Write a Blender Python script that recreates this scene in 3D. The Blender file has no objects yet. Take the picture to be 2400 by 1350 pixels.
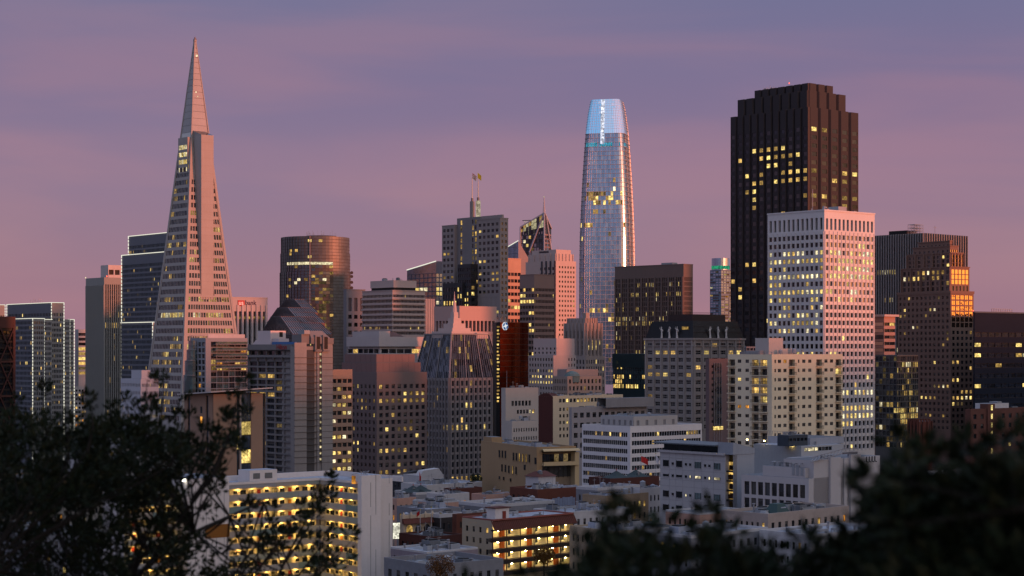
import bpy, math, random
from mathutils import Vector, Matrix
sc = bpy.context.scene
col = sc.collection
rad = math.radians
rng = random.Random(7)

# ---------------------------------------------------------------- camera
F, CX, HY, HC = 4200.0, 1200.0, 817.0, 90.0      # focal length in photo pixels, principal column, horizon row, eye height (m)
cam_d = bpy.data.cameras.new('camera')
cam_d.sensor_width = 36.0
cam_d.lens = 36.0 * F / 2400.0
cam_d.shift_y = (HY - 675.0) / 2400.0
cam_d.clip_start, cam_d.clip_end = 0.5, 60000.0
cam_d.dof.use_dof = True
cam_d.dof.focus_distance = 1000.0
cam_d.dof.aperture_fstop = 2.6
cam = bpy.data.objects.new('camera', cam_d)
cam.location = (0, 0, HC)
cam.rotation_euler = (rad(90), 0, 0)
col.objects.link(cam)
sc.camera = cam

# ---------------------------------------------------------------- light
SUN_AZ, SUN_EL = rad(127.0), rad(1.9)          # clockwise from the view direction (+Y)
SUN_DIR = Vector((math.sin(SUN_AZ) * math.cos(SUN_EL), math.cos(SUN_AZ) * math.cos(SUN_EL), math.sin(SUN_EL)))
sun_d = bpy.data.lights.new('sun', 'SUN')
sun_d.energy = 4.0
sun_d.color = (1.0, 0.25, 0.12)
sun_d.angle = rad(3.2)
sun = bpy.data.objects.new('sun', sun_d)
sun.rotation_euler = (-SUN_DIR).to_track_quat('-Z', 'Y').to_euler()
sun.location = SUN_DIR * 3000
col.objects.link(sun)

sc.view_settings.view_transform = 'Standard'
sc.view_settings.look = 'None'
sc.view_settings.exposure = 0.0
sc.view_settings.gamma = 1.0
sc.cycles.max_bounces = 5
sc.cycles.diffuse_bounces = 3
sc.cycles.glossy_bounces = 3
sc.cycles.sample_clamp_indirect = 3.0
sc.cycles.use_denoising = True


def srgb(r, g, b):
    f = lambda c: (c / 255.0 / 12.92) if c <= 10 else ((c / 255.0 + 0.055) / 1.055) ** 2.4
    return (f(r), f(g), f(b), 1.0)


class NT:
    """tiny node-tree helper"""
    def __init__(s, tree):
        s.t = tree
        s.t.nodes.clear()
    def n(s, kind, ins=None, **kw):
        nd = s.t.nodes.new(kind)
        for k, v in kw.items():
            setattr(nd, k, v)
        for k, v in (ins or {}).items():
            if isinstance(v, bpy.types.NodeSocket):
                s.t.links.new(v, nd.inputs[k])
            else:
                nd.inputs[k].default_value = v
        return nd
    def math(s, op, a, b=0.0, c=0.0, clamp=False):
        nd = s.t.nodes.new('ShaderNodeMath')
        nd.operation, nd.use_clamp = op, clamp
        for i, v in enumerate((a, b, c)):
            if isinstance(v, bpy.types.NodeSocket):
                s.t.links.new(v, nd.inputs[i])
            else:
                nd.inputs[i].default_value = v
        return nd.outputs[0]
    def ramp(s, fac, stops, interp='LINEAR'):
        nd = s.t.nodes.new('ShaderNodeValToRGB')
        nd.color_ramp.interpolation = interp
        el = nd.color_ramp.elements
        while len(el) < len(stops):
            el.new(0.5)
        for e, (p, c) in zip(el, stops):
            e.position, e.color = p, (c if len(c) == 4 else (*c, 1.0))
        s.t.links.new(fac, nd.inputs[0])
        return nd.outputs[0]
    def mix(s, fac, a, b, mode='MIX'):
        nd = s.t.nodes.new('ShaderNodeMix')
        nd.data_type, nd.blend_type = 'RGBA', mode
        for i, v in ((0, fac), (6, a), (7, b)):
            if isinstance(v, bpy.types.NodeSocket):
                s.t.links.new(v, nd.inputs[i])
            else:
                nd.inputs[i].default_value = v
        return nd.outputs[2]


world = bpy.data.worlds.new('World')
sc.world = world
world.use_nodes = True
w = NT(world.node_tree)
tc = w.n('ShaderNodeTexCoord')
sep = w.n('ShaderNodeSeparateXYZ', {0: tc.outputs['Generated']})
el = w.math('ARCSINE', sep.outputs[2])
el01 = w.math('DIVIDE', el, math.pi / 2, clamp=True)
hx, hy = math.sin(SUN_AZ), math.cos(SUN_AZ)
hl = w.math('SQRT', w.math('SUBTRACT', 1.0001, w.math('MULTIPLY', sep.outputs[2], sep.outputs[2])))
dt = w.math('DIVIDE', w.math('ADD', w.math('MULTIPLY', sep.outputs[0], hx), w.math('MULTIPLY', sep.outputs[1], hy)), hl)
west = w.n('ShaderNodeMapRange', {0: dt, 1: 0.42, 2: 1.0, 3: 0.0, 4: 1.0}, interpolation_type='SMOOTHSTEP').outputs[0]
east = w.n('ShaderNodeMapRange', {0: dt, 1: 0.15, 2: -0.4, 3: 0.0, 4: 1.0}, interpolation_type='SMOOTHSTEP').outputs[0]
d = 1 / 90.0
# pale cirrus veils, long and level
mp = w.n('ShaderNodeMapping', {0: tc.outputs['Generated'], 2: (0, rad(-3), rad(20)), 3: (3.6, 3.6, 23.0)})
ns = w.n('ShaderNodeTexNoise', {'Vector': mp.outputs[0], 'Scale': 1.0, 'Detail': 5.0, 'Roughness': 0.45, 'Distortion': 0.4})
cl = w.n('ShaderNodeMapRange', {0: ns.outputs[0], 1: 0.36, 2: 0.68, 3: 0.0, 4: 1.0}, interpolation_type='SMOOTHSTEP').outputs[0]
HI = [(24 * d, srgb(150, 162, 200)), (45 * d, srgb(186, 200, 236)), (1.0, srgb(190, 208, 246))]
clear = w.ramp(el01, [(0.0, srgb(160, 120, 138)), (2.2 * d, srgb(152, 119, 142)), (5.0 * d, srgb(136, 115, 148)), (8.0 * d, srgb(119, 108, 148)),
                      (11.5 * d, srgb(106, 109, 150))] + HI)
pink = w.ramp(el01, [(0.0, srgb(175, 128, 141)), (3.0 * d, srgb(167, 127, 144)), (6.0 * d, srgb(161, 122, 146)), (9 * d, srgb(150, 117, 145)), (11.5 * d, srgb(133, 116, 148))] + HI)
east_c = w.mix(w.math('MULTIPLY_ADD', cl, 0.62, 0.16), clear, pink)
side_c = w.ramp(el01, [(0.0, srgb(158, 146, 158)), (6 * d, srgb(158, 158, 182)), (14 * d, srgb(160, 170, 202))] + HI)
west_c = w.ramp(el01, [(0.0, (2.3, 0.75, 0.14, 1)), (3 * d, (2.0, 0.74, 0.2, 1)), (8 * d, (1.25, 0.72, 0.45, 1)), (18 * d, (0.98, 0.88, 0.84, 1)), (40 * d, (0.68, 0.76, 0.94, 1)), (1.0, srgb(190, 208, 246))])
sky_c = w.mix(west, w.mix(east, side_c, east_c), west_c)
nish = w.n('ShaderNodeTexSky', sky_type='NISHITA', sun_disc=False, sun_elevation=SUN_EL, sun_rotation=SUN_AZ)
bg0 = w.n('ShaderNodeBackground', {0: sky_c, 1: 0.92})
bg1 = w.n('ShaderNodeBackground', {0: nish.outputs[0], 1: 0.02})
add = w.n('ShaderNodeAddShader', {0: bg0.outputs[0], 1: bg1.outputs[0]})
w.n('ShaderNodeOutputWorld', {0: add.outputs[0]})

# ---------------------------------------------------------------- terrain
TAB = [(-3000, 80), (-200, 86), (0, 88.2), (3, 87.2), (12, 84), (25, 80), (100, 66), (200, 52), (300, 42), (400, 34), (500, 27), (700, 17), (1000, 8), (1300, 4), (2600, 1.5), (90000, 1.5)]
def gz(x, y):
    for (a, b), (c, e) in zip(TAB, TAB[1:]):
        if y <= c:
            z = b + (e - b) * max(0.0, (y - a)) / (c - a)
            break
    s = x * 0.8 - y * 0.6
    t = min(1.0, max(0.0, (s - 60) / 200.0))
    t = t * t * (3 - 2 * t)
    z += (111 - z) * t
    return z

# ---------------------------------------------------------------- materials
_M = {}
def newmat(key):
    m = bpy.data.materials.new(key)
    m.use_nodes = True
    return m, NT(m.node_tree)

def obj_vec(t):
    tcn = t.n('ShaderNodeTexCoord')
    oi = t.n('ShaderNodeObjectInfo')
    off = t.math('MULTIPLY', oi.outputs['Random'], 173.0)
    cmb = t.n('ShaderNodeCombineXYZ', {0: off, 1: off, 2: off})
    v = t.n('ShaderNodeVectorMath', {0: tcn.outputs['Object'], 1: cmb.outputs[0]}, operation='ADD')
    return v.outputs[0], oi.outputs['Random']

def wall(c, rough=0.8, var=0.22, spec=0.3, sc1=0.06, streak=0.5):
    """masonry / concrete / painted wall with blotches, rain streaks and fine grain"""
    key = 'wall_%.3f_%.3f_%.3f_%.2f_%.2f_%.2f' % (*c[:3], rough, var, spec)
    if key in _M:
        return _M[key]
    c = tuple(x ** 1.27 for x in c[:3])
    m, t = newmat(key)
    v, rnd = obj_vec(t)
    n1 = t.n('ShaderNodeTexNoise', {'Vector': v, 'Scale': sc1, 'Detail': 5.0, 'Roughness': 0.65})
    mp = t.n('ShaderNodeMapping', {0: v, 3: (0.9, 0.9, 0.045)})
    n2 = t.n('ShaderNodeTexNoise', {'Vector': mp.outputs[0], 'Scale': 1.0, 'Detail': 4.0, 'Roughness': 0.6})
    n3 = t.n('ShaderNodeTexNoise', {'Vector': v, 'Scale': 1.3, 'Detail': 3.0, 'Roughness': 0.7})
    a = t.math('MULTIPLY_ADD', n1.outputs[0], 2 * var, 1 - var)
    b = t.math('MULTIPLY_ADD', n2.outputs[0], 2 * var * streak, 1 - var * streak)
    g = t.math('MULTIPLY_ADD', n3.outputs[0], var * 0.9, 1 - var * 0.45)
    k = t.math('MULTIPLY', t.math('MULTIPLY', a, b), g)
    vm = t.n('ShaderNodeVectorMath', {0: c[:3], 'Scale': k}, operation='SCALE')
    bp = t.n('ShaderNodeBump', {'Strength': 0.15, 'Distance': 0.15, 'Height': n3.outputs[0]})
    p = t.n('ShaderNodeBsdfPrincipled', {'Base Color': vm.outputs[0], 'Roughness': rough, 'Specular IOR Level': spec, 'Normal': bp.outputs[0]})
    t.n('ShaderNodeOutputMaterial', {0: p.outputs[0]})
    _M[key] = m
    return m

def glass(name, base=(0.012, 0.014, 0.019), refl=0.0, rough=0.06, wav=0.02, tint=(0.9, 0.95, 1.0), blotch=1.5):
    """window glass: dark room behind, sky reflection in front, slightly wavy panes"""
    if name in _M:
        return _M[name]
    m, t = newmat('glass_' + name)
    v, rnd = obj_vec(t)
    n1 = t.n('ShaderNodeTexNoise', {'Vector': v, 'Scale': 0.35, 'Detail': 2.0})
    bp = t.n('ShaderNodeBump', {'Strength': 1.0, 'Distance': wav, 'Height': n1.outputs[0]})
    vo = t.n('ShaderNodeTexVoronoi', {'Vector': v, 'Scale': 0.32})
    r = t.n('ShaderNodeSeparateColor', {0: vo.outputs['Color']})
    k = t.math('MULTIPLY_ADD', r.outputs[0], blotch, 1.0 - blotch / 2)
    vm = t.n('ShaderNodeVectorMath', {0: base, 'Scale': k}, operation='SCALE')
    df = t.n('ShaderNodeBsdfDiffuse', {0: vm.outputs[0]})
    gl = t.n('ShaderNodeBsdfGlossy', {0: (*tint, 1), 'Roughness': rough, 'Normal': bp.outputs[0]})
    ge = t.n('ShaderNodeNewGeometry')
    dp = t.n('ShaderNodeVectorMath', {0: ge.outputs['Normal'], 1: ge.outputs['Incoming']}, operation='DOT_PRODUCT')
    gr = t.math('POWER', t.math('SUBTRACT', 1.0, t.math('ABSOLUTE', dp.outputs['Value']), clamp=True), 5.0)
    fac = t.math('ADD', t.math('MULTIPLY_ADD', gr, 0.7, 0.05), refl, clamp=True)
    mx = t.n('ShaderNodeMixShader', {0: fac, 1: df.outputs[0], 2: gl.outputs[0]})
    t.n('ShaderNodeOutputMaterial', {0: mx.outputs[0]})
    _M[name] = m
    return m

def lit(name, c, s, sample=False, tex=True):
    """a lit room seen through a window: bright ceiling, darker furniture and people"""
    if name in _M:
        return _M[name]
    m, t = newmat('lit_' + name)
    if tex:
        v, rnd = obj_vec(t)
        n1 = t.n('ShaderNodeTexNoise', {'Vector': v, 'Scale': 1.5, 'Detail': 3.0, 'Roughness': 0.65})
        vo = t.n('ShaderNodeTexVoronoi', {'Vector': v, 'Scale': 0.5})
        r = t.n('ShaderNodeSeparateColor', {0: vo.outputs['Color']})
        a = t.n('ShaderNodeMapRange', {0: n1.outputs[0], 1: 0.35, 2: 0.6, 3: 0.3, 4: 1.12})
        b = t.math('MULTIPLY_ADD', r.outputs[1], 0.9, 0.4)
        e = t.math('MULTIPLY_ADD', rnd, 0.9, 0.5)
        st = t.math('MULTIPLY', t.math('MULTIPLY', a.outputs[0], b), t.math('MULTIPLY', e, s))
    else:
        st = s
    em = t.n('ShaderNodeEmission', {0: (*c, 1), 1: st})
    t.n('ShaderNodeOutputMaterial', {0: em.outputs[0]})
    m.cycles.emission_sampling = 'AUTO' if sample else 'NONE'
    _M[name] = m
    return m

def metal(c, rough=0.4, met=0.7):
    key = 'metal_%.3f_%.3f_%.3f_%.2f' % (*c, rough)
    if key in _M:
        return _M[key]
    m, t = newmat(key)
    v, rnd = obj_vec(t)
    n1 = t.n('ShaderNodeTexNoise', {'Vector': v, 'Scale': 0.2, 'Detail': 4.0})
    k = t.math('MULTIPLY_ADD', n1.outputs[0], 0.5, 0.75)
    vm = t.n('ShaderNodeVectorMath', {0: c, 'Scale': k}, operation='SCALE')
    p = t.n('ShaderNodeBsdfPrincipled', {'Base Color': vm.outputs[0], 'Roughness': rough, 'Metallic': met})
    t.n('ShaderNodeOutputMaterial', {0: p.outputs[0]})
    _M[key] = m
    return m

GD = glass('dark')
GB = glass('blind', (0.05, 0.048, 0.047), 0.0, 0.12)
GM = glass('mid', (0.022, 0.025, 0.03), 0.03, 0.08)
L0 = lit('bright', (1.0, 0.72, 0.22), 1.3)
L1 = lit('warm', (1.0, 0.62, 0.17), 0.9)
L2 = lit('dim', (0.95, 0.58, 0.17), 0.4)
L3 = lit('white', (1.0, 0.86, 0.52), 1.3)
L4 = lit('orange', (1.0, 0.4, 0.06), 0.9)
L5 = lit('faint', (0.8, 0.56, 0.25), 0.16)
STRIP = lit('outline', (1.0, 0.97, 0.8), 0.95, tex=False)
DARK = wall((0.02, 0.02, 0.022), 0.6)
BLIND = wall((0.16, 0.15, 0.145), 0.8)
FRAME_D = wall((0.045, 0.042, 0.04), 0.5)
ROOFM = wall((0.2, 0.21, 0.23), 0.9, 0.45)
ROOFW = wall((0.36, 0.38, 0.43), 0.9, 0.55)
ROOFD = wall((0.09, 0.09, 0.1), 0.9, 0.4)
UNIT = wall((0.34, 0.35, 0.37), 0.6, 0.3)
STEEL = metal((0.3, 0.3, 0.32), 0.45)

# ---------------------------------------------------------------- mesh builder
class MB:
    def __init__(s, T=None):
        s.v, s.f, s.m, s.mats, s.T = [], [], [], [], T
    def mi(s, mat):
        if mat not in s.mats:
            s.mats.append(mat)
        return s.mats.index(mat)
    def poly(s, pts, mat):
        i = len(s.v)
        s.v.extend(pts)
        s.f.append(tuple(range(i, i + len(pts))))
        s.m.append(s.mi(mat))
    def box(s, x0, x1, y0, y1, z0, z1, mat, top=None, skip=''):
        a, b, c, d_ = (x0, y0), (x1, y0), (x1, y1), (x0, y1)
        i = len(s.v)
        s.v.extend([(*p, z0) for p in (a, b, c, d_)] + [(*p, z1) for p in (a, b, c, d_)])
        m, tm = s.mi(mat), s.mi(top or mat)
        for k, fc, mm in (('R', (0, 1, 5, 4), m), ('E', (1, 2, 6, 5), m), ('B', (2, 3, 7, 6), m), ('L', (3, 0, 4, 7), m), ('T', (4, 5, 6, 7), tm), ('D', (3, 2, 1, 0), m)):
            if k not in skip:
                s.f.append(tuple(i + j for j in fc))
                s.m.append(mm)
    def prism(s, pts, z0, z1, mat, top=None, pts1=None):
        n = len(pts)
        i = len(s.v)
        s.v.extend([(*p[:2], z0 if len(p) < 3 else p[2]) for p in pts])
        s.v.extend([(*p[:2], z1 if len(p) < 3 else p[2]) for p in (pts1 or pts)])
        m = s.mi(mat)
        for k in range(n):
            s.f.append((i + k, i + (k + 1) % n, i + n + (k + 1) % n, i + n + k))
            s.m.append(m)
        s.f.append(tuple(i + n + k for k in range(n)))
        s.m.append(s.mi(top or mat))
        s.f.append(tuple(i + n - 1 - k for k in range(n)))
        s.m.append(m)
    def bar(s, p, q, r, mat, n=4, r1=None):
        p, q = Vector(p), Vector(q)
        ax = (q - p).normalized()
        u = ax.cross(Vector((0, 0, 1)) if abs(ax.z) < 0.9 else Vector((1, 0, 0))).normalized()
        v = ax.cross(u)
        r1 = r if r1 is None else r1
        i = len(s.v)
        for c, rr in ((p, r), (q, r1)):
            for k in range(n):
                a = 2 * math.pi * (k + 0.5) / n
                s.v.append(tuple(c + (u * math.cos(a) + v * math.sin(a)) * rr))
        m = s.mi(mat)
        for k in range(n):
            s.f.append((i + k, i + (k + 1) % n, i + n + (k + 1) % n, i + n + k))
            s.m.append(m)
        s.f.append(tuple(i + n - 1 - k for k in range(n)))
        s.f.append(tuple(i + n + k for k in range(n)))
        s.m.extend((m, m))
    def mesh(s, name):
        me = bpy.data.meshes.new(name)
        v = s.v if s.T is None else [tuple(s.T @ Vector(p)) for p in s.v]
        me.from_pydata(v, [], s.f)
        for mat in s.mats:
            me.materials.append(mat)
        me.polygons.foreach_set('material_index', s.m)
        me.update()
        return me
    def obj(s, name, parent=None, stuff=False, smooth=False):
        if not s.f:
            return None
        o = bpy.data.objects.new(name, s.mesh(name))
        if smooth:
            o.data.polygons.foreach_set('use_smooth', [True] * len(o.data.polygons))
        col.objects.link(o)
        if parent:
            o.parent = parent
        if stuff:
            o['kind'] = 'stuff'
        return o

def tag(o, label, cat, group=None):
    o['label'], o['category'] = label, cat
    if group:
        o['group'] = group
    return o

# ---------------------------------------------------------------- buildings
def G(yt, yb, nc, nr, ww, wh, p=0.1, rows=None, dep=0.35, obj=False, **k):
    """one grid of windows between two heights of a face (heights as photo rows at the near corner)"""
    return dict(yt=yt, yb=yb, nc=nc, nr=nr, ww=ww, wh=wh, p=p, rows=rows or {}, dep=dep, obj=obj, **k)

class Bld:
    """near corner at column xc; left face runs away to column xl, right face to xr.
    local axes: +x along the right face, +y along the left face; left face is x=0, right face y=0"""
    def __init__(s, name, label, xc, D, rot=40.0, cat='building', mat=None, glass=None, seed=None, group=None, lits=None):
        s.D, s.xc, s.rot = D, xc, rad(rot)
        s.P = Vector(((xc - CX) / F * D, D, 0))
        s.zb = gz(s.P.x, s.P.y) - 6.0
        s.P.z = s.zb
        s.ex = Vector((math.cos(s.rot), math.sin(s.rot)))
        s.ey = Vector((-math.sin(s.rot), math.cos(s.rot)))
        s.root = bpy.data.objects.new(name, None)
        s.root.empty_display_size = 5
        s.root.location = s.P
        s.root.rotation_euler = (0, 0, s.rot)
        col.objects.link(s.root)
        tag(s.root, label, cat, group)
        s.mb = MB()
        s.wm = MB()
        s.parts = {}
        s.mat = mat or wall((0.3, 0.3, 0.3))
        s.glass = glass or [GD, GD, GM, GB]
        s.lits = lits or [L0, L0, L1, L1, L2, L3, L2, L5]
        s.rng = random.Random(seed if seed is not None else name + label)
        s.nwin = 0
        s.cache = {}
    def z(s, py, dy=0.0):
        """local height of photo row py; dy: metres further back along view"""
        return HC + (HY - py) / F * (s.D + dy) - s.zb
    def u(s, side, px, off=0.0):
        """distance along a face until photo column px; the face's plane set back by off from the corner"""
        e, o = (s.ex, s.ey) if side == 'R' else (s.ey, s.ex)
        k = (px - CX) / F
        p = Vector((s.P.x, s.P.y)) + o * off
        return (k * p.y - p.x) / (e.x - k * e.y)
    def part(s, name):
        if name not in s.parts:
            s.parts[name] = MB()
        return s.parts[name]
    def one(s, name, fn, stuff=False, smooth=False, parent=None):
        m = MB()
        fn(m)
        return m.obj(name, parent or s.root, stuff, smooth)
    def vol(s, xl=None, xr=None, yt=None, yb=None, x0=0.0, y0=0.0, wx=None, wy=None, mat=None, top=None, skip='RL', z0=None, z1=None, part=None):
        """a box volume: plain back walls and roof; faces R and L are left open for face()"""
        v = Vol()
        v.b, v.x0, v.y0 = s, x0, y0
        v.x1 = x0 + wx if wx is not None else s.u('R', xr, y0)
        v.y1 = y0 + wy if wy is not None else s.u('L', xl, x0)
        v.z1 = z1 if z1 is not None else s.z(yt)
        v.z0 = z0 if z0 is not None else (0.0 if yb is None else s.z(yb))
        v.mat = mat or s.mat
        v.mb = s.part(part) if part else s.mb
        v.mb.box(v.x0, v.x1, v.y0, v.y1, v.z0, v.z1, v.mat, top or ROOFM, skip + 'D')
        return v
    def done(s, wallname='wall'):
        s.mb.obj(wallname, s.root)
        s.wm.obj('small_window', s.root, stuff=True)
        for k, m in s.parts.items():
            m.obj(k, s.root, stuff=False)
        return s.root

WIN_MAX = 295
class Vol:
    def fr(v, side):
        if side == 'R':
            return lambda u, z, d: (v.x0 + u, v.y0 - d, z)
        return lambda u, z, d: (v.x0 - d, v.y0 + u, z)
    def w(v, side):
        return (v.x1 - v.x0) if side == 'R' else (v.y1 - v.y0)
    def face(v, side, grids=(), mat=None, m0=0.0, m1=0.0):
        """build one face: wall with real openings, recessed panes. m0/m1: blank margins (m) at the near and far edge"""
        b, f, W, mat = v.b, v.fr(side), v.w(side), mat or v.mat
        zt = v.z1
        q = lambda u0, u1, z0, z1, m_: v.mb.poly([f(u0, z0, 0), f(u1, z0, 0), f(u1, z1, 0), f(u0, z1, 0)], m_) if u1 - u0 > 1e-4 and z1 - z0 > 1e-4 else None
        for g in grids:
            gt, gb = (min(b.z(g['yt']), v.z1), max(b.z(g['yb']), v.z0))
            a0, a1 = g.get('m0', m0), W - g.get('m1', m1)
            gm = g.get('mat', mat)
            q(0, W, gt, zt, mat)
            q(0, a0, gb, gt, gm); q(a1, W, gb, gt, gm)
            rects = v.openings(f, a0, a1, gb, gt, g, gm)
            b.windows(v, side, f, rects, g)
            zt = gb
        q(0, W, v.z0, zt, mat)
        return v
    def openings(v, f, a0, a1, gb, gt, g, mat):
        nc, nr, ww, wh, dp = g['nc'], g['nr'], g['ww'], g['wh'], g['dep']
        cu, cz = (a1 - a0) / nc, (gt - gb) / nr
        w_, h_ = cu * ww, cz * wh
        vo = g.get('vo', 0.5)
        P = lambda pts: v.mb.poly([f(*p) for p in pts], mat)
        gap = (cu - w_) / 2
        rects = []
        skipf = g.get('skip')
        for r in range(nr):
            zc1 = gt - r * cz
            zc0 = zc1 - cz
            z1 = zc1 - (cz - h_) * (1 - vo)
            z0 = z1 - h_
            if zc1 - z1 > 1e-4: P([(a0, z1, 0), (a1, z1, 0), (a1, zc1, 0), (a0, zc1, 0)])
            if z0 - zc0 > 1e-4: P([(a0, zc0, 0), (a1, zc0, 0), (a1, z0, 0), (a0, z0, 0)])
            last = a0
            for c in range(nc):
                u0 = a0 + c * cu + gap
                u1 = u0 + w_
                if skipf and skipf(c, r):
                    continue
                if u0 - last > 1e-4:
                    P([(last, z0, 0), (u0, z0, 0), (u0, z1, 0), (last, z1, 0)])
                    P([(last, z0, 0), (last, z0, -dp), (last, z1, -dp), (last, z1, 0)])
                    P([(u0, z0, 0), (u0, z0, -dp), (u0, z1, -dp), (u0, z1, 0)])
                P([(u0, z0, 0), (u1, z0, 0), (u1, z0, -dp), (u0, z0, -dp)])
                P([(u0, z1, 0), (u1, z1, 0), (u1, z1, -dp), (u0, z1, -dp)])
                last = u1
                rects.append((c, r, u0, z0, w_, h_))
            if a1 - last > 1e-4:
                P([(last, z0, 0), (a1, z0, 0), (a1, z1, 0), (last, z1, 0)])
                P([(last, z0, 0), (last, z0, -dp), (last, z1, -dp), (last, z1, 0)])
        return rects
    def fins(v, side, n, w, dp, yt, yb, mat, m0=0.0, m1=0.0, name='fins', half=False):
        f, W = v.fr(side), v.w(side)
        mb = v.b.part(name)
        zt, zb = min(v.b.z(yt), v.z1), max(v.b.z(yb), v.z0)
        st = (W - m0 - m1) / n
        for i in range(n + 1 if not half else n):
            uc = m0 + (i + (0.5 if half else 0)) * st
            u0, u1 = max(uc - w / 2, 0), min(uc + w / 2, W)
            a, b_, c, d_ = f(u0, 0, 0.0), f(u0, 0, dp), f(u1, 0, dp), f(u1, 0, 0.0)
            mb.prism([a[:2], b_[:2], c[:2], d_[:2]], zb, zt, mat)
        return v
    def band(v, z0, z1, out, mat, name='cornice', own=False, inset=0.0):
        """a projecting course round the two seen faces (and the others)"""
        m = MB() if own else v.b.part(name)
        m.box(v.x0 - out, v.x1 + out, v.y0 - out, v.y1 + out, z0, z1, mat)
        if own:
            m.obj(name, v.b.root)
        return v
    def parapet(v, h=1.1, t=0.4, mat=None):
        mt = mat or v.mat
        mb = v.b.part('parapet')
        x0, x1, y0, y1, z = v.x0, v.x1, v.y0, v.y1, v.z1 - 0.02
        mb.box(x0, x1, y0, y0 + t, z, z + h, mt)
        mb.box(x0, x1, y1 - t, y1, z, z + h, mt)
        mb.box(x0, x0 + t, y0 + t, y1 - t, z, z + h, mt)
        mb.box(x1 - t, x1, y0 + t, y1 - t, z, z + h, mt)
        return v
    def outline(v, top=True, edges='NLR', w=0.7, zb=None, sides='LR'):
        """strings of white outline lights along the roof edge and the corners"""
        z0 = v.z0 if zb is None else zb
        o, z1 = 0.25, v.z1
        m = MB()
        if top:
            if 'L' in sides: m.bar((v.x0 - o, v.y0 - o, z1), (v.x0 - o, v.y1 + o, z1), w / 2, STRIP)
            if 'R' in sides: m.bar((v.x0 - o, v.y0 - o, z1), (v.x1 + o, v.y0 - o, z1), w / 2, STRIP)
        for k, p in (('N', (v.x0 - o, v.y0 - o)), ('L', (v.x0 - o, v.y1 + o)), ('R', (v.x1 + o, v.y0 - o))):
            if k in edges:
                z = z1
                while z > z0:           # bulbs on a string
                    m.bar((*p, z - 1.7), (*p, z), w / 2, STRIP)
                    z -= 2.4
        m.obj('outline_lights', v.b.root, stuff=True)
        return v
    def units(v, n, hmin=1.2, hmax=3.5, mat=None, seed=1, area=None):
        rr = random.Random(seed)
        W, L = v.x1 - v.x0, v.y1 - v.y0
        for i in range(n):
            a, b_, h = rr.uniform(1.2, 3.2), rr.uniform(1.2, 3.0), rr.uniform(hmin, hmax)
            a, b_ = min(a, W * 0.3), min(b_, L * 0.3)
            x, y = v.x0 + rr.uniform(0.08, 0.9) * (W - a), v.y0 + rr.uniform(0.08, 0.9) * (L - b_)
            m = MB()
            z = v.z1
            mt = mat or rr.choice([UNIT, UNIT, ROOFM, ROOFW])
            kind = rr.random()
            nm = 'rooftop_unit' if kind < 0.6 else 'vent_pipe' if kind < 0.85 else 'aerial'
            if kind < 0.12:
                nm = 'skylight'
                m.prism([(x, y), (x + a, y), (x + a, y + b_), (x, y + b_)], z, z + h * .45, mt, None, [(x + a * .3, y + b_ * .2), (x + a * .7, y + b_ * .2), (x + a * .7, y + b_ * .8), (x + a * .3, y + b_ * .8)])
            elif kind < 0.22:
                nm = 'water_tank'
                for q in ((.2, .2), (.8, .2), (.8, .8), (.2, .8)):
                    m.bar((x + q[0] * 1.4, y + q[1] * 1.4, z), (x + q[0] * 1.4, y + q[1] * 1.4, z + h * .4), .07, STEEL, 4)
                m.bar((x + .7, y + .7, z + h * .4), (x + .7, y + .7, z + h), .75, mt, 10)
                m.bar((x + .7, y + .7, z + h), (x + .7, y + .7, z + h + .35), .78, mt, 10, .05)
            elif kind < 0.32:
                nm = 'duct'
                ll = min(rr.uniform(3, 7), (v.x1 - x) * .9)
                m.box(x, x + ll, y, y + .6, z + .3, z + .9, mt)
                m.box(x + ll - .6, x + ll, y, y + .6, z, z + .3, mt)
                m.box(x, x + .6, y, y + .6, z, z + h * .6, mt)
            elif kind < 0.6:
                m.box(x, x + a, y, y + b_, z, z + h * 0.75, mt)
                m.box(x + a * 0.15, x + a * 0.85, y + b_ * 0.15, y + b_ * 0.85, z + h * 0.75, z + h * 0.88, DARK)
            elif kind < 0.85:
                m.bar((x, y, z), (x, y, z + h * 0.9), 0.22, STEEL, 6)
                m.bar((x, y, z + h * 0.9), (x, y, z + h), 0.4, STEEL, 6)
            else:
                m.bar((x, y, z), (x, y, z + h * 1.6), 0.06, STEEL, 4)
                m.bar((x - 0.6, y, z + h * 1.4), (x + 0.6, y, z + h * 1.4), 0.05, STEEL, 4)
            m.obj(nm, v.b.root)
        return v

def pane_mesh(b, v, side, w_, h_, mat, style, frame):
    key = (side, round(w_, 2), round(h_, 2), mat.name, style, frame.name if frame else '')
    if key in b.cache:
        return b.cache[key]
    m = MB()
    f = (lambda u, z, d_: (u, -d_, z)) if side == 'R' else (lambda u, z, d_: (-d_, u, z))
    Q = lambda u0, u1, z0, z1, d_, mt: m.poly([f(u0, z0, d_), f(u1, z0, d_), f(u1, z1, d_), f(u0, z1, d_)], mt)
    Q(0, w_, 0, h_, 0.0, mat)
    cover, mull, bar = style
    islit = mat.name.startswith('lit')
    if cover > 0:
        Q(0, w_, h_ * (1 - cover), h_, 0.03, L2 if islit else BLIND)
    if frame:
        t = 0.06 * min(w_, h_) + 0.03
        for a in ((0, t, 0, h_), (w_ - t, w_, 0, h_), (t, w_ - t, 0, t), (t, w_ - t, h_ - t, h_)):
            Q(*a, 0.08, frame)
        for i in range(mull):
            x = w_ * (i + 1) / (mull + 1)
            Q(x - t / 2, x + t / 2, t, h_ - t, 0.07, frame)
        for i in range(bar):
            z = h_ * (i + 1) / (bar + 1)
            Q(t, w_ - t, z - t / 2, z + t / 2, 0.075, frame)
    b.cache[key] = m.mesh('window')
    return b.cache[key]

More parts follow.
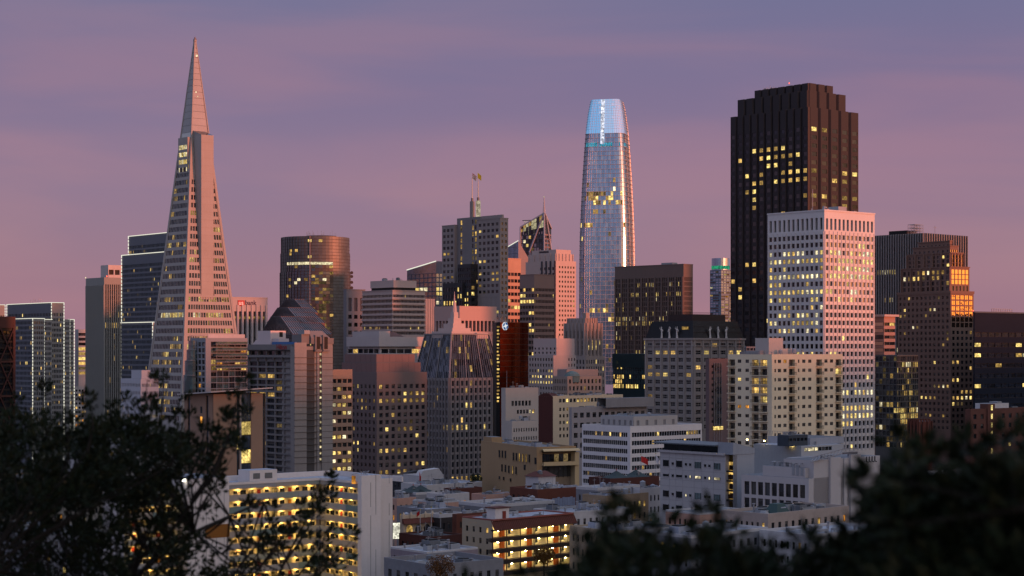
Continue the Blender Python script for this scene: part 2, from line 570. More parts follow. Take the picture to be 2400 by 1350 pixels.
def bwindows(b, v, side, f, rects, g):
    rr = b.rng
    frame = g.get('frame', FRAME_D)
    mull, bar = g.get('mull', 0), g.get('bar', 0)
    on = False
    spec = g.get('on')
    for (c, r, u0, z0, w_, h_) in rects:
        p = g['rows'].get(r, g['p'])
        if spec is not None:
            L = (c, r) in spec or rr.random() < p
        else:
            # neighbouring rooms tend to be lit together
            L = rr.random() < (p + (1 - p) * 0.45 * min(1, p * 4) if on else p * 0.8)
        on = L
        mt = rr.choice(g.get('lits', b.lits)) if L else rr.choice(g.get('glass', b.glass))
        if g['obj'] and b.nwin < WIN_MAX:
            b.nwin += 1
            cover = rr.choice([0, 0, 0, 0, 0, 0.25, 0.4, 0.6]) if g.get('blinds', True) else 0
            me = pane_mesh(b, v, side, w_, h_, mt, (cover, mull, bar), frame)
            o = bpy.data.objects.new('window', me)
            o.parent = b.root
            o.location = f(u0, z0, -g['dep'])
            col.objects.link(o)
        else:
            b.wm.poly([f(u0, z0, -g['dep']), f(u0 + w_, z0, -g['dep']), f(u0 + w_, z0 + h_, -g['dep']), f(u0, z0 + h_, -g['dep'])], mt)
Bld.windows = bwindows

def lettering(parent, text, size, M4, mat, name='sign_lettering', ext=0.08, bold=0.0):
    cu = bpy.data.curves.new(name, 'FONT')
    cu.body, cu.size, cu.extrude, cu.offset = text, size, ext, bold
    cu.materials.append(mat)
    tmp = bpy.data.objects.new(name, cu)
    col.objects.link(tmp)
    me = bpy.data.meshes.new_from_object(tmp.evaluated_get(bpy.context.evaluated_depsgraph_get()))
    bpy.data.objects.remove(tmp)
    me.materials.clear()
    me.materials.append(mat)
    o = bpy.data.objects.new(name, me)
    o.parent = parent
    o.matrix_local = M4
    col.objects.link(o)
    return o

def on_face(side, x, y, z):
    """matrix that stands text upright on a face (text x to the photo's right)"""
    if side == 'R':
        return Matrix(((1, 0, 0, x), (0, 0, -1, y), (0, 1, 0, z), (0, 0, 0, 1)))
    return Matrix(((0, 0, -1, x), (-1, 0, 0, y), (0, 1, 0, z), (0, 0, 0, 1)))

# ---------------------------------------------------------------- ground, hill, bay
def build_ground():
    m = MB()
    gm, t = newmat('ground')
    v, rnd = obj_vec(t)
    n1 = t.n('ShaderNodeTexNoise', {'Vector': v, 'Scale': 0.02, 'Detail': 8.0, 'Roughness': 0.7})
    c = t.ramp(n1.outputs[0], [(0.3, (0.03, 0.04, 0.025)), (0.5, (0.055, 0.055, 0.055)), (0.7, (0.09, 0.085, 0.08))])
    p = t.n('ShaderNodeBsdfPrincipled', {'Base Color': c, 'Roughness': 0.9})
    t.n('ShaderNodeOutputMaterial', {0: p.outputs[0]})
    xs = [-40000, -9000, -3000, -1500] + [-1000 + 50 * i for i in range(61)] + [2600, 4000, 9000, 40000]
    ys = [-9000, -3000, -1500] + [-1000 + 50 * i for i in range(19)] + [-25, -10, 0, 3, 8, 14, 22, 35, 60] + [100 + 50 * i for i in range(52)] + [3200, 5000, 9000, 20000, 50000]
    idx = {}
    for j, y in enumerate(ys):
        for i, x in enumerate(xs):
            idx[i, j] = len(m.v)
            m.v.append((x, y, gz(x, y)))
    for j in range(len(ys) - 1):
        for i in range(len(xs) - 1):
            m.f.append((idx[i, j], idx[i + 1, j], idx[i + 1, j + 1], idx[i, j + 1]))
            m.m.append(m.mi(gm))
    o = m.obj('ground')
    o['kind'] = 'structure'
    wm, t = newmat('bay_water')
    v, rnd = obj_vec(t)
    n1 = t.n('ShaderNodeTexNoise', {'Vector': v, 'Scale': 0.15, 'Detail': 4.0})
    bp = t.n('ShaderNodeBump', {'Strength': 0.4, 'Distance': 0.3, 'Height': n1.outputs[0]})
    p = t.n('ShaderNodeBsdfPrincipled', {'Base Color': (0.02, 0.03, 0.045, 1), 'Roughness': 0.15, 'Normal': bp.outputs[0]})
    t.n('ShaderNodeOutputMaterial', {0: p.outputs[0]})
    m = MB()
    m.poly([(-40000, 2750, 2.2), (40000, 2750, 2.2), (40000, 50000, 2.2), (-40000, 50000, 2.2)], wm)
    o = m.obj('water')
    o['kind'] = 'structure'
build_ground()

# ================================================================ far and tall buildings
def lamp_dot(b, p, r, mat, name='beacon'):
    b.one(name, lambda m: (m.bar((p[0], p[1], p[2] - r), (p[0], p[1], p[2]), r * 0.6, mat, 6, r), m.bar(p, (p[0], p[1], p[2] + r), r, mat, 6, r * 0.6)))

RED = lit('red_lamp', (1.0, 0.12, 0.06), 2.5, tex=False)

# ---- pyramid tower
def pyramid_tower():
    D = 1010.0
    c = Vector(((457 - CX) / F * D, D, 2.0))
    root = bpy.data.objects.new('pyramid_tower', None)
    root.location, root.rotation_euler = c, (0, 0, rad(41))
    col.objects.link(root)
    tag(root, 'tall slender white concrete pyramid tower with a panelled spire and side shaft', 'tower')
    q = wall((0.41, 0.385, 0.37), 0.8, 0.18)
    q2 = wall((0.38, 0.36, 0.35), 0.7, 0.12)
    Z = lambda py: HC + (HY - py) / F * D - 2.0
    H = Z(80)
    A = 26.2
    hw = lambda z: A * (1 - z / H)
    wm = MB()
    rr = random.Random(3)
    class T(Vol):
        pass
    body = MB()
    def frame(side):
        def f(u, z, d_):
            h = hw(z)
            s = -h + 2 * h * u
            return (s, -h - d_, z) if side == 'R' else (-h - d_, -s, z)
        return f
    fR, fL = frame('R'), (lambda u, z, d_: (-hw(z) - d_, -hw(z) + 2 * hw(z) * u, z))
    zt = Z(330)
    z = Z(985)
    fh = 17.9 / F * D
    n = int((zt - z) / fh)
    fh = (zt - z) / n
    hwb = hw(Z(686))
    wx0, wx1 = -4.6, 3.3
    # plain foot
    for f in (fR, fL):
        body.poly([f(0, 0, 0), f(1, 0, 0), f(1, z, 0), f(0, z, 0)], q)
    rowp = {}
    for i in range(n):
        z0 = z + i * fh
        py = HY - (z0 + fh / 2 + 2.0 - HC) * F / D
        for side, f in (('R', fR), ('L', fL)):
            W = 2 * hw(z0)
            v = T(); v.mb = body
            base = 0.14
            if 690 < py < 720 or 385 < py < 395: base = 0.3
            if 700 < py < 716: base = 0.6
            if 738 < py < 752: base = 0.75
            if 335 < py < 380: base = 0.85
            if 560 < py < 600: base = 0.4
            if py > 780: base = 0.2
            segs = [(0.055, 0.945)]
            if side == 'R' and z0 + fh > Z(688):
                h = hw(z0 + fh / 2)
                segs = [(0.055, max(0.06, (wx0 + h) / (2 * h) - 0.01)), (min(0.94, (wx1 + h) / (2 * h) + 0.01), 0.945)]
            body.poly([f(0, z0, 0), f(segs[0][0], z0, 0), f(segs[0][0], z0 + fh, 0), f(0, z0 + fh, 0)], q)
            body.poly([f(segs[-1][1], z0, 0), f(1, z0, 0), f(1, z0 + fh, 0), f(segs[-1][1], z0 + fh, 0)], q)
            for (a0, a1) in segs:
                nc = max(2, round((a1 - a0) * W / 1.62))
                if (a1 - a0) * W < 2.4:
                    body.poly([f(a0, z0, 0), f(a1, z0, 0), f(a1, z0 + fh, 0), f(a0, z0 + fh, 0)], q)
                    continue
                g = dict(nc=nc, nr=1, ww=0.8 if side == 'L' else .74, wh=0.6, dep=0.1 if side == 'L' else .4)
                on = False
                for (cc, r_, u0, zz, w_, h_) in v.openings(f, a0, a1, z0, z0 + fh, g, q):
                    on = rr.random() < (base + (1 - base) * 0.5 if on else base * 0.6)
                    mt = rr.choice([L0, L1, L1, L2, L2, L5] if base < 0.7 else [L0, L3, L3, L1, L0]) if on else rr.choice([GD, GD, GM, GB])
                    wm.poly([f(u0, zz, -g['dep']), f(u0 + w_, zz, -g['dep']), f(u0 + w_, zz + h_, -g['dep']), f(u0, zz + h_, -g['dep'])], mt)
    # backs
    h0, h1 = A, hw(zt)
    body.poly([(h0, -h0, 0), (h0, h0, 0), (h1, h1, zt), (h1, -h1, zt)], q)
    body.poly([(h0, h0, 0), (-h0, h0, 0), (-h1, h1, zt), (h1, h1, zt)], q)
    body.poly([(-h1, -h1, zt), (h1, -h1, zt), (h1, h1, zt), (-h1, h1, zt)], q)
    # corner columns
    for sx, sy in ((-1, -1), (1, -1), (-1, 1)):
        body.bar((sx * (A - 0.3), sy * (A - 0.3), 0), (sx * (h1 - 0.3), sy * (h1 - 0.3), zt), 0.95, q, 4)
    body.obj('wall', root)
    wm.obj('small_window', root, stuff=True)
    # shaft wing on the sunset side, top lid in dark glass
    m = MB()
    z0, z1 = Z(716), Z(322)
    m.poly([(wx0, -hwb, z0), (wx1, -hwb, z0), (wx1, -hwb, z1), (wx0, -hwb, z1)], q)
    m.poly([(wx0, -hwb, z0), (wx0, -hwb, z1), (wx0, -hw(z1) + 1, z1), (wx0, -hwb + 0.2, z0)], q)
    m.poly([(wx1, -hwb, z0), (wx1, -hwb, z1), (wx1, -hw(z1) + 1, z1), (wx1, -hwb + 0.2, z0)], q)
    m.poly([(wx0, -hwb, z1), (wx1, -hwb, z1), (wx1, -hw(z1) + 1, z1 + 3.2), (wx0, -hw(z1) + 1, z1 + 3.2)], GM)
    m.poly([(wx0, -hwb, z1), (wx0, -hw(z1) + 1, z1 + 3.2), (wx0, -hw(z1) + 1, z1)], q2)
    for k in range(1, 22):
        zz = z0 + (z1 - z0) * k / 22
        m.box(wx0 - 0.03, wx1 + 0.03, -hwb - 0.04, -hwb + 0.1, zz, zz + 0.22, q2)
    m.obj('shaft_wing', root)
    # shoulder block on the shaded side
    m = MB()
    hs = hw(Z(408))
    m.poly([(-hs, hw(zt) - 0.8, Z(408)), (-hs, -hw(zt) + 0.8, Z(408)), (-hs, -hw(zt) + 0.8, zt + 1.2), (-hs, hw(zt) - 0.8, zt + 1.2)], q)
    m.poly([(-hs, hw(zt) - 0.8, zt + 1.2), (-hs, -hw(zt) + 0.8, zt + 1.2), (0, -hw(zt) + 0.8, zt + 1.2), (0, hw(zt) - 0.8, zt + 1.2)], q2)
    for sy in (-1, 1):
        yy = sy * (hw(zt) - 0.8)
        m.poly([(-hs, yy, Z(408)), (-hs, yy, zt + 1.2), (0, yy, zt + 1.2), (-hw(Z(408)), yy, Z(408))], q)
    o = m.obj('shoulder_block', root)
    w2 = MB()
    for k, py in enumerate((345, 362, 379, 397)):
        zz = Z(py) - 1.0
        n_ = 9
        for j in range(n_):
            y0 = -hw(zt) + 1.6 + j * (2 * hw(zt) - 3.2) / n_
            w2.box(-hs - 0.06, -hs + 0.1, y0, y0 + 0.85, zz - 0.9, zz + 1.5, rr.choice([L3, L0, L3]) if k < 3 or j % 4 == 0 else GD)
    w2.obj('small_window', root, stuff=True)
    # spire: courses of metal louvre panels between corner ribs
    pan = wall((0.42, 0.41, 0.41), 0.6, 0.16)
    zs0, zs1 = zt, Z(97)
    nc = 17
    cs = [zs0 + (zs1 - zs0) * (1 - (1 - k / nc) ** 1.25) for k in range(nc + 1)]
    core = MB()
    a, b_ = hw(zs0) - 0.25, hw(zs1) - 0.12
    core.prism([(-a, -a), (a, -a), (a, a), (-a, a)], zs0, zs1, DARK, None, [(-b_, -b_), (b_, -b_), (b_, b_), (-b_, b_)])
    sp = core.obj('spire', root)
    for k in range(nc):
        z0_, z1_ = cs[k] + 0.07, cs[k + 1] - 0.07
        a, b_ = hw(z0_), hw(z1_)
        for side in 'RL':
            m = MB()
            e = 0.9
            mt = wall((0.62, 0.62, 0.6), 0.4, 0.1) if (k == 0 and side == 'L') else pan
            pts = [(-a * e, -a, z0_), (a * e, -a, z0_), (b_ * e, -b_, z1_), (-b_ * e, -b_, z1_)]
            if side == 'L':
                pts = [(y, x, zz) for x, y, zz in pts]
            m.poly(pts, mt)
            inn = [(x * 0.97, y * 0.97, zz) for x, y, zz in pts]
            for j in range(4):
                m.poly([pts[j], pts[(j + 1) % 4], inn[(j + 1) % 4], inn[j]], mt)
            m.obj('panel', sp)
    m = MB()
    for sx, sy in ((-1, -1), (1, -1), (-1, 1), (1, 1)):
        m.bar((sx * hw(zs0), sy * hw(zs0), zs0), (sx * hw(zs1), sy * hw(zs1), zs1), 0.5, q, 4, 0.3)
    m.obj('corner_rib', sp)
    m = MB()
    t = hw(zs1) + 0.35
    m.prism([(-t, -t), (t, -t), (t, t), (-t, t)], zs1, zs1 + 0.8, q2)
    m.prism([(-t, -t), (t, -t), (t, t), (-t, t)], zs1 + 0.8, Z(86), wall((0.25, 0.22, 0.22)), None, [(-.1, -.1), (.1, -.1), (.1, .1), (-.1, .1)])
    m.obj('cap', sp)
    for (px_u, py, s) in ((0.62, 131, 0.5), (0.3, 218, 0.3), (0.45, 228, 0.25)):
        zz = Z(py)
        m = MB()
        h = hw(zz)
        x = -h + 2 * h * px_u
        m.box(x - s, x + s, -h - 0.1, -h + 0.05, zz - s, zz + s, L3)
        m.obj('spire_lamp', sp)
pyramid_tower()

# ---- rounded glass tower, the tallest of the far ones
def rounded_glass_tower():
    D = 1750.0
    root = bpy.data.objects.new('rounded_glass_tower', None)
    c = Vector(((1423.5 - CX) / F * D, D, 0.0))
    root.location, root.rotation_euler = c, (0, 0, rad(-13))
    col.objects.link(root)
    tag(root, 'tallest rounded glass tower, tapering to a crown lit pale blue', 'tower')
    Z = lambda py: HC + (HY - py) / F * D
    prof = [(900, 67.0), (760, 67.0), (640, 66.5), (560, 65.3), (490, 62.5), (420, 58.8), (360, 54.8), (312, 51.0), (270, 45.5), (245, 40.5), (238, 38.0)]
    def hwp(py):
        for (a, x), (b_, y) in zip(prof, prof[1:]):
            if py >= b_:
                t = (a - py) / (a - b_)
                t = min(1, max(0, t))
                return (x + (y - x) * t) / F * D * 0.882
        return prof[-1][1] / F * D * 0.882
    NS = 14                     # bays per side
    def ring(py, out=0.0, per=NS):
        h = hwp(py) + out
        r = h * 0.36
        pts = []
        for k, (cx, cy) in enumerate(((1, -1), (1, 1), (-1, 1), (-1, -1))):
            for j in range(7):
                a = -math.pi / 2 + k * math.pi / 2 + (math.pi / 2) * j / 6
                pts.append((cx * (h - r) + r * math.cos(a), cy * (h - r) + r * math.sin(a)))
            nx = ((1, 1), (-1, 1), (-1, -1), (1, -1))[k]
            a = pts[-1]
            ccx, ccy = nx
            a2 = -math.pi / 2 + ((k + 1) % 4) * math.pi / 2
            b_ = (ccx * (h - r) + r * math.cos(a2), ccy * (h - r) + r * math.sin(a2))
            for j in range(1, 12):
                t = j / 12
                pts.append((a[0] + (b_[0] - a[0]) * t, a[1] + (b_[1] - a[1]) * t))
        return pts
    rr = random.Random(5)
    gA = glass('tower_blue', (0.025, 0.05, 0.1), 0.5, 0.22, 0.015, (0.66, 0.82, 1.0))
    gB = glass('tower_blue2', (0.035, 0.07, 0.13), 0.42, 0.24, 0.03, (0.66, 0.82, 1.0))
    gC = glass('tower_blue3', (0.02, 0.03, 0.06), 0.55, 0.24, 0.015, (0.85, 0.92, 1.0))
    crownA = lit('crown_blue', (0.2, 0.47, 0.85), 0.9, tex=False)
    crownB = lit('crown_pale', (0.38, 0.56, 0.86), 0.92, tex=False)
    crownC = lit('crown_lilac', (0.58, 0.6, 0.86), 0.88, tex=False)
    teal = lit('crown_teal', (0.05, 0.5, 0.72), 0.55)
    slot = lit('crown_slot', (0.82, 0.85, 1.0), 0.9)
    body, shade, mull, crown = MB(), MB(), MB(), MB()
    rows = [900 - 10.4 * i for i in range(57)] + [307.2, 301, 295, 289, 283, 277, 271, 265, 259, 253, 247, 241.5, 237]
    litrows = {462: (0.15, 0.9, 0.75), 472: (0.1, 0.8, 0.5), 440: (0, 1, 0.12), 483: (0.3, 0.9, 0.5), 503: (0.3, 0.6, 0.4), 535: (0.0, 0.35, 0.8), 556: (0, 1, .1), 815: (0.2, 0.7, 0.4), 732: (0.2, 0.7, 0.4), 750: (0.6, 1, 0.7)}
    al = metal((0.42, 0.4, 0.42), 0.35, 0.8)
    alp = wall((0.62, 0.6, 0.62), 0.4, 0.08)
    for i in range(len(rows) - 1):
        p0, p1 = rows[i], rows[i + 1]
        r0, r1 = ring(p0), ring(p1)
        n = len(r0)
        z0, z1 = Z(p0), Z(p1)
        pm = (p0 + p1) / 2
        for k in range(n):
            k2 = (k + 1) % n
            quad = [(*r0[k], z0), (*r0[k2], z0), (*r1[k2], z1), (*r1[k], z1)]
            # camera sees roughly indices of the -x (left) .. -y faces
            mx = (r0[k][0] + r0[k2][0]) / 2
            my = (r0[k][1] + r0[k2][1]) / 2
            mt = rr.choice([gA, gA, gB, gC])
            if p1 < 312 - 0.1 or pm < 311:
                mt = crownA if mx < -4 + rr.uniform(-2, 2) else (crownB if mx < 9 + rr.uniform(-2, 2) else crownC)
                crown.poly(quad, mt)
                continue
            if 338 < pm < 349:
                mt = rr.choice([teal, teal, gA])
            else:
                for ly, (a, b_, pr) in litrows.items():
                    if p1 <= ly < p0:
                        t = (mx / hwp(pm) + 1) / 2
                        if a <= t <= b_ and rr.random() < pr:
                            mt = rr.choice([L2, L2, L0, L5, L5])
                if pm > 420 and rr.random() < 0.006:
                    mt = rr.choice([L3, L2, L0])
                if pm > 640 and rr.random() < 0.06:
                    mt = rr.choice([L2, L5, L5])
            body.poly(quad, mt)
        # sunshade ledge at every floor, thin fins between
        ro, ri = ring(p0, 0.75), ring(p0, -0.05)
        for k in range(n):
            k2 = (k + 1) % n
            shade.poly([(*ri[k], z0 + 0.0), (*ri[k2], z0), (*ro[k2], z0), (*ro[k], z0)], al)
            shade.poly([(*ro[k2], z0), (*ro[k], z0), (*ro[k], z0 - 0.22), (*ro[k2], z0 - 0.22)], alp)
        ro0, ro1 = ring(p0, 0.28), ring(p1, 0.28)
        for k in range(0, n, 1):
            k2 = (k + 1) % n
            a, b_ = Vector((*r0[k], z0)), Vector((*ro0[k], z0))
            c_, d_ = Vector((*ro1[k], z1)), Vector((*r1[k], z1))
            tx = Vector((r0[k2][0] - r0[k][0], r0[k2][1] - r0[k][1], 0)).normalized() * 0.11
            mull.poly([tuple(b_ - tx), tuple(b_ + tx), tuple(c_ + tx), tuple(c_ - tx)], alp if k % 2 else al)
            mull.poly([tuple(a), tuple(b_), tuple(c_), tuple(d_)], al)
    top = ring(rows[-1])
    body.poly([(*p, Z(rows[-1]) - 2) for p in top], ROOFD)
    body.obj('curtain_wall', root, stuff=True)
    crown.obj('lit_crown', root, stuff=True)
    shade.obj('sunshades', root, stuff=True)
    mull.obj('mullions', root, stuff=True)
    # bright vertical slot of the crown on the broad face
    m = MB()
    def fp(py, x, out):
        return (x, -hwp(py) - out, Z(py))
    ys = [342 - 8.7 * k for k in range(13)]
    for k in range(12):
        a, b_ = ys[k], ys[k + 1] + .5
        xx = -3.2
        m.poly([fp(a, xx, 0.9), fp(a, xx + 3.6, 0.9), fp(b_, xx + 3.6, 0.9), fp(b_, xx, 0.9)], slot)
    m.poly([fp(a_, x_, 0.8) for a_, x_ in ((343, -3.4), (343, 0.6), (312, 0.6), (312, -3.4))], crownB)
    m.obj('crown_slot', root)
    m = MB()
    for k in range(12):
        a = ys[k]
        m.box(-3.3, 0.5, -hwp(a) - 0.95, -hwp(a) + 0.2, Z(a) - 0.1, Z(a) + 0.12, al)
    m.obj('slot_ledge', root, stuff=True)
rounded_glass_tower()

# ---- dark granite giant with folded bays
def granite_giant():
    D = 1131.0
    mt = wall((0.052, 0.043, 0.046), 0.5, 0.2, 0.3)
    b = Bld('granite_tower', 'massive dark brown granite tower with folded bays, tallest block on the right skyline', 1896, D, 40, 'tower', mt, lits=[L0, L0, L1, L1, L2, L2])
    gl = [glass('bay_glass', (0.014, 0.012, 0.012), 0.03, 0.08), GD, GD]
    def bays(name, xl, xr, yt, yb, x0, y0, nl, nr_, rows, p, rowsL, rowsR, mb, top=None, z0=None):
        """a block whose two seen faces fold into shallow three-sided bays"""
        wy, wx = b.u('L', xl, x0) - y0, b.u('R', xr, y0) - x0
        z1, zb = b.z(yt), (b.z(yb) if z0 is None else z0)
        fold = 1.7
        wm = b.wm
        for side, n, Wd, rl in (('L', nl, wy, rowsL), ('R', nr_, wx, rowsR)):
            st = Wd / n
            f = (lambda u, z, d_: (x0 + u, y0 - d_, z)) if side == 'R' else (lambda u, z, d_: (x0 - d_, y0 + u, z))
            fz = (z1 - zb) / rows
            for i in range(n):
                u0 = i * st
                pts = [(u0, -fold), (u0 + st * 0.14, 0), (u0 + st * 0.86, 0), (u0 + st, -fold)]
                for (a, da), (c_, dc) in ((pts[0], pts[1]), (pts[2], pts[3])):
                    mb.poly([f(a, zb, da), f(c_, zb, dc), f(c_, z1, dc), f(a, z1, da)], mt)
                a, c_ = pts[1][0], pts[2][0]
                iw = (c_ - a) * 0.16
                for r in range(rows):
                    t1 = z1 - r * fz
                    t0 = t1 - fz
                    w1, w0 = t1 - fz * 0.34, t0 + fz * 0.16
                    if r < b.blank:
                        mb.poly([f(a, t0, 0), f(c_, t0, 0), f(c_, t1, 0), f(a, t1, 0)], mt)
                        continue
                    for (s0, s1, q0, q1) in ((a, c_, w1, t1), (a, c_, t0, w0), (a, a + iw, w0, w1), (c_ - iw, c_, w0, w1)):
                        mb.poly([f(s0, q0, 0), f(s1, q0, 0), f(s1, q1, 0), f(s0, q1, 0)], mt)
                    py = HY - ((t0 + t1) / 2 + b.zb - HC) * F / D
                    pr = p
                    for (ya, yb_, ua, ub, pp) in rl:
                        if ya <= py < yb_ and ua <= (i + 0.5) / n <= ub:
                            pr = pp
                    on = b.rng.random() < pr
                    gm = b.rng.choice(b.lits) if on else b.rng.choice(gl)
                    big = zb > 1 and fz * F / D > 9 and b.nwin < WIN_MAX
                    if big:
                        b.nwin += 1
                        me = pane_mesh(b, None, side, c_ - a - 2 * iw, w1 - w0, gm, (b.rng.choice([0, 0, 0, 0.3]), 1, 0), mt)
                        o = bpy.data.objects.new('window', me)
                        o.parent, o.location = b.root, f(a + iw, w0, -0.25)
                        col.objects.link(o)
                    else:
                        wm.poly([f(a + iw, w0, -0.2), f(c_ - iw, w0, -0.2), f(c_ - iw, w1, -0.2), f(a + iw, w1, -0.2)], gm)
            for d_ in (-0.0,):
                pass
        mb.box(x0 + 1.6, x0 + wx - 0.02, y0 + 1.6, y0 + wy - 0.02, zb, z1 - 0.05, mt, ROOFD, 'D')
        pts = []
        for i in range(nr_):
            st = wx / nr_
            pts += [(x0 + i * st, y0 + 1.65), (x0 + (i + .14) * st, y0), (x0 + (i + .86) * st, y0), (x0 + (i + 1) * st, y0 + 1.65)]
        pts += [(x0 + wx, y0 + 3), (x0 + 3, y0 + 3)]
        mb.poly([(*p_, z1) for p_ in pts], ROOFD)
        pts = []
        for i in range(nl):
            st = wy / nl
            pts += [(x0 + 1.65, y0 + i * st), (x0, y0 + (i + .14) * st), (x0, y0 + (i + .86) * st), (x0 + 1.65, y0 + (i + 1) * st)]
        pts += [(x0 + 3, y0 + wy), (x0 + 3, y0 + 3)]
        mb.poly([(*p_, z1) for p_ in pts], ROOFD)
        return x0, x0 + wx, y0, y0 + wy, z1
    rL = [(280, 296, 0.6, 1, 0.8), (286, 306, .5, .9, 0.25), (320, 335, .3, .45, 1), (335, 350, .2, .7, .85), (350, 365, .1, .6, .8), (365, 380, .2, .5, .7), (390, 404, 0, .35, .9), (405, 418, 0, .75, .9),
          (418, 432, .3, .8, .75), (432, 445, .6, .85, .8), (455, 470, .4, 1, .2), (600, 660, .5, 1, .35), (660, 720, .4, 1, .22)]
    rR = [(280, 292, 0, 1, .7), (290, 300, 0, .3, .8), (385, 402, .0, 1, .6), (402, 415, .3, 1, .4), (412, 430, .2, .7, .7), (455, 470, .1, 1, .65)]
    b.blank = 1
    mb = b.mb
    # main body: broad outer block, then the taller inner blocks stand behind it
    b.blank = 2
    bays('body', 1710, 2015, 250, None, 0.0, 0.0, 11, 5, 46, 0.075, rL, rR, mb, z0=0.0)
    b.blank = 3
    mb2 = b.part('upper_block')
    bays('upper', 1726, 1985, 208, 250, 4.0, 4.0, 8, 4, 3, 0.0, [], [], mb2)
    mb3 = b.part('crown_block')
    x0, x1, y0, y1, z1 = bays('crown', 1766, 1955, 189, 208, 7.0, 6.0, 7, 3, 3, 0.0, [], [], mb3)
    m = MB()
    rr = random.Random(2)
    for k in range(9):
        x, y, h = rr.uniform(x0 + 2, x0 + 12), y1 - rr.uniform(1, 14), rr.uniform(1, 3.2)
        m.bar((x, y, z1), (x, y, z1 + h), 0.12, STEEL, 4)
        if k % 3 == 0:
            m.bar((x - 0.3, y, z1 + h), (x + 0.3, y, z1 + h), 0.9, STEEL, 8)
    m.obj('roof_aerials', b.root, stuff=True)
    lamp_dot(b, (x0 + 4, y0 + 20, z1 + 2.4), 0.4, RED)
    # slot arches course half way
    b.done()
granite_giant()

# ---- white gridded tower
b = Bld('white_grid_tower', 'white concrete grid tower with deep square windows before the dark granite giant', 1932, 966, 40.5, 'tower', wall((0.62, 0.6, 0.6), 0.7, 0.12), glass=[GD, GD, GM], lits=[L0, L0, L1, L3])
v = b.vol(1799, 2050, 494)
def litset(rows):
    return rows
top = dict(blinds=False)
rowsL = {2: .55, 3: .95, 4: .2, 5: .97, 6: .15, 7: .95, 8: .5, 10: .3, 11: .45, 12: .35}
rowsR = {2: .45, 3: .5, 4: .3, 5: .85, 7: .3, 9: .12, 13: .1, 20: .95, 22: .97, 23: .95, 24: .2}
sunset_tint_glass = glass('sunset', (0.05, 0.02, 0.01), 0.6, 0.05, 0.05, (1.0, 0.85, 0.7))  # warm base and tint put the mirrored sunset into the pane colour
v.face('L', [G(506, 541, 12, 1, 0.5, .8, 0, dep=1.2, glass=[DARK]), G(545, 1060, 12, 28, .62, .6, .1, rowsL, dep=.55, obj=True, blinds=False)], m0=.6, m1=.6)
v.face('R', [G(508, 541, 12, 1, 0.5, .8, 0, dep=1.2, glass=[DARK]), G(545, 710, 12, 9, .6, .6, .06, rowsR, dep=.6, obj=True, blinds=False, glass=[sunset_tint_glass, sunset_tint_glass, sunset_tint_glass, GM]), G(710, 1060, 12, 19, .6, .6, .03, {0: .12, 4: .1, 11: .95, 13: .97, 14: .95, 15: .2}, dep=.6, obj=True, blinds=False, glass=[GD, GD, GM])], m0=.6, m1=.6)
v.fins('L', 12, .45, .35, 541, 1060, b.mat, .6, .6, 'wall_rib'); v.fins('R', 12, .45, .35, 541, 1060, b.mat, .6, .6, 'wall_rib')
v.band(v.z1, v.z1 + .8, .25, b.mat, 'cornice')
v.units(9, 1.5, 4, seed=4)
b.one('dish', lambda m: m.bar((9, 8, v.z1), (9.6, 7.4, v.z1 + 3.2), 1.3, UNIT, 8))
b.one('plant_room', lambda m: m.box(18, 25, 5, 12, v.z1, v.z1 + 3.6, UNIT, ROOFM))
b.one('mast', lambda m: m.bar((7, 14, v.z1), (7, 14, v.z1 + 13), .18, STEEL))
b.done()

# ---- brown slab with vertical piers
b = Bld('brown_pier_slab', 'brown stone slab with close vertical piers right of the rounded glass tower', 1602, 1435, 45, 'tower', wall((0.2, 0.16, 0.145), 0.7, .12), lits=[L0, L0, L3, L1, L2])
v = b.vol(1441, 1624, 619)
rw = {9: .25, 10: .85, 11: .5, 13: .2, 14: .15, 16: .1, 17: .7, 19: .35, 24: .4, 26: .15}
v.face('L', [G(648, 900, 40, 22, .55, .8, .05, {1: .3, 3: .3, 7: .08, 8: .6, 9: .65, 11: .1, 12: .3, 15: .4, 16: .25, 18: .2}, dep=.7)], m0=.8, m1=.8)
v.face('R', [G(648, 900, 10, 22, .5, .8, .02, {8: .1}, dep=.7)], m0=.8, m1=.8)
v.fins('L', 10, 1.1, .8, 648, 900, b.mat, .8, .8, 'pier')
b.one('plant_room', lambda m: m.box(8, 14, 18, 30, v.z1, v.z1 + 2.2, UNIT))
v.band(v.z1 - .4, v.z1 + .3, .15, b.mat)
b.done()

# ---- dark finned tower behind the right edge group
b = Bld('dark_finned_tower', 'black and silver finned tower with a steel frame on its roof, right side', 2165, 1320, 42, 'tower', wall((0.05, 0.05, 0.06), .4), lits=[L0, L1, L3])
v = b.vol(2050, 2266, 546)
v.face('L', [G(575, 1000, 20, 32, .66, .8, .01, {4: .35, 8: .2, 9: .35, 10: .12, 14: .08, 18: .3}, dep=.5)])
v.face('R', [G(575, 1000, 18, 32, .66, .8, .02, {5: .2}, dep=.5)])
al = wall((0.3, 0.28, 0.28), .5, .08)
v.fins('L', 20, .9, 1.0, 546, 1000, al); v.fins('R', 18, .9, 1.0, 546, 1000, al)
def frame_top(m):
    z = v.z1
    for i in range(5):
        for j in range(3):
            m.bar((3 + i * 2.6, 10 + j * 3, z), (3 + i * 2.6, 10 + j * 3, z + 7), .16, STEEL)
    for k in (2.5, 4.5, 7):
        for j in range(3):
            m.bar((3, 10 + j * 3, z + k), (13.4, 10 + j * 3, z + k), .16, STEEL)
        for i in range(5):
            m.bar((3 + i * 2.6, 10, z + k), (3 + i * 2.6, 16, z + k), .16, STEEL)
b.one('roof_frame', frame_top)
b.one('plant_room', lambda m: m.box(4, 16, 18, 34, v.z1, v.z1 + 3, DARK))
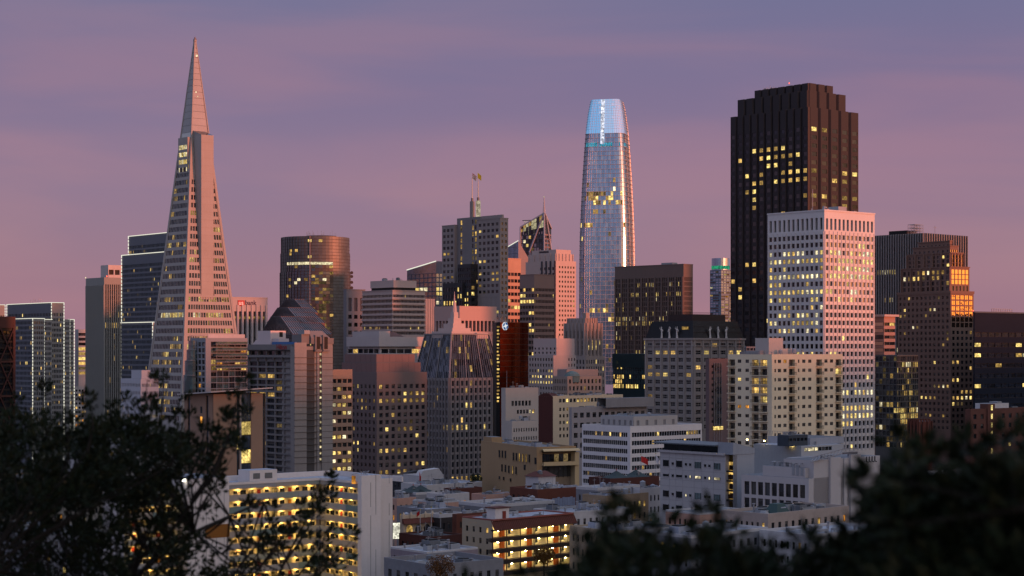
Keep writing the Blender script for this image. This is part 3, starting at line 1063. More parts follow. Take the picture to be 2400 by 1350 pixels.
b.one('aerial', lambda m: (m.bar((17, 2, v.z1), (17, 2, v.z1 + 6), .15, STEEL), m.bar((15, 2, v.z1 + 5), (19, 2, v.z1 + 5), .12, STEEL)))
b.done()

# ---- stepped brown stone tower, sunset in its glass
b = Bld('stepped_stone_tower', 'brown stepped-crown tower whose windows mirror the orange sunset, right side', 2228, 1060, 33, 'tower', wall((0.25, 0.17, 0.14), .7, .14), glass=[GD, GM, GM])
sg = glass('sunset2', (0.06, 0.025, 0.01), 0.88, 0.06, 0.1, (1.0, 0.72, 0.4))  # gold of the reflected sunset is partly put into base and tint
st = [  # xl, xr, yt, x0,y0
    (2104, 2282, 684, None, 0, 0), (2113, 2272, 626, 684, 2.2, 2.0), (2126, 2258, 592, 626, 5, 4.5), (2140, 2246, 575, 592, 8, 8), (2152, 2232, 562, 575, 11, 11)]
for i, (xl, xr, yt, yb, x0, y0) in enumerate(st):
    v = b.vol(xl, xr, yt, yb, x0, y0)
    if i == 0:
        v.face('L', [G(690, 1010, 12, 23, .5, .55, .08, {2: .3, 6: .2, 8: .35, 12: .15, 15: .25, 16: .4, 17: .35}, obj=True, dep=.4, mull=1, frame=b.mat)], m0=.8, m1=.5)
        v.face('R', [G(690, 768, 5, 6, .82, .84, .02, obj=True, dep=.12, glass=[sg], blinds=False, mull=1, frame=b.mat), G(772, 1010, 5, 17, .55, .55, .1, {11: .6, 12: .5}, obj=True, dep=.4, mull=1, frame=b.mat)], m0=.6, m1=.5)
        v.band(b.z(688), b.z(684), .3, b.mat)
    elif i == 1:
        v.face('L', [G(630, 682, 10, 4, .55, .7, .12, {1: .5}, obj=True)], m0=.5, m1=.5)
        v.face('R', [G(630, 666, 5, 3, .8, .84, 0, obj=True, dep=.15, glass=[sg], blinds=False), G(668, 683, 5, 1, .5, .8, 0)], m0=.5, m1=.5)
        v.fins('L', 5, .9, .9, 626, 684, b.mat, name='buttress')
    elif i == 2:
        v.face('L', [G(595, 625, 9, 3, .55, .7, .12, obj=True)], m0=.5, m1=.5)
        v.face('R', [G(595, 624, 4, 3, .8, .8, 0, obj=True, dep=.15, glass=[sg], blinds=False)], m0=.5, m1=.5)
        v.fins('L', 5, .9, .9, 592, 626, b.mat, name='buttress'); v.fins('R', 4, .7, .7, 590, 626, b.mat, name='buttress')
    else:
        v.face('L', [G(yt + 5, yb, 8, 1, .45, .5, 0)]); v.face('R', [G(yt + 5, yb, 4, 1, .6, .6, 0, glass=[sg])])
    v.band(v.z1, v.z1 + .6, .35, b.mat)
b.done()

# ---- orange striped narrow block, and glass block beside it
b = Bld('striped_narrow_block', 'narrow pink and black striped block glowing orange beside the white grid tower', 2072, 1000, 40, 'building', wall((0.4, 0.28, 0.25), .7))
v = b.vol(2040, 2098, 742)
v.face('L', [G(752, 1010, 1, 17, .86, .62, .02, obj=True, glass=[sunset_tint_glass, sunset_tint_glass, GM], blinds=False)])
v.face('R', [G(752, 1010, 2, 17, .99, .5, .05, {0: .4, 6: .5}, obj=True, dep=.6, blinds=False)])
v.band(v.z1, v.z1 + 1.2, 1.6, wall((.5, .42, .4)), 'roof_slab', True)
b.done()
b = Bld('glass_lit_block', 'low glass block with two fully lit floors below the stepped stone tower', 2102, 930, 40, 'building', wall((0.12, 0.12, 0.12), .4), glass=[GD, GM, GB, L5])
v = b.vol(2096, 2152, 832, wy=14)
v.face('L', [G(834, 1050, 6, 16, .85, .8, .1)])
v.face('R', [G(834, 1050, 12, 16, .82, .82, .12, {1: .95, 2: .3, 9: .9, 10: .95, 11: .3}, dep=.25)])
b.done()

# ---- dark blue block at the right edge
b = Bld('dark_blue_block', 'dark navy glass office block cut off by the right edge', 2284, 1010, 40, 'building', wall((0.022, 0.032, 0.055), .7, .2, .1), glass=[glass('navy', (0.008, 0.012, 0.022), .0, .15)])
v = b.vol(2281, 2560, 733)
v.face('R', [G(772, 990, 18, 9, .93, .42, .0, {0: .1, 1: .15, 2: .35, 3: .12, 4: .25, 5: .1, 6: .12}, dep=.3, obj=True, blinds=False, lits=[L0, L3, L1])])
v.face('L', [])
v.band(v.z1, v.z1 + .8, .3, wall((.12, .14, .17)))
b.one('roof_frame', lambda m: [m.bar((22 + i * 2.2, 4, v.z1), (22 + i * 2.2, 4, v.z1 + 2.6), .15, STEEL) for i in range(10)] + [m.bar((22, 4, v.z1 + k), (41.8, 4, v.z1 + k), .15, STEEL) for k in (1.4, 2.6)])
lamp_dot(b, (1.5, 2, v.z1 + 1.2), .35, RED)
b.done()

# ---- slim far tower with green top
b = Bld('far_slim_tower', 'far slim blue glass tower with a green lit drum on top', 1690, 2366, 40, 'tower', wall((0.2, 0.25, 0.3), .4), glass=[glass('tower_blue'), glass('tower_blue2'), GM])
v = b.vol(1664, 1716, 632)
for s in 'LR':
    v.face(s, [G(634, 830, 4, 32, .97, .6, .05, {9: .3, 14: .2}, dep=.5)])
b.one('drum', lambda m: m.prism([(14 + 12 * math.cos(a * math.pi / 12), 14 + 12 * math.sin(a * math.pi / 12)) for a in range(24)], v.z1, b.z(604), glass('tower_blue2'), ROOFD))
b.one('green_light_band', lambda m: m.prism([(14 + 12.2 * math.cos(a * math.pi / 12), 14 + 12.2 * math.sin(a * math.pi / 12)) for a in range(24)], b.z(630), b.z(622), lit('green', (.05, .6, .3), .45), ROOFD))
v2 = b.vol(1686, 1708, 690, x0=-3, y0=-3)
v2.face('L', []); v2.face('R', [G(692, 830, 2, 22, .9, .6, .2, {0: .9, 3: .9, 4: .6}, lits=[L4, L1])])
b.done()

# ---- twin slab hotel tower with two flagpoles
b = Bld('twin_flagpole_tower', 'grey concrete tower of two slabs with twin flagpole pylons', 1172, 1341, 40, 'tower', wall((0.33, 0.29, 0.28), .75, .1), lits=[L0, L0, L1, L2])
v = b.vol(1118, 1191, 512)
v.face('L', [G(517, 690, 5, 12, .6, .5, .04, {0: .2, 5: .2, 6: .12, 8: .25, 9: .2}, obj=True, mull=1), G(694, 722, 5, 1, .7, .9, 0, dep=.15, glass=[b.mat]), G(724, 780, 5, 4, .6, .5, .15, obj=True, mull=1)], m0=1, m1=1)
v.face('R', [G(517, 780, 2, 19, .5, .5, .06, obj=True)], m0=.5, m1=.5)
v.band(v.z1, v.z1 + .7, .2, b.mat)
pb = b.u('L', 1118) - .5
v3 = b.vol(x0=3, y0=1.5, wx=v.x1 - 6, wy=v.y1 - 3, yt=502, yb=512); v3.face('L', []); v3.face('R', [])
core = wall((0.27, 0.25, 0.25), .7)
vb = b.vol(x0=3, y0=pb + .5, wx=12, wy=b.u('L', 1072, 3) - pb, yt=502, mat=core)
vb.face('L', [G(506, 780, 8, 19, .6, .72, .0, skip=lambda c, r: c not in (1, 2, 6), dep=.4, lits=[L0, L1], glass=[L1, L2, GM, L5])])
vb.face('R', [])
vc = b.vol(x0=0.5, y0=vb.y1 + .01, wx=10, wy=b.u('L', 1036, .5) - vb.y1, yt=519)
vc.face('L', [G(523, 780, 3, 18, .62, .5, .06, {8: .5, 10: .3}, obj=True, mull=1)], m0=.6, m1=.6)
vc.face('R', [])
vc.band(vc.z1, vc.z1 + .6, .15, b.mat)
dk = wall((0.06, 0.06, 0.068), .5)
vd = b.vol(x0=-7, y0=pb - .5, wx=9.5, wy=b.u('L', 1072, -7) - pb, yt=616, mat=dk)
vd.face('L', [G(622, 780, 6, 11, .6, .55, .1, {4: .3, 5: .3, 6: .5, 7: .5}, dep=.4)])
vd.face('R', [G(622, 780, 2, 11, .6, .55, .1)])
ve = b.vol(x0=-9, y0=vd.y1 - 8, wx=9, wy=24, yt=660, mat=dk)
ve.face('L', [G(668, 780, 7, 7, .6, .6, .08, {1: .3, 2: .4, 3: .4}, dep=.4)]); ve.face('R', [])
for i, (px, ytop, ypy) in enumerate(((1106, 404, 462), (1120, 403, 462))):
    yy = b.u('L', px, 8)
    def py_(m, yy=yy, ypy=ypy, ytop=ytop, i=i):
        m.box(7, 9.6, yy - 1.3, yy + 1.3, b.z(512), b.z(ypy), lit('pylon_glow', (1.0, .85, .6), .75) if i else b.mat)  # right pylon's own surface glows in place of floodlighting
        m.box(7.6, 9, yy - .7, yy + .7, b.z(ypy), b.z(ypy - 8), core)
        m.bar((8.3, yy, b.z(ypy - 8)), (8.3, yy, b.z(ytop)), .5, wall((.6, .56, .5)), 8, .22)
    b.one('flagpole_pylon', py_)
b.done()
def flag(name, label, px, py, D, w, h, cols, rot=30, pole=None, cat='flag'):
    """cloth flag hanging from its halyard in slow waves; cols: row colours top to bottom"""
    m = MB()
    n = 10
    for r, c in enumerate(cols):
        mt = wall(c, .8, .1)
        for i in range(n):
            fx = lambda k, z: (w * k / n * .9, .25 * math.sin(k * 1.1 + z) * k / n, z - .55 * h * (k / n) ** 1.3)
            z1, z0 = -h * r / len(cols), -h * (r + 1) / len(cols)
            m.poly([fx(i, z0), fx(i + 1, z0), fx(i + 1, z1), fx(i, z1)], mt)
    o = m.obj(name)
    o.location = ((px - CX) / F * D, D, HC + (HY - py) / F * D)
    o.rotation_euler = (0, 0, rad(rot))
    return tag(o, label, cat)
flag('flag', 'striped flag on the left pylon pole of the twin slab tower', 1107, 406, 1347, 3.6, 4.2, [(.6, .15, .12), (.7, .65, .6)] * 3, 20)
flag('flag', 'yellow flag on the right pylon pole of the twin slab tower', 1119.5, 405, 1342, 3.2, 4.0, [(.75, .5, .05)], 20)

# ---- far spired tower with slanted braced top
def braced_spire_tower():
    b = Bld('braced_spire_tower', 'far dark tower with slanted lit crown, white diagonal brace and needle spire', 1276, 1868, 58, 'tower', wall((0.1, 0.1, 0.12), .4), glass=[glass('dk_tower', (.02, .022, .03), .25, .08), GD, GM])
    v = b.vol(1220, 1292, 548)
    v.face('L', [G(550, 760, 9, 22, .9, .75, .03, {1: .12, 3: .15, 4: .15}, dep=.3)])
    v.face('R', [G(550, 760, 3, 22, .9, .75, .03, dep=.3)], mat=wall((.3, .25, .25)))
    wl, wr, z0 = v.y1, v.x1, v.z1
    zA, zB = b.z(499), b.z(530)
    fr = wall((.45, .45, .48), .4)
    m = MB()
    crown = [lit('crown_win', (.95, .85, .5), .55), GM, L2]
    n = 9
    rr = random.Random(4)
    for i in range(n):
        a, c = wl * i / n, wl * (i + 1) / n
        za, zc = zA + (zB - zA) * i / n, zA + (zB - zA) * (i + 1) / n
        for k in range(3):
            q0, q1 = k / 3, (k + 1) / 3
            m.poly([(0, a, z0 + (za - z0) * q0), (0, c - .4, z0 + (zc - z0) * q0), (0, c - .4, z0 + (zc - z0) * q1), (0, a, z0 + (za - z0) * q1)], GD if k < 1 else rr.choice(crown))
    m.poly([(0, 0, z0), (wr, 0, z0), (wr, 0, zB - 2), (0, 0, zA)], GM)
    m.poly([(0, 0, zA), (wr, 0, zB - 2), (wr, wl, z0), (0, wl, zB)], ROOFD)
    m.obj('slanted_crown', b.root)
    m = MB()
    for p, q in (((-.3, wl, zB), (-.3, -.2, zA)), ((-.3, 0, z0 - 60), (-.3, 0, zA)), ((-.4, 0, zA), (-.4, wl * .62, b.z(590))), ((0, -.4, zA), (wr, -.4, zB - 2)), ((wr * .2, -.4, zA - 4), (wr, -.4, b.z(590))), ((-.3, wl, zB), (-.3, wl, b.z(600)))):
        m.bar(p, q, .9, fr)
    m.obj('brace', b.root)
    b.one('spire', lambda m: m.bar((1, 1, zA - 1), (1, 1, b.z(460)), 1.5, fr, 6, .3))
    lamp_dot(b, (1, 1, b.z(461)), .6, L3, 'spire_lamp')
    m = MB()
    for i in range(8):
        m.bar((4, wl * (.35 + .08 * i), z0), (4, wl * (.35 + .08 * i), b.z(514)), .25, lit('mast_glow', (.9, .85, .55), .45))
    m.bar((4, wl * .3, b.z(514)), (4, wl, b.z(514)), .5, ROOFD)
    m.obj('roof_screen', b.root)
    b.done()
braced_spire_tower()

# ---- small pointed blue glass tower and its neighbour
b = Bld('pointed_glass_tower', 'small far blue glass tower with a pointed lit roof edge left of the braced tower', 1215, 1700, 40, 'tower', glass('tower_blue2'))
wl, wr = b.u('L', 1188), b.u('R', 1238)
m = MB()
z0, za, zb_ = 0, b.z(564), b.z(578)
gm = glass('tower_blue2')
m.poly([(0, 0, 0), (0, wl, 0), (0, wl, zb_), (0, 0, za)], gm); m.poly([(0, 0, 0), (wr, 0, 0), (wr, 0, b.z(603)), (0, 0, za)], wall((.3, .26, .27), .4))
m.poly([(0, 0, za), (wr, 0, b.z(603)), (wr, wl, zb_), (0, wl, zb_)], ROOFD); m.poly([(wr, 0, 0), (wr, wl, 0), (wr, wl, zb_), (wr, 0, b.z(603))], gm)
m.obj('curtain_wall', b.root)
m = MB()
for i in range(1, 9): m.bar((-.1, wl * i / 9, 0), (-.1, wl * i / 9, za + (zb_ - za) * i / 9), .25, wall((.2, .2, .24)))
for k in range(12): m.bar((-.1, 0, za - 6 * k - 6), (-.1, wl, za - 6 * k - 6), .22, wall((.2, .2, .24)))
m.obj('mullions', b.root, stuff=True)
b.one('edge_light', lambda m: m.bar((-.3, 0, za), (-.3, wl, zb_), .4, STRIP))
b.done()
# ---- stepped pink stone tower
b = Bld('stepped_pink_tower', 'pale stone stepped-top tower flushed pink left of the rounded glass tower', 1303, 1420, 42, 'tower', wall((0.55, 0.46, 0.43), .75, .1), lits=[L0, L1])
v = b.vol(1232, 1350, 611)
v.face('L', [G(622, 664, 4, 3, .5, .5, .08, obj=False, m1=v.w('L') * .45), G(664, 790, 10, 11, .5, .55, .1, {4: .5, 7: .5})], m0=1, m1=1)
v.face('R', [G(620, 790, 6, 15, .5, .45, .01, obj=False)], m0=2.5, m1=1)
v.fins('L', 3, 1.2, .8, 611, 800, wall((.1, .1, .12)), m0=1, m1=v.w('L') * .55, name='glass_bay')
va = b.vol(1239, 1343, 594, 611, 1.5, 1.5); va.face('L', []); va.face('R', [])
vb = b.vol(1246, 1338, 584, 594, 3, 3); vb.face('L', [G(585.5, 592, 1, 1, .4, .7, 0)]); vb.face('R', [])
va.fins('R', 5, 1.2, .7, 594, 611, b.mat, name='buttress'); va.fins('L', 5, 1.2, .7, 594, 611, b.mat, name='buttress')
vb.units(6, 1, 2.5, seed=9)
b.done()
# ---- orange lit slim tower, striped tower in front
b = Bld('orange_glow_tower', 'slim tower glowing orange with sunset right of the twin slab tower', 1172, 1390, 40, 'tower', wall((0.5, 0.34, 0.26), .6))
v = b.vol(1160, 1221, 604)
v.face('L', []); v.face('R', [G(634, 790, 6, 10, .85, .5, .06, {4: .3, 5: .2, 7: .3}, glass=[sunset_tint_glass, sunset_tint_glass, GM, GD])], m0=.5)
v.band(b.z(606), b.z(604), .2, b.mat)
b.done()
b = Bld('brown_ribbon_tower', 'brown tower with ribbon windows and plain top band between two pink towers', 1252, 1280, 40, 'tower', wall((0.3, 0.22, 0.2), .7, .1), lits=[L0, L0, L1])
v = b.vol(1218, 1299, 644)
v.face('L', [G(672, 850, 5, 13, .96, .55, .12, {0: .6, 2: .9, 4: .3, 5: .5, 6: .7, 7: .4, 8: .3}, dep=.7)])
v.face('R', [G(672, 850, 14, 13, .75, .5, .03, dep=.7)], m0=.4)
v.band(v.z1, v.z1 + .5, .2, b.mat)
b.done()
# ---- slanted blue office
b = Bld('slanted_blue_office', 'blue glass office with sloping lit roof edge left of the twin slab tower', 1022, 1500, 40, 'building', wall((0.12, 0.15, 0.2), .4), glass=[glass('tower_blue'), glass('tower_blue3')])
v = b.vol(954, 1046, 640, mat=b.mat)
v.face('L', [G(640, 800, 7, 15, .92, .8, .06, {3: .8, 2: .3, 4: .15, 5: .2, 6: .3}, dep=.25, lits=[L3, L3, L0])])
v.face('R', [G(640, 800, 3, 15, .8, .75, .3, {0: .1, 1: .1, 3: .9, 4: .9, 5: .8, 6: .8}, dep=.25, lits=[L3, L0])])
wl, wr = v.y1, v.x1
m = MB()
za, zc = b.z(612), b.z(629)
gm = glass('tower_blue')
m.poly([(0, 0, v.z1), (0, wl, v.z1), (0, wl, zc), (0, 0, za)], gm); m.poly([(0, 0, v.z1), (wr, 0, v.z1), (wr, 0, za), (0, 0, za)], wall((.2, .2, .24), .8, .2, .1))
m.poly([(0, 0, za), (wr, 0, za), (wr, wl, zc), (0, wl, zc)], ROOFM); m.poly([(wr, 0, v.z1), (wr, wl, v.z1), (wr, wl, zc), (wr, 0, za)], gm)
m.obj('roof', b.root)
b.one('edge_light', lambda m: m.bar((-.2, 0, za), (-.2, wl, zc), .45, STRIP))
b.done()

# ================================================================ middle distance, left half
OFF_L = [L1, L2, L2, L5, L0, L5]
# ---- outlined office towers at the left
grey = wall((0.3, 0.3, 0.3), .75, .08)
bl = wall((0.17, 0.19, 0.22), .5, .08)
def outlined(name, label, D, blocks, seed):
    b = None
    for i, (xl, xc, xr, yt, nL, nR, edges, off) in enumerate(blocks):
        if b is None:
            b = Bld(name, label, xc, D, 40, 'tower', grey, lits=OFF_L, seed=seed)
            x0 = y0 = 0.0
        else:
            # corner of this block expressed in the first block's axes
            k = (xc - CX) / F

            p = Vector((k * (D + off), D + off)) - Vector((b.P.x, b.P.y))
            x0, y0 = p.dot(b.ex), p.dot(b.ey)
        v = b.vol(xl, xr, yt, None, x0, y0)
        rows = max(3, int((1010 - yt) / 11.6))
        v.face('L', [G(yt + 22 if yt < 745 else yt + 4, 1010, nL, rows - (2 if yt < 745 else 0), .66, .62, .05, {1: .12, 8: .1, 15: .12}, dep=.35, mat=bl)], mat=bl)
        v.face('R', [G(yt + 22 if yt < 745 else yt + 4, 1010, nR, rows - (2 if yt < 745 else 0), .62, .58, .08, {10: .3}, dep=.35)], m0=.4, m1=.4)
        if edges:
            v.outline(edges=edges, w=.6)
    return b
b = outlined('outlined_tower', 'stepped grey office tower traced with white light strings, lower left', 1350,
    [(17, 121, 149, 709, 30, 7, 'NLR', 0), (33, 77, 104, 747, 14, 6, 'N', -16), (94, 104, 122, 749, 3, 5, 'N', -9), (140, 149, 164, 748, 2, 5, '', 8), (160, 164, 173, 748, 2, 3, 'NR', 14)], 11)
b.one('aerial', lambda m: [m.bar((4, 24 + 3 * i, b.z(709)), (4, 24 + 3 * i, b.z(709) + 2 + (i % 3)), .12, STEEL) for i in range(8)])
b.done()
b = outlined('outlined_tower', 'sliver of a light-traced grey tower at the left edge', 1500, [(-90, -20, 11, 714, 12, 6, 'R', 0)], 12)
b.done()
b = outlined('outlined_slab', 'tall blue grey slab with light-traced steps behind the pyramid tower', 1160,
    [(286, 400, 430, 589, 38, 10, 'L', 0), (284, 358, 384, 756, 26, 8, 'N', -22), (302, 404, 440, 540, 34, 10, 'L', 16)], 13)
b.done()
# ---- brown cross-braced block
b = Bld('cross_braced_block', 'dark red brown block with steel cross bracing at the left edge', -70, 1120, 40, 'building', wall((0.03, 0.02, 0.022), .5), glass=[GD], lits=[L4, L2])
v = b.vol(-120, 33, 741)
v.face('R', [G(772, 1000, 12, 16, .9, .7, .0, {6: .25, 8: .1, 7: .12}, dep=.5)])
v.face('L', [])
def braces(m):
    rb = wall((0.11, 0.045, 0.04), .6)
    W, z0, z1 = v.x1, b.z(1010), b.z(766)
    m.box(-.4, W + .4, -.9, .4, b.z(768), b.z(741), rb)
    m.box(W - 1, W + .5, -1.0, .5, 0, b.z(741), rb)
    for k in range(3):
        za, zb_ = b.z(766 + 82 * k), b.z(766 + 82 * (k + 1))
        for a in range(3):
            xa, xb = W * a / 3, W * (a + 1) / 3
            m.bar((xa, -.6, za), (xb, -.6, zb_), .45, rb); m.bar((xb, -.6, za), (xa, -.6, zb_), .45, rb)
        m.box(0, W, -.9, -.1, zb_ - .6, zb_ + .6, rb)
b.one('cross_brace', braces)
b.done()
b = Bld('striped_strip_block', 'narrow white block with balcony stripes left of the ribbed grey tower', 184, 1420, 40, 'building', wall((0.5, 0.48, 0.48)))
v = b.vol(176, 205, 772)
v.face('L', []); v.face('R', [G(778, 880, 1, 9, .96, .62, .25, dep=.8)])
v2 = b.vol(170, 205, 905, x0=-6, y0=-6); v2.face('L', []); v2.face('R', [G(910, 1000, 4, 9, .6, .5, .45, lits=[L4, L1])])
b.done()
# ---- ribbed grey tower with pink edge
b = Bld('ribbed_grey_tower', 'grey finely ribbed tower with dark striped sunset side, left of the pyramid', 244, 1260, 40, 'tower', wall((0.33, 0.33, 0.31), .8, .06), lits=[L1, L2, L5])
v = b.vol(201, 292, 650)
v.face('L', [G(668, 1000, 22, 26, .35, .85, .02, {5: .3}, dep=.3, glass=[wall((.09, .1, .1))])], m0=.3, m1=.3)
v.face('R', [G(666, 1000, 9, 26, .55, .97, .05, {5: .25, 7: .5, 9: .25}, dep=1.0)], m0=.6, m1=.2)
v.fins('L', 22, .5, .35, 668, 1000, b.mat, .3, .3, 'rib')
vp = b.vol(236, 296, 620, 650, x0=5, y0=3.5, mat=wall((.55, .5, .48)))
vp.face('L', []); vp.face('R', [G(630, 644, 3, 1, .8, .85, 0, dep=1.0, glass=[DARK])])
lamp_dot(b, (2, -.2, v.z1 + .8), .5, RED)
lamp_dot(b, (0, v.y1, v.z1 + .6), .45, L3)
b.done()
# ---- bank slab with sign
b = Bld('sign_slab', 'pale stone slab with a red and blue bank sign near its top', 520, 1200, 36, 'building', wall((0.46, 0.42, 0.42), .75, .08), lits=[L2, L5])
v = b.vol(508, 627, 697)
v.face('L', []); v.face('R', [G(729, 830, 9, 1, .5, 1.0, 0, dep=1.2)], m0=1.0, m1=1.0)
v.fins('R', 9, 1.4, .7, 714, 830, wall((.5, .46, .46)), 1, 1, 'pier')
b.one('parapet', lambda m: m.box(-.15, v.x1 + .1, -.15, v.y1, v.z1, v.z1 + .5, b.mat))
u0 = b.u('R', 557)
zc = b.z(710)
shield = wall((.45, .03, .04), .5, .05)
m = MB()
s = (b.u('R', 573) - u0)
pts = [(0, 2.0), (s, 2.0), (s, -1.0), (s * .55, -1.9), (s * .45, -1.9), (0, -1.0)]
m.poly([(u0 + x, -.34, zc + z) for x, z in pts], shield)
for i in range(6):
    (xa, za), (xb, zb2) = pts[i], pts[(i + 1) % 6]
    m.poly([(u0 + xa, -.34, zc + za), (u0 + xb, -.34, zc + zb2), (u0 + xb, 0, zc + zb2), (u0 + xa, 0, zc + za)], shield)
sg_ = m.obj('sign_shield', b.root)
lettering(b.root, 'us', 4.2, on_face('R', u0 + .5, -.4, zc - 1.0), wall((.85, .85, .85), .5, .02), bold=.06)
lettering(b.root, 'bank', 4.5, on_face('R', u0 + s + .3, -.1, zc - 1.0), wall((.01, .03, .12), .5, .02), bold=.06)
# lit floor glimpsed between the piers
for i in range(9):
    st_ = (v.x1 - 2) / 9
    ob = b.one('window', lambda m: m.box(1 + st_ * i + st_ * .27, 1 + st_ * (i + 1) - st_ * .27, 1.02, 1.1, b.z(747), b.z(741), L2))
b.done()
# ---- serrated round glass tower
def serrated_tower():
    D = 1500.0
    b = Bld('round_glass_tower', 'round serrated brown glass tower with one brilliant floor and rooftop aerials', 730, D, 0, 'tower')
    Rm = 81.5 / F * D
    cy = Rm
    g1 = glass('rt1', (.07, .072, .076), .02, .5, .02, (1, .95, .9), .5); g2 = glass('rt2', (.018, .022, .034), .1, .25, .02); g3 = glass('rt3', (.04, .03, .026), .02, .5, .03, (1, .9, .85))
    fr_ = wall((.12, .1, .1), .5)
    body, mull = MB(), MB()
    n = 60
    rr = random.Random(8)
    ys = [553 + 7.6 * i for i in range(46)]
    for i in range(len(ys) - 1):
        yt, yb = ys[i], ys[i + 1]
        ym = (yt + yb) / 2
        Rr = Rm + (0.5 if ym > 590 else 0) + (.6 if ym > 637 else 0)
        z1, z0 = b.z(yt), b.z(yb)
        for k in range(n):
            a0, a1 = 2 * math.pi * k / n, 2 * math.pi * (k + 1) / n
            ra, rb = Rr - .55, Rr + .0           # saw-tooth plan
            pa = (ra * math.sin(a0), cy - ra * math.cos(a0)); pb = (rb * math.sin(a1), cy - rb * math.cos(a1))
            pc = (ra * math.sin(a1), cy - ra * math.cos(a1))
            am = ((a0 + a1) / 2 + math.pi) % (2 * math.pi) - math.pi      # 0 = facing camera, + right
            sx = math.sin(am)
            seen = abs(am) < 1.7
            upper = ym < 614
            mt = g1 if upper or sx > .62 or sx < -.72 else (g2 if sx < -.02 else rr.choice([g2, g3]))
            if seen and -.72 < sx < .6:
                if 614 < ym < 624: mt = L3
                elif upper and rr.random() < .06: mt = rr.choice([L0, L1, L2])
                elif 650 < ym < 668 and sx < .45 and rr.random() < .35: mt = rr.choice([L3, L2, L2])
                elif ym > 624 and sx > 0 and rr.random() < .13: mt = rr.choice([L1, L2, L2, L5])
                elif ym > 624 and rr.random() < .04: mt = rr.choice([L1, L2])
            if seen and .25 < sx < .5 and ym > 630 and rr.random() < .3: mt = rr.choice([L5, L2])
            body.poly([(*pa, z0), (*pb, z0), (*pb, z1), (*pa, z1)], mt)
            body.poly([(*pb, z0), (*pc, z0), (*pc, z1), (*pb, z1)], fr_)
            mull.poly([(pa[0] * 1.004, cy + (pa[1] - cy) * 1.004, z0), (pb[0] * 1.004, cy + (pb[1] - cy) * 1.004, z0), (pb[0] * 1.004, cy + (pb[1] - cy) * 1.004, z0 + .45), (pa[0] * 1.004, cy + (pa[1] - cy) * 1.004, z0 + .45)], fr_)
    zb0 = b.z(ys[-1])
    body.prism([((Rm + 1) * math.sin(2 * math.pi * k / n), cy - (Rm + 1) * math.cos(2 * math.pi * k / n)) for k in range(n)], 0, zb0, fr_)
    body.prism([((Rm - .7) * math.sin(2 * math.pi * k / n), cy - (Rm - .7) * math.cos(2 * math.pi * k / n)) for k in range(n)], b.z(556), b.z(553) - .05, fr_, ROOFD)
    body.obj('curtain_wall', b.root, stuff=True)
    mull.obj('mullions', b.root, stuff=True)
    b.one('central_mullion', lambda m: m.box(-1.6, -.8, -.9, .5, 0, b.z(553), wall((.3, .26, .26))))
    zt = b.z(553)
    b.one('roof_drum', lambda m: m.prism([(5 + 13 * math.sin(k * math.pi / 12), cy - 13 * math.cos(k * math.pi / 12)) for k in range(24)], zt, zt + 1.6, ROOFD))
    m = MB()
    for k in range(26):
        x, y, h = rr.uniform(-8, 18), cy + rr.uniform(-9, 9), rr.uniform(1.2, 5)
        m.bar((x, y, zt + 1.6), (x + rr.uniform(-.6, .6), y, zt + 1.6 + h), .1, STEEL)
        if rr.random() < .5: m.bar((x - .7, y, zt + 1.4 + h * .8), (x + .7, y, zt + 1.6 + h), .08, STEEL)
    m.obj('roof_aerials', b.root, stuff=True)
    for k, py in enumerate((636, 645, 659, 672)):
        b.one('dish', lambda m: (m.bar((Rm + 2.2, cy - 2.4, b.z(py)), (Rm + 2.2, cy - 3.1, b.z(py)), 1.35, wall((.12, .1, .1)), 10), m.bar((Rm - .5, cy - 2, b.z(py)), (Rm + 2.4, cy - 2.4, b.z(py)), .2, STEEL)))
    b.done()
serrated_tower()
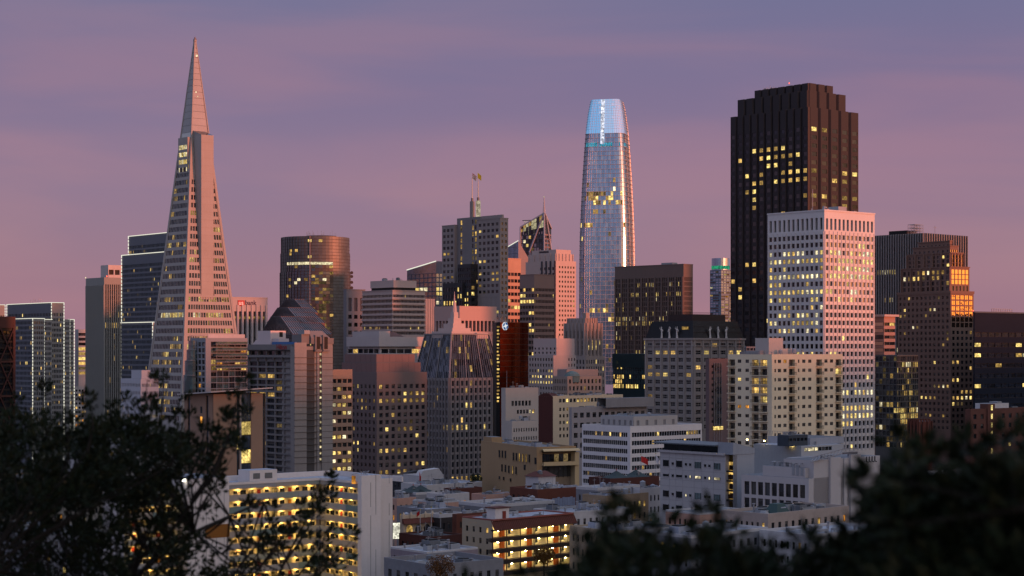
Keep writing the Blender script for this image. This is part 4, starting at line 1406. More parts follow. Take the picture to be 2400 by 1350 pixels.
# ---- terraced greenhouse-roofed building
def terraced():
    b = Bld('terraced_building', 'brown terraced building with raked glass greenhouse roofs before the round tower', 690, 1120, 40, 'building', wall((0.2, 0.13, 0.12), .75, .1), lits=[L1, L0, L2])
    gl = glass('terr', (.03, .035, .045), .12, .12)
    rib = wall((.17, .15, .16), .7)
    Ps = [(711, 760, 618, 731, 20, 20), (692, 745, 628, 0, 12, 10), (672, 735, 640, 0, 5, 2)]
    specs = [  # corner column, left col, right col, eave row, ridge row, extra depth
        (686, 612, 778, 783, 742, -14), (704, 626, 762, 756, 720, 0), (718, 645, 745, 731, 699, 15)]
    for i, (xc, xl, xr, ye, yr, off) in enumerate(specs):
        k = (xc - CX) / F
        p = Vector((k * (b.D + off), b.D + off)) - Vector((b.P.x, b.P.y))
        x0, y0 = p.dot(b.ex), p.dot(b.ey)
        v = b.vol(xl, xr, ye, None, x0, y0)
        W, L = v.x1 - v.x0, v.y1 - v.y0
        v.face('R', [G(ye + 3, ye + 95, max(6, int(W / 1.35)), 7, .55, .6, .12, {2: .2}, dep=.35)], m0=.6, m1=.6)
        v.face('L', [G(ye + 1, ye + 95, max(8, int(L / 1.1)), 7, .6, .8, .02, dep=.25, mat=rib, glass=[gl])], mat=rib)
        z0, z1 = v.z1, b.z(yr)
        m = MB()
        s = 6.5
        # raked glass roof: slope on the right side and a chamfered gable on the left
        A = [(v.x0, v.y0, z0), (v.x1, v.y0, z0), (v.x1, v.y1, z0), (v.x0, v.y1, z0)]
        T_ = [(v.x0, v.y0 + L * .38, z1), (v.x1 - W * .15, v.y0 + L * .38, z1), (v.x1 - W * .15, v.y1 - L * .33, z1), (v.x0, v.y1 - L * .33, z1)]
        for a in range(4):
            m.poly([A[a], A[(a + 1) % 4], T_[(a + 1) % 4], T_[a]], gl)
        m.poly(T_, ROOFD)
        m.obj('glass_roof', b.root)
        m = MB()
        n = int(W / 1.7)
        for j in range(n + 1):
            t = j / n
            a = Vector(A[0]).lerp(Vector(A[1]), t); c = Vector(T_[0]).lerp(Vector(T_[1]), t)
            m.bar(a + Vector((0, -.15, .15)), c + Vector((0, -.15, .15)), .2, rib)
        n = int(L / 2.2)
        for j in range(n + 1):
            t = j / n
            a = Vector(A[0]).lerp(Vector(A[3]), t); c = Vector(T_[0]).lerp(Vector(T_[3]), t)
            m.bar(a + Vector((-.15, 0, .1)), c + Vector((-.15, 0, .1)), .2, rib)
        m.bar(T_[0], T_[1], .3, rib); m.bar(T_[0], T_[3], .3, rib); m.bar(A[0], T_[0], .35, rib); m.bar(A[3], T_[3], .35, rib)
        for t in (.35, .7):
            m.bar(Vector(A[0]).lerp(Vector(T_[0]), t), Vector(A[1]).lerp(Vector(T_[1]), t), .16, rib)
        m.obj('roof_ribs', b.root, stuff=True)
    b.done()
terraced()
# ---- fin building, striped building, pale finned building behind
b = Bld('recessed_bay_block', 'plain grey block with tall recessed bays left of the striped pink block', 812, 1230, 40, 'building', wall((0.26, 0.25, 0.27), .75, .1))
v = b.vol(805, 856, 679)
v.face('L', []); v.face('R', [G(697, 730, 3, 1, .55, .95, 0, glass=[wall((.12, .12, .14))], dep=.8), G(733, 900, 3, 9, .6, .5, .12)], m0=.5, m1=.5)
v.band(v.z1, v.z1 + .5, .2, b.mat)
b.done()
b = Bld('striped_pink_block', 'cream block striped with ribbon windows, sunset side flushed pink', 920, 1150, 40, 'building', wall((0.5, 0.42, 0.4), .75, .08), lits=[L2, L1, L0])
v = b.vol(849, 996, 681)
for s in 'LR':
    v.face(s, [G(687, 900, 24 if s == 'R' else 22, 17, .92, .5, .015, {6: .1 if s == 'R' else .2}, dep=.6)], m0=.2, m1=.2)
for k in range(17):
    zz = b.z(687 + (213 / 17) * (k + 1)) - .45
    m = MB(); m.box(-.5, v.x1 + .3, -.5, v.y1 + .3, zz, zz + 1.0, b.mat); m.obj('spandrel', b.root)
vp = b.vol(868, 976, 656, 673, x0=3, y0=3); vp.face('L', []); vp.face('R', [])
b.one('shadow_gap', lambda m: m.box(3.5, vp.x1 - .5, 3.5, vp.y1 - .5, v.z1 - .2, vp.z0 + .1, DARK))
v.band(v.z1, v.z1 + .4, .35, b.mat)
vp.units(4, 1, 3, seed=3)
b.done()
b = Bld('pale_finned_block', 'slim grey block with vertical pale fins behind the striped pink block', 985, 1260, 40, 'building', wall((0.1, 0.1, 0.11)))
v = b.vol(980, 1017, 700); v.face('L', []); v.face('R', [G(702, 900, 8, 16, .7, .6, .04)]); v.fins('R', 8, 1.0, 1.0, 698, 900, wall((.42, .39, .4)))
b.done()
# ---- pink topped colonnade block
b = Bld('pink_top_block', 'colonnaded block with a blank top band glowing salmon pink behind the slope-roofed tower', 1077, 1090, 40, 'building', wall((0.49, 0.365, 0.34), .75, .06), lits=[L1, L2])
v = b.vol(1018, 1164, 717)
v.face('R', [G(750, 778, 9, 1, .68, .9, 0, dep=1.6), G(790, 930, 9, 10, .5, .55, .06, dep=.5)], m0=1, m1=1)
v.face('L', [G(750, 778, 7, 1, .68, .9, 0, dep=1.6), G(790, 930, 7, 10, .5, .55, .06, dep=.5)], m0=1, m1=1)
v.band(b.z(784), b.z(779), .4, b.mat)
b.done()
# ---- overhanging white bank
b = Bld('overhang_block', 'low white block with projecting flat top and strip windows behind the purple stepped tower', 890, 1075, 40, 'building', wall((0.5, 0.46, 0.46), .7, .1), lits=[L0, L1])
v = b.vol(815, 1000, 812)
v.face('L', [G(816, 830, 6, 1, .9, .7, .3, {0: .35}, lits=[L0, L1])], m0=1); v.face('R', [G(816, 830, 6, 1, .9, .7, .3, {0: .35}, lits=[L0, L1])], m0=1)
vt = b.vol(812, 1003, 789, 812, x0=-2, y0=-2); vt.face('L', []); vt.face('R', [])
vp = b.vol(826, 914, 776, 789, x0=4, y0=6); vp.face('L', []); vp.face('R', [])
b.one('roof', lambda m: m.prism([(10, 10), (26, 10), (26, 24), (10, 24)], vt.z1, vt.z1 + 3, ROOFD, None, [(15, 14), (21, 14), (21, 20), (15, 20)]))
b.done()
# ---- purple stepped tower
b = Bld('purple_stepped_tower', 'purple brown tower with notched stepped top and a row of bright windows', 883, 950, 40.5, 'tower', wall((0.23, 0.185, 0.185), .7, .1), glass=[GD, GD, GM], lits=[L0, L0, L1, L2, L5])
v = b.vol(804, 1001, 873)
RW = {1: .3, 2: .97, 3: .35, 4: .3, 5: .12, 6: .4, 7: .25, 8: .15, 9: .35, 10: .25, 11: .15}
v.face('R', [G(898, 1150, 8, 15, .56, .62, .12, RW, obj=True, dep=.5, frame=b.mat, blinds=True)], m0=.8, m1=.6)
v.face('L', [G(898, 1150, 8, 15, .45, .55, .1, {0: .08, 1: .5, 2: .15, 5: .15, 6: .25, 7: .25, 8: .2, 9: .25}, obj=True, dep=.5, frame=b.mat)], m0=.8, m1=.6)
v2 = b.vol(801, 986, 850, 873, x0=2.3, y0=3.4); v2.face('L', []); v2.face('R', [])
v3 = b.vol(808, 972, 830, 850, x0=4.6, y0=6.6); v3.face('L', []); v3.face('R', [])
# stone panels on the plain crown
pm = wall((0.255, 0.18, 0.178), .65, .1)
for vv, n in ((v2, 7), (v3, 6)):
    for s in 'LR':
        f, W = vv.fr(s), vv.w(s)
        for i in range(n):
            m = MB(); a, c = W * i / n + .12, W * (i + 1) / n - .12
            m.poly([f(a, vv.z0 + .3, .08), f(c, vv.z0 + .3, .08), f(c, vv.z1 - .3, .08), f(a, vv.z1 - .3, .08)], pm)
            for (p, q) in (((a, vv.z0 + .3), (c, vv.z0 + .3)), ((a, vv.z1 - .3), (c, vv.z1 - .3)), ((a, vv.z0 + .3), (a, vv.z1 - .3)), ((c, vv.z0 + .3), (c, vv.z1 - .3))):
                m.poly([f(*p, .08), f(*q, .08), f(*q, 0), f(*p, 0)], pm)
            m.obj('panel', b.root)
b.done()
# ---- round-cornered ribbon block beside the concrete hotel
b = Bld('ribbon_tan_block', 'tan block with rounded spandrel bands and lit rooms beside the concrete hotel', 765, 905, 38, 'building', wall((0.42, 0.3, 0.24), .75, .1), lits=[L0, L0, L1, L1, L3])
v = b.vol(755, 826, 866)
v.face('L', []); v.face('R', [G(884, 1110, 5, 12.0 and 12, .78, .5, .2, {2: .35, 3: .3, 4: .6, 5: .8, 7: .7, 9: .5, 10: .3, 11: .6}, obj=True, dep=.6, blinds=False)])
for k in range(13):
    zz = b.z(884 + 226 / 12 * k) - .9
    m = MB(); W = v.x1
    m.prism([(-.2, -.35), (W - 1.2, -.35), (W - .3, .1), (W + .25, 1.2), (W + .25, v.y1), (-.2, v.y1)], zz, zz + 1.9, b.mat); m.obj('spandrel', b.root)
b.done()
# ---- concrete hotel
def concrete_hotel():
    con = wall((0.33, 0.305, 0.295), .85, .25)
    con2 = wall((0.25, 0.235, 0.235), .85, .2)
    b = Bld('concrete_hotel', 'raw concrete hotel with gridded balconies and a tall windowless stair shaft', 690, 872, 40, 'building', con, lits=[L1, L0, L2, L1])
    v = b.vol(562, 700, 808, mat=con2)
    v.face('L', [G(822, 833, 6, 1, .92, .85, .0, {0: .15}, dep=1.6, lits=[L0], m0=1.0), G(846, 1110, 6, 18, .88, .72, .24, {0: .3, 1: .3}, obj=True, dep=.9, mull=2, blinds=True, frame=wall((.12, .12, .13)), lits=[L2, L2, L1, L5, L0])], m0=1.4, m1=.6)
    v.face('R', [])
    # flared brackets under the crown
    for i in range(7):
        yy = v.y1 * (.04 + .92 * i / 6)
        b.one('bracket', lambda m: m.prism([(-.9, yy - .25), (0, yy - .25), (0, yy + .25), (-.9, yy + .25)], b.z(846), b.z(834), con2, None, [(-1.4, yy - .25), (0, yy - .25), (0, yy + .25), (-1.4, yy + .25)]))
    b.one('crown_band', lambda m: m.box(-1.4, v.x1, -.3, v.y1 + .4, b.z(820), b.z(808) + .2, con2))
    b.one('crown_sill', lambda m: m.box(-1.4, 0, 0, v.y1 + .3, b.z(838), b.z(833), con2))
    # stair and lift shaft
    sx0, sy0 = -1.5, -2.0
    W = b.u('R', 780, sy0)
    z0, z1 = 0, b.z(806)
    m = MB()
    m.box(sx0, W, sy0, 1.2, 0, b.z(812), con, ROOFM)
    m.box(.6, W, 1.2, 12, 0, b.z(812) - .05, con, ROOFM)
    sh = m.obj('stair_shaft', b.root)
    ub, uc = b.u('R', 719, sy0), b.u('R', 728, sy0)
    for (a, c, out, yt) in ((sx0, ub - .4, .5, 803), (uc + 3.5, b.u('R', 747, sy0), .6, 806), (b.u('R', 753, sy0), b.u('R', 778, sy0), .6, 806)):
        m = MB(); m.box(a, c, sy0 - out, sy0 + .1, 0, b.z(yt), con); m.obj('shaft_panel', b.root)
    # raked head with two deep slots
    hx0, hx1 = b.u('R', 727, sy0), b.u('R', 780, sy0)
    m = MB()
    m.prism([(hx0, sy0 - .8), (hx1, sy0 - .8), (hx1, 6), (hx0, 6)], b.z(806), b.z(792), con2, None, [(hx0, sy0 - .8), (hx1, sy0 - .8), (hx1, 7), (hx0, 7)])
    m.prism([(hx0, sy0 - .8), (hx1 - 2, sy0 - .8), (hx1 - 2, 7), (hx0, 7)], b.z(792), b.z(775), con2, None, [(hx0, sy0 + 1.5), (hx1 - 5.5, sy0 + 1.5), (hx1 - 5.5, 7), (hx0, 7)])
    m.obj('shaft_head', b.root)
    for px in (739, 757):
        u = b.u('R', px, sy0)
        b.one('head_slot', lambda m: m.box(u - .2, u + 2.2, sy0 - .95, sy0 - .7, b.z(818), b.z(789), DARK))
        b.one('slot_surround', lambda m: (m.box(u - 1.0, u - .25, sy0 - 1.5, sy0 - .5, b.z(822), b.z(785), con2), m.box(u - 1.0, u + 3.0, sy0 - 1.5, sy0 - .5, b.z(824), b.z(820), con2)))
    b.one('lift_head', lambda m: m.box(b.u('R', 708, sy0), hx0 + 1, sy0 + .5, 7, b.z(806), b.z(783), con2))
    b.one('cap_block', lambda m: m.box(b.u('R', 712, sy0), b.u('R', 725, sy0), sy0 - .4, 3, b.z(783), b.z(774), UNIT))
    # lit landings of the stair, one lamp each
    u = b.u('R', 748.5, sy0)
    for k in range(18):
        zz = b.z(827 + 14.6 * k)
        m = MB()
        m.box(u, u + 1.15, sy0 - .12, sy0 - .05, zz - 2.6, zz, wall((.12, .11, .1)))
        m.box(u + .1, u + 1.0, sy0 - .2, sy0 - .14, zz - 1.2, zz - .2, lit('landing', (1, .82, .45), .9))
        m.obj('stair_landing', b.root)
    b.one('shadow_slot', lambda m: m.box(ub - .4, uc + 2.2, sy0 - .1, sy0 - .04, 0, b.z(820), wall((.12, .11, .11))))
    for k in range(18):
        zz = b.z(838 + 14.6 * k)
        b.one('joint_line', lambda m: m.box(sx0 - .05, W + .05, sy0 - .66, sy0, zz - .12, zz + .12, wall((.16, .145, .14)), skip=''))
    # penthouse, water tank and blue screen
    pent = wall((.62, .54, .54), .75, .1)
    pz = v.z1
    pf = MB()
    ax, ay = 2.5, b.u('L', 634, 2.5)
    pf.box(ax, ax + 9, ay, ay + 12, pz, b.z(774), pent, ROOFM)
    pf.box(ax + 1, ax + 7, ay - 6, ay, pz, b.z(793), pent, ROOFM)
    pf.prism([(ax, ay + 12), (ax + 9, ay + 12), (ax + 9, ay + 17), (ax, ay + 17)], pz, b.z(797), pent, None, [(ax, ay + 12), (ax + 9, ay + 12), (ax + 9, ay + 14), (ax, ay + 14)])
    pf.obj('penthouse', b.root)
    b.one('penthouse_window', lambda m: m.box(ax + 5.2, ax + 7.2, ay - .06, ay + .2, b.z(789), b.z(777), DARK))
    b.one('blue_screen', lambda m: m.box(1, 2, 1, b.u('L', 637, 1), pz, b.z(801), wall((.08, .2, .4), .5, .15)))
    lettering(b.root, 'Hilton', 3.7, on_face('L', -1.48, b.u('L', 648, -1.4), b.z(819)), wall((.35, .03, .03), .5, .02))
    b.done()
concrete_hotel()
# ---- white and glass condominium
def condo():
    wht = wall((0.3, 0.31, 0.34), .7, .08)
    b = Bld('glass_balcony_block', 'white framed apartment block with teal glass balconies left of the concrete hotel', 482, 800, 40, 'building', wht, glass=[GD, GM, glass('teal', (.02, .05, .055), .2, .1)], lits=[L1, L2, L4])
    v = b.vol(446, 580, 792)
    tealg = glass('teal', (.02, .05, .055), .2, .1)
    v.face('L', [G(800, 925, 4, 9, .72, .7, .04, obj=True, mull=1)], m0=.4)
    v.face('R', [G(800, 925, 6, 9, .93, .9, .03, {3: .1, 6: .12}, obj=True, mull=1, glass=[tealg, tealg, GD, GM])], m0=2.6, m1=.3)
    for k in range(5):
        zz = b.z(806 + 14 * k)
        b.one('balcony', lambda m: (m.box(4.2, v.x1 - 1, -1.6, .2, zz - .25, zz, wht), m.box(4.2, v.x1 - 1, -1.62, -1.55, zz, zz + 1.0, tealg)))
    vp = b.vol(487, 574, 783, 792, x0=3, y0=3, mat=wall((.5, .47, .48))); vp.face('L', []); vp.face('R', [])
    # stepped curved glass corner
    for k, (y1, y0_, r) in enumerate(((798, 820, 2.4), (820, 845, 3.2), (845, 880, 4.0), (880, 925, 4.6))):
        pts = [(-.3 + 0, v.y1 - 6)] + [(-r * math.cos(a * math.pi / 10), v.y1 - 3 + r * math.sin(a * math.pi / 10)) for a in range(-4, 6)] + [(2, v.y1 + .5)]
        b.one('curved_bay', lambda m: m.prism(pts, b.z(y0_), b.z(y1), tealg, ROOFM))
        b.one('bay_rim', lambda m: m.prism([(x * 1.04, y) for x, y in pts], b.z(y0_) - .25, b.z(y0_) + .2, wht))
    b.one('roof_rail', lambda m: [m.bar((1, 2 + 2 * i, v.z1), (1, 2 + 2 * i, v.z1 + 1.2), .06, STEEL) for i in range(8)] + [m.bar((1, 2, v.z1 + 1.2), (1, 16, v.z1 + 1.2), .06, STEEL)])
    b.done()
condo()
b = Bld('white_low_office', 'white low office with small square windows below the light-traced slab', 330, 900, 40, 'building', wall((.5, .5, .54), .7, .1), lits=[L0, L1])
v = b.vol(283, 372, 888)
for s in 'LR':
    v.face(s, [G(894, 1040, 12, 8, .55, .42, .08, {2: .1, 4: .3, 5: .25}, dep=.4)], m0=.5, m1=.5)
vp = b.vol(308, 352, 868, 888, x0=2, y0=3); vp.face('L', []); vp.face('R', [])
b.done()
# ---- tan brick block with sail roof
def brick_block():
    br = wall((0.36, 0.25, 0.19), .85, .14)
    b = Bld('sail_roof_block', 'tan brick block with tall glass slots and a thin upturned roof', 500, 600, 40, 'building', br, lits=[L0, L1])
    v = b.vol(432, 622, 924)
    gl = [glass('slot', (.03, .04, .06), .15, .1)]
    v.face('L', [G(928, 1125, 3, 6, .28, 1.0, 0, dep=.4, obj=True, blinds=False, glass=gl, mull=0, skip=lambda c, r: c == 1)], m0=1.0)
    W = v.w('R')
    f = v.fr('R')
    # brick piers and tall glass slots of different width
    cols = [(0, 'b', b.u('R', 555)), (b.u('R', 555), 'g', b.u('R', 562)), (b.u('R', 562), 's', b.u('R', 566)), (b.u('R', 566), 'g', b.u('R', 589)), (b.u('R', 589), 'b', b.u('R', 616)), (b.u('R', 616), 'g', W)]
    zt, zb = v.z1, 0.0
    n = 7
    fl = (b.z(930) - b.z(1130)) / 6
    for (a, k, c) in cols:
        if k in 'bs':
            v.mb.poly([f(a, 0, 0), f(c, 0, 0), f(c, zt, 0), f(a, zt, 0)], br if k == 'b' else wall((.4, .36, .34)))
            for uu in (a, c):
                v.mb.poly([f(uu, 0, 0), f(uu, 0, -.5), f(uu, zt, -.5), f(uu, zt, 0)], br)
        else:
            for r in range(9):
                z1 = zt - r * fl
                m = MB()
                mt = L0 if (r in (2, 4) and c - a > 2) or (r == 3 and c - a < 2 and a < W * .7) else gl[0]
                m.poly([f(a, z1 - fl + .2, -.5), f(c, z1 - fl + .2, -.5), f(c, z1, -.5), f(a, z1, -.5)], mt)
                m.poly([f(a, z1 - fl, -.4), f(c, z1 - fl, -.4), f(c, z1 - fl + .25, -.4), f(a, z1 - fl + .25, -.4)], FRAME_D)
                for j in range(1, 3):
                    uu = a + (c - a) * j / 3
                    m.poly([f(uu - .05, z1 - fl, -.42), f(uu + .05, z1 - fl, -.42), f(uu + .05, z1, -.42), f(uu - .05, z1, -.42)], FRAME_D)
                m.obj('window', b.root)
    # thin roof plane, tilted up towards the street
    m = MB()
    z = v.z1
    m.prism([(-2.2, -2.2, z + .6), (W + 1.4, -2.4, z + 1.7), (W + 1.4, v.y1 + 1, z - .2), (-2.2, v.y1 + 1, z - .6)], 0, 0, wall((.5, .46, .45)), None,
            [(-2.2, -2.2, z + 1.0), (W + 1.4, -2.4, z + 2.1), (W + 1.4, v.y1 + 1, z + .2), (-2.2, v.y1 + 1, z - .2)])
    m.obj('roof', b.root)
    for k, py in enumerate((962, 986, 1008)):
        uu = b.u('L', 472)
        b.one('narrow_window', lambda m: m.box(-.08, .2, uu - .6, uu + .6, b.z(py + 8), b.z(py - 8), [GM, L4, GM][k]))
    b.done()
brick_block()
# ---- slope-roofed tower with spire
def slope_roof_tower():
    gr = wall((0.3, 0.28, 0.285), .75, .1)
    b = Bld('slope_roofed_tower', 'grey granite tower with raked glass mansard, stepped pink crown and needle spire', 1053, 1025, 40, 'tower', gr, glass=[GD, GD, GM], lits=[L0, L1, L2])
    v = b.vol(968, 1175, 886)
    v.face('R', [G(890, 1150, 11, 15, .48, .68, .06, {1: .1, 2: .1, 5: .15, 6: .3, 9: .15, 13: .7, 14: .3}, obj=True, dep=.6, frame=None, blinds=False)], m0=1.0, m1=.6)
    v.face('L', [G(890, 1150, 11, 15, .4, .68, .05, {2: .15, 8: .2}, obj=True, dep=.6, frame=None, blinds=False)], m0=.8, m1=.6)
    v.fins('R', 11, .8, .5, 884, 1150, gr, 1.0, .6, 'pier'); v.fins('L', 11, .8, .5, 884, 1150, gr, .8, .6, 'pier')
    # raked mansard of dark glass with pale ribs
    z0, z1 = v.z1, b.z(784)
    W, L = v.x1, v.y1
    ix, iy = 5.4, 4.8
    A = [Vector((.3, .3, z0)), Vector((W - .3, .3, z0)), Vector((W - .3, L - .3, z0)), Vector((.3, L - .3, z0))]
    T = [Vector((ix, iy, z1)), Vector((W - ix, iy, z1)), Vector((W - ix, L - iy, z1)), Vector((ix, L - iy, z1))]
    gl = [glass('mansard', (.02, .022, .03), .12, .1), GD]
    rr = random.Random(6)
    m, ribs = MB(), MB()
    fl = 7
    for (i, j, n) in ((0, 1, 22), (3, 0, 20)):
        for r in range(fl):
            for c in range(n):
                P = lambda u, t: tuple(A[i].lerp(A[j], u).lerp(T[i].lerp(T[j], u), t))
                on = rr.random() < (.04 if r < 4 else .12)
                m.poly([P(c / n, r / fl), P((c + 1) / n, r / fl), P((c + 1) / n, (r + 1) / fl), P(c / n, (r + 1) / fl)], rr.choice([L2, L2, L1, L5]) if on else rr.choice(gl))
        nrm = (A[j] - A[i]).cross(T[i] - A[i]).normalized() * .35
        for c in range(n + 1):
            big = c in (0, n // 3, 2 * n // 3, n)
            a = A[i].lerp(A[j], c / n) + nrm; t = T[i].lerp(T[j], c / n) + nrm
            ribs.bar(a, t, .32 if big else .09, wall((.32, .31, .33), .7))
    for (i, j) in ((1, 2), (2, 3)):
        m.poly([tuple(A[i]), tuple(A[j]), tuple(T[j]), tuple(T[i])], gl[0])
    m.poly([tuple(p) for p in T], ROOFM)
    m.obj('mansard_glass', b.root, stuff=True)
    ribs.obj('mansard_rib', b.root, stuff=True)
    pk = wall((.52, .44, .42), .75, .08)
    # blank pink dormer blocks breaking through the rake
    um = W * .62
    b.one('dormer_block', lambda mm: mm.box(um, um + 8.2, 4.4, 12, b.z(805), b.z(779), pk))
    b.one('dormer_block', lambda mm: mm.box(5, 12, L * .36, L * .36 + 10, b.z(800), b.z(782), pk))
    cx, cy = W * .42, L * .46
    for k, (h, y1, y0_) in enumerate(((9.5, 776, 784), (6.8, 768, 776), (4.6, 757, 768), (2.7, 744, 757), (1.6, 730, 744))):
        b.one('crown_step', lambda mm: mm.box(cx - h, cx + h, cy - h, cy + h, b.z(y0_), b.z(y1), pk))
    b.one('spire', lambda mm: (mm.bar((cx, cy, b.z(730)), (cx, cy, b.z(706)), 1.5, pk, 8, .9), mm.bar((cx, cy, b.z(706)), (cx, cy, b.z(680)), .55, pk, 6, .08)))
    b.one('cornice', lambda mm: mm.box(ix - .6, W - ix + .6, iy - .6, L - iy + .6, z1, z1 + .7, gr))
    b.done()
slope_roof_tower()
# ---- curved red tower with octagon sign
def curved_red():
    b = Bld('curved_red_tower', 'dark tower with a bowed copper red front and an octagon sign at its top', 1172, 960, 48, 'tower', DARK)
    gl = metal((.34, .06, .022), .13, 1.0)  # red of the sunset reflected in the front is put into this metal
    D = b.D
    z0, z1 = 0, b.z(755)
    W = b.u('R', 1238)
    n = 16
    rows = 34
    bow = 1.7
    front = lambda t: (t * W, -bow * math.sin(math.pi * t))
    m = MB()
    rr = random.Random(1)
    for r in range(rows):
        za, zb_ = z0 + (z1 - z0) * r / rows, z0 + (z1 - z0) * (r + 1) / rows
        for i in range(n):
            a, c = front(i / n), front((i + 1) / n)
            j = rr.uniform(-.05, .05)
            m.poly([(*a, za + .12), (*c, za + .12), (c[0], c[1] + j - .12, zb_ - .12), (a[0], a[1] + j - .12, zb_ - .12)], gl)
    m.obj('sunset_red_tiles', b.root, stuff=True)
    m = MB()
    pts = [(x, y + .15) for x, y in (front(i / n) for i in range(n + 1))] + [(W, 18), (W * .6, 18), (0, b.u('L', 1163))]
    m.prism(pts, 0, z1, DARK, ROOFD)
    m.obj('wall', b.root)
    m = MB()
    for r in range(22):
        zz = b.z(764 + 8.3 * r)
        m.box(-.12, .1, .5 + (r % 2) * .4, 2.2, zz - .9, zz, rr.choice([L0, L1, L2]))
    m.obj('small_window', b.root, stuff=True)
    # octagon sign
    u = b.u('R', 1184, -1.0) + .1
    zc = b.z(764)
    s = 2.3
    yb = -bow * math.sin(math.pi * u / W) - .45
    oc = lambda r, y: [(u + r * math.cos(math.pi / 8 + k * math.pi / 4), y, zc + r * math.sin(math.pi / 8 + k * math.pi / 4)) for k in range(8)]
    m = MB()
    wh = lit('sign_white', (.9, .95, 1), .8, tex=False)
    m.poly(oc(s, yb), wh)
    a, c = oc(s, yb), oc(s, yb + .4)
    for k in range(8):
        m.poly([a[k], a[(k + 1) % 8], c[(k + 1) % 8], c[k]], wh)
    so = m.obj('octagon_sign', b.root)
    m = MB()
    bl_ = lit('sign_blue', (.02, .12, .4), .6, tex=False)
    o1, i1 = oc(s * .93, yb - .06), oc(s * .42, yb - .06)
    for k in range(4):
        a, c = 2 * k, (2 * k + 1) % 8
        e = (2 * k + 2) % 8
        pm = lambda p, q, t: tuple(Vector(p).lerp(Vector(q), t))
        m.poly([o1[a], o1[c], pm(o1[c], o1[e], .72), pm(i1[c], i1[e], .4), i1[c], pm(i1[a], i1[c], .2)], bl_)
    m.obj('sign_bars', so)
    b.one('roof_aerials', lambda m: [m.bar((3 + i * 1.3, 6, z1), (3 + i * 1.3, 6, z1 + 1.5 + (i * 7 % 5) * .7), .12, STEEL) for i in range(7)])
    b.done()
curved_red()

# ================================================================ middle distance, right half
# ---- gothic stone tower
b = Bld('ribbed_stone_tower', 'grey setback stone tower with tall ribbed bays before the rounded glass tower', 1372, 1190, 40, 'tower', wall((0.38, 0.33, 0.31), .8, .14), lits=[L0, L0, L1])
v = b.vol(1312, 1418, 835); 
for s in 'LR': v.face(s, [G(840, 920, 8, 5, .45, .6, .08, {0: .15}, dep=.4)], m0=.5, m1=.5)
v2 = b.vol(1322, 1412, 757, 835, x0=1.5, y0=1.5)
v2.face('R', [G(774, 795, 4, 1, .5, .85, 0), G(797, 832, 4, 3, .5, .85, .35, lits=[L0, L0, L1])], m0=1.2, m1=1.2)
v2.face('L', [G(774, 795, 5, 1, .5, .85, 0), G(797, 832, 5, 3, .5, .85, .05)], m0=1.2, m1=1.2)
v2.fins('R', 4, 1.2, .8, 752, 835, b.mat, 1, 1, 'buttress'); v2.fins('L', 5, 1.2, .8, 752, 835, b.mat, 1, 1, 'buttress')
v2.fins('R', 12, .35, .35, 770, 835, b.mat, 1, 1, 'rib'); v2.fins('L', 14, .35, .35, 770, 835, b.mat, 1, 1, 'rib')
v3 = b.vol(1330, 1400, 745, 757, x0=4, y0=4); v3.face('L', []); v3.face('R', [])
v3.fins('R', 5, .9, .6, 742, 757, b.mat, name='buttress'); v3.fins('L', 5, .9, .6, 742, 757, b.mat, name='buttress')
b.one('turret', lambda m: m.box(6, 9, 6, 9, v3.z1, v3.z1 + 3.5, b.mat))
b.done()
# ---- pale block with blank pink wall
b = Bld('blank_wall_block', 'pale stone block with a blank pinkish wall and two lit floors beside the red tower', 1297, 1060, 40, 'building', wall((0.46, 0.41, 0.4), .8, .1), lits=[L0, L0, L3])
v = b.vol(1238, 1350, 833)
v.face('L', [G(836, 930, 9, 7, .5, .5, .06, {2: .3, 3: .8, 4: .97}, obj=True, dep=.4, blinds=False)], m0=.4, m1=.4)
v.face('R', [G(836, 930, 8, 7, .4, .5, .02, {}, dep=.4, skip=lambda c, r: c < 5)])
v2 = b.vol(1250, 1347, 797, 833, x0=2.5, y0=.2, mat=wall((.5, .43, .42), .8, .08)); v2.face('L', [G(812, 832, 6, 2, .4, .5, .03)]); v2.face('R', [])
v2.parapet(1.0)
v2.units(4, seed=21)
b.done()
# ---- teal glass podium
b = Bld('teal_glass_podium', 'dark teal glass podium with lit floors at the foot of the brown slab', 1530, 1210, 45, 'building', wall((.03, .06, .07), .4), glass=[glass('tealdk', (.01, .035, .04), .12, .1)], lits=[L0, L1, L2])
v = b.vol(1437, 1570, 829); v.face('L', [G(833, 912, 22, 7, .85, .8, .08, {4: .2, 5: .25, 6: .7})]); v.face('R', []); v.fins('L', 36, .4, .8, 827, 862, wall((.06, .09, .1)))
b.done()
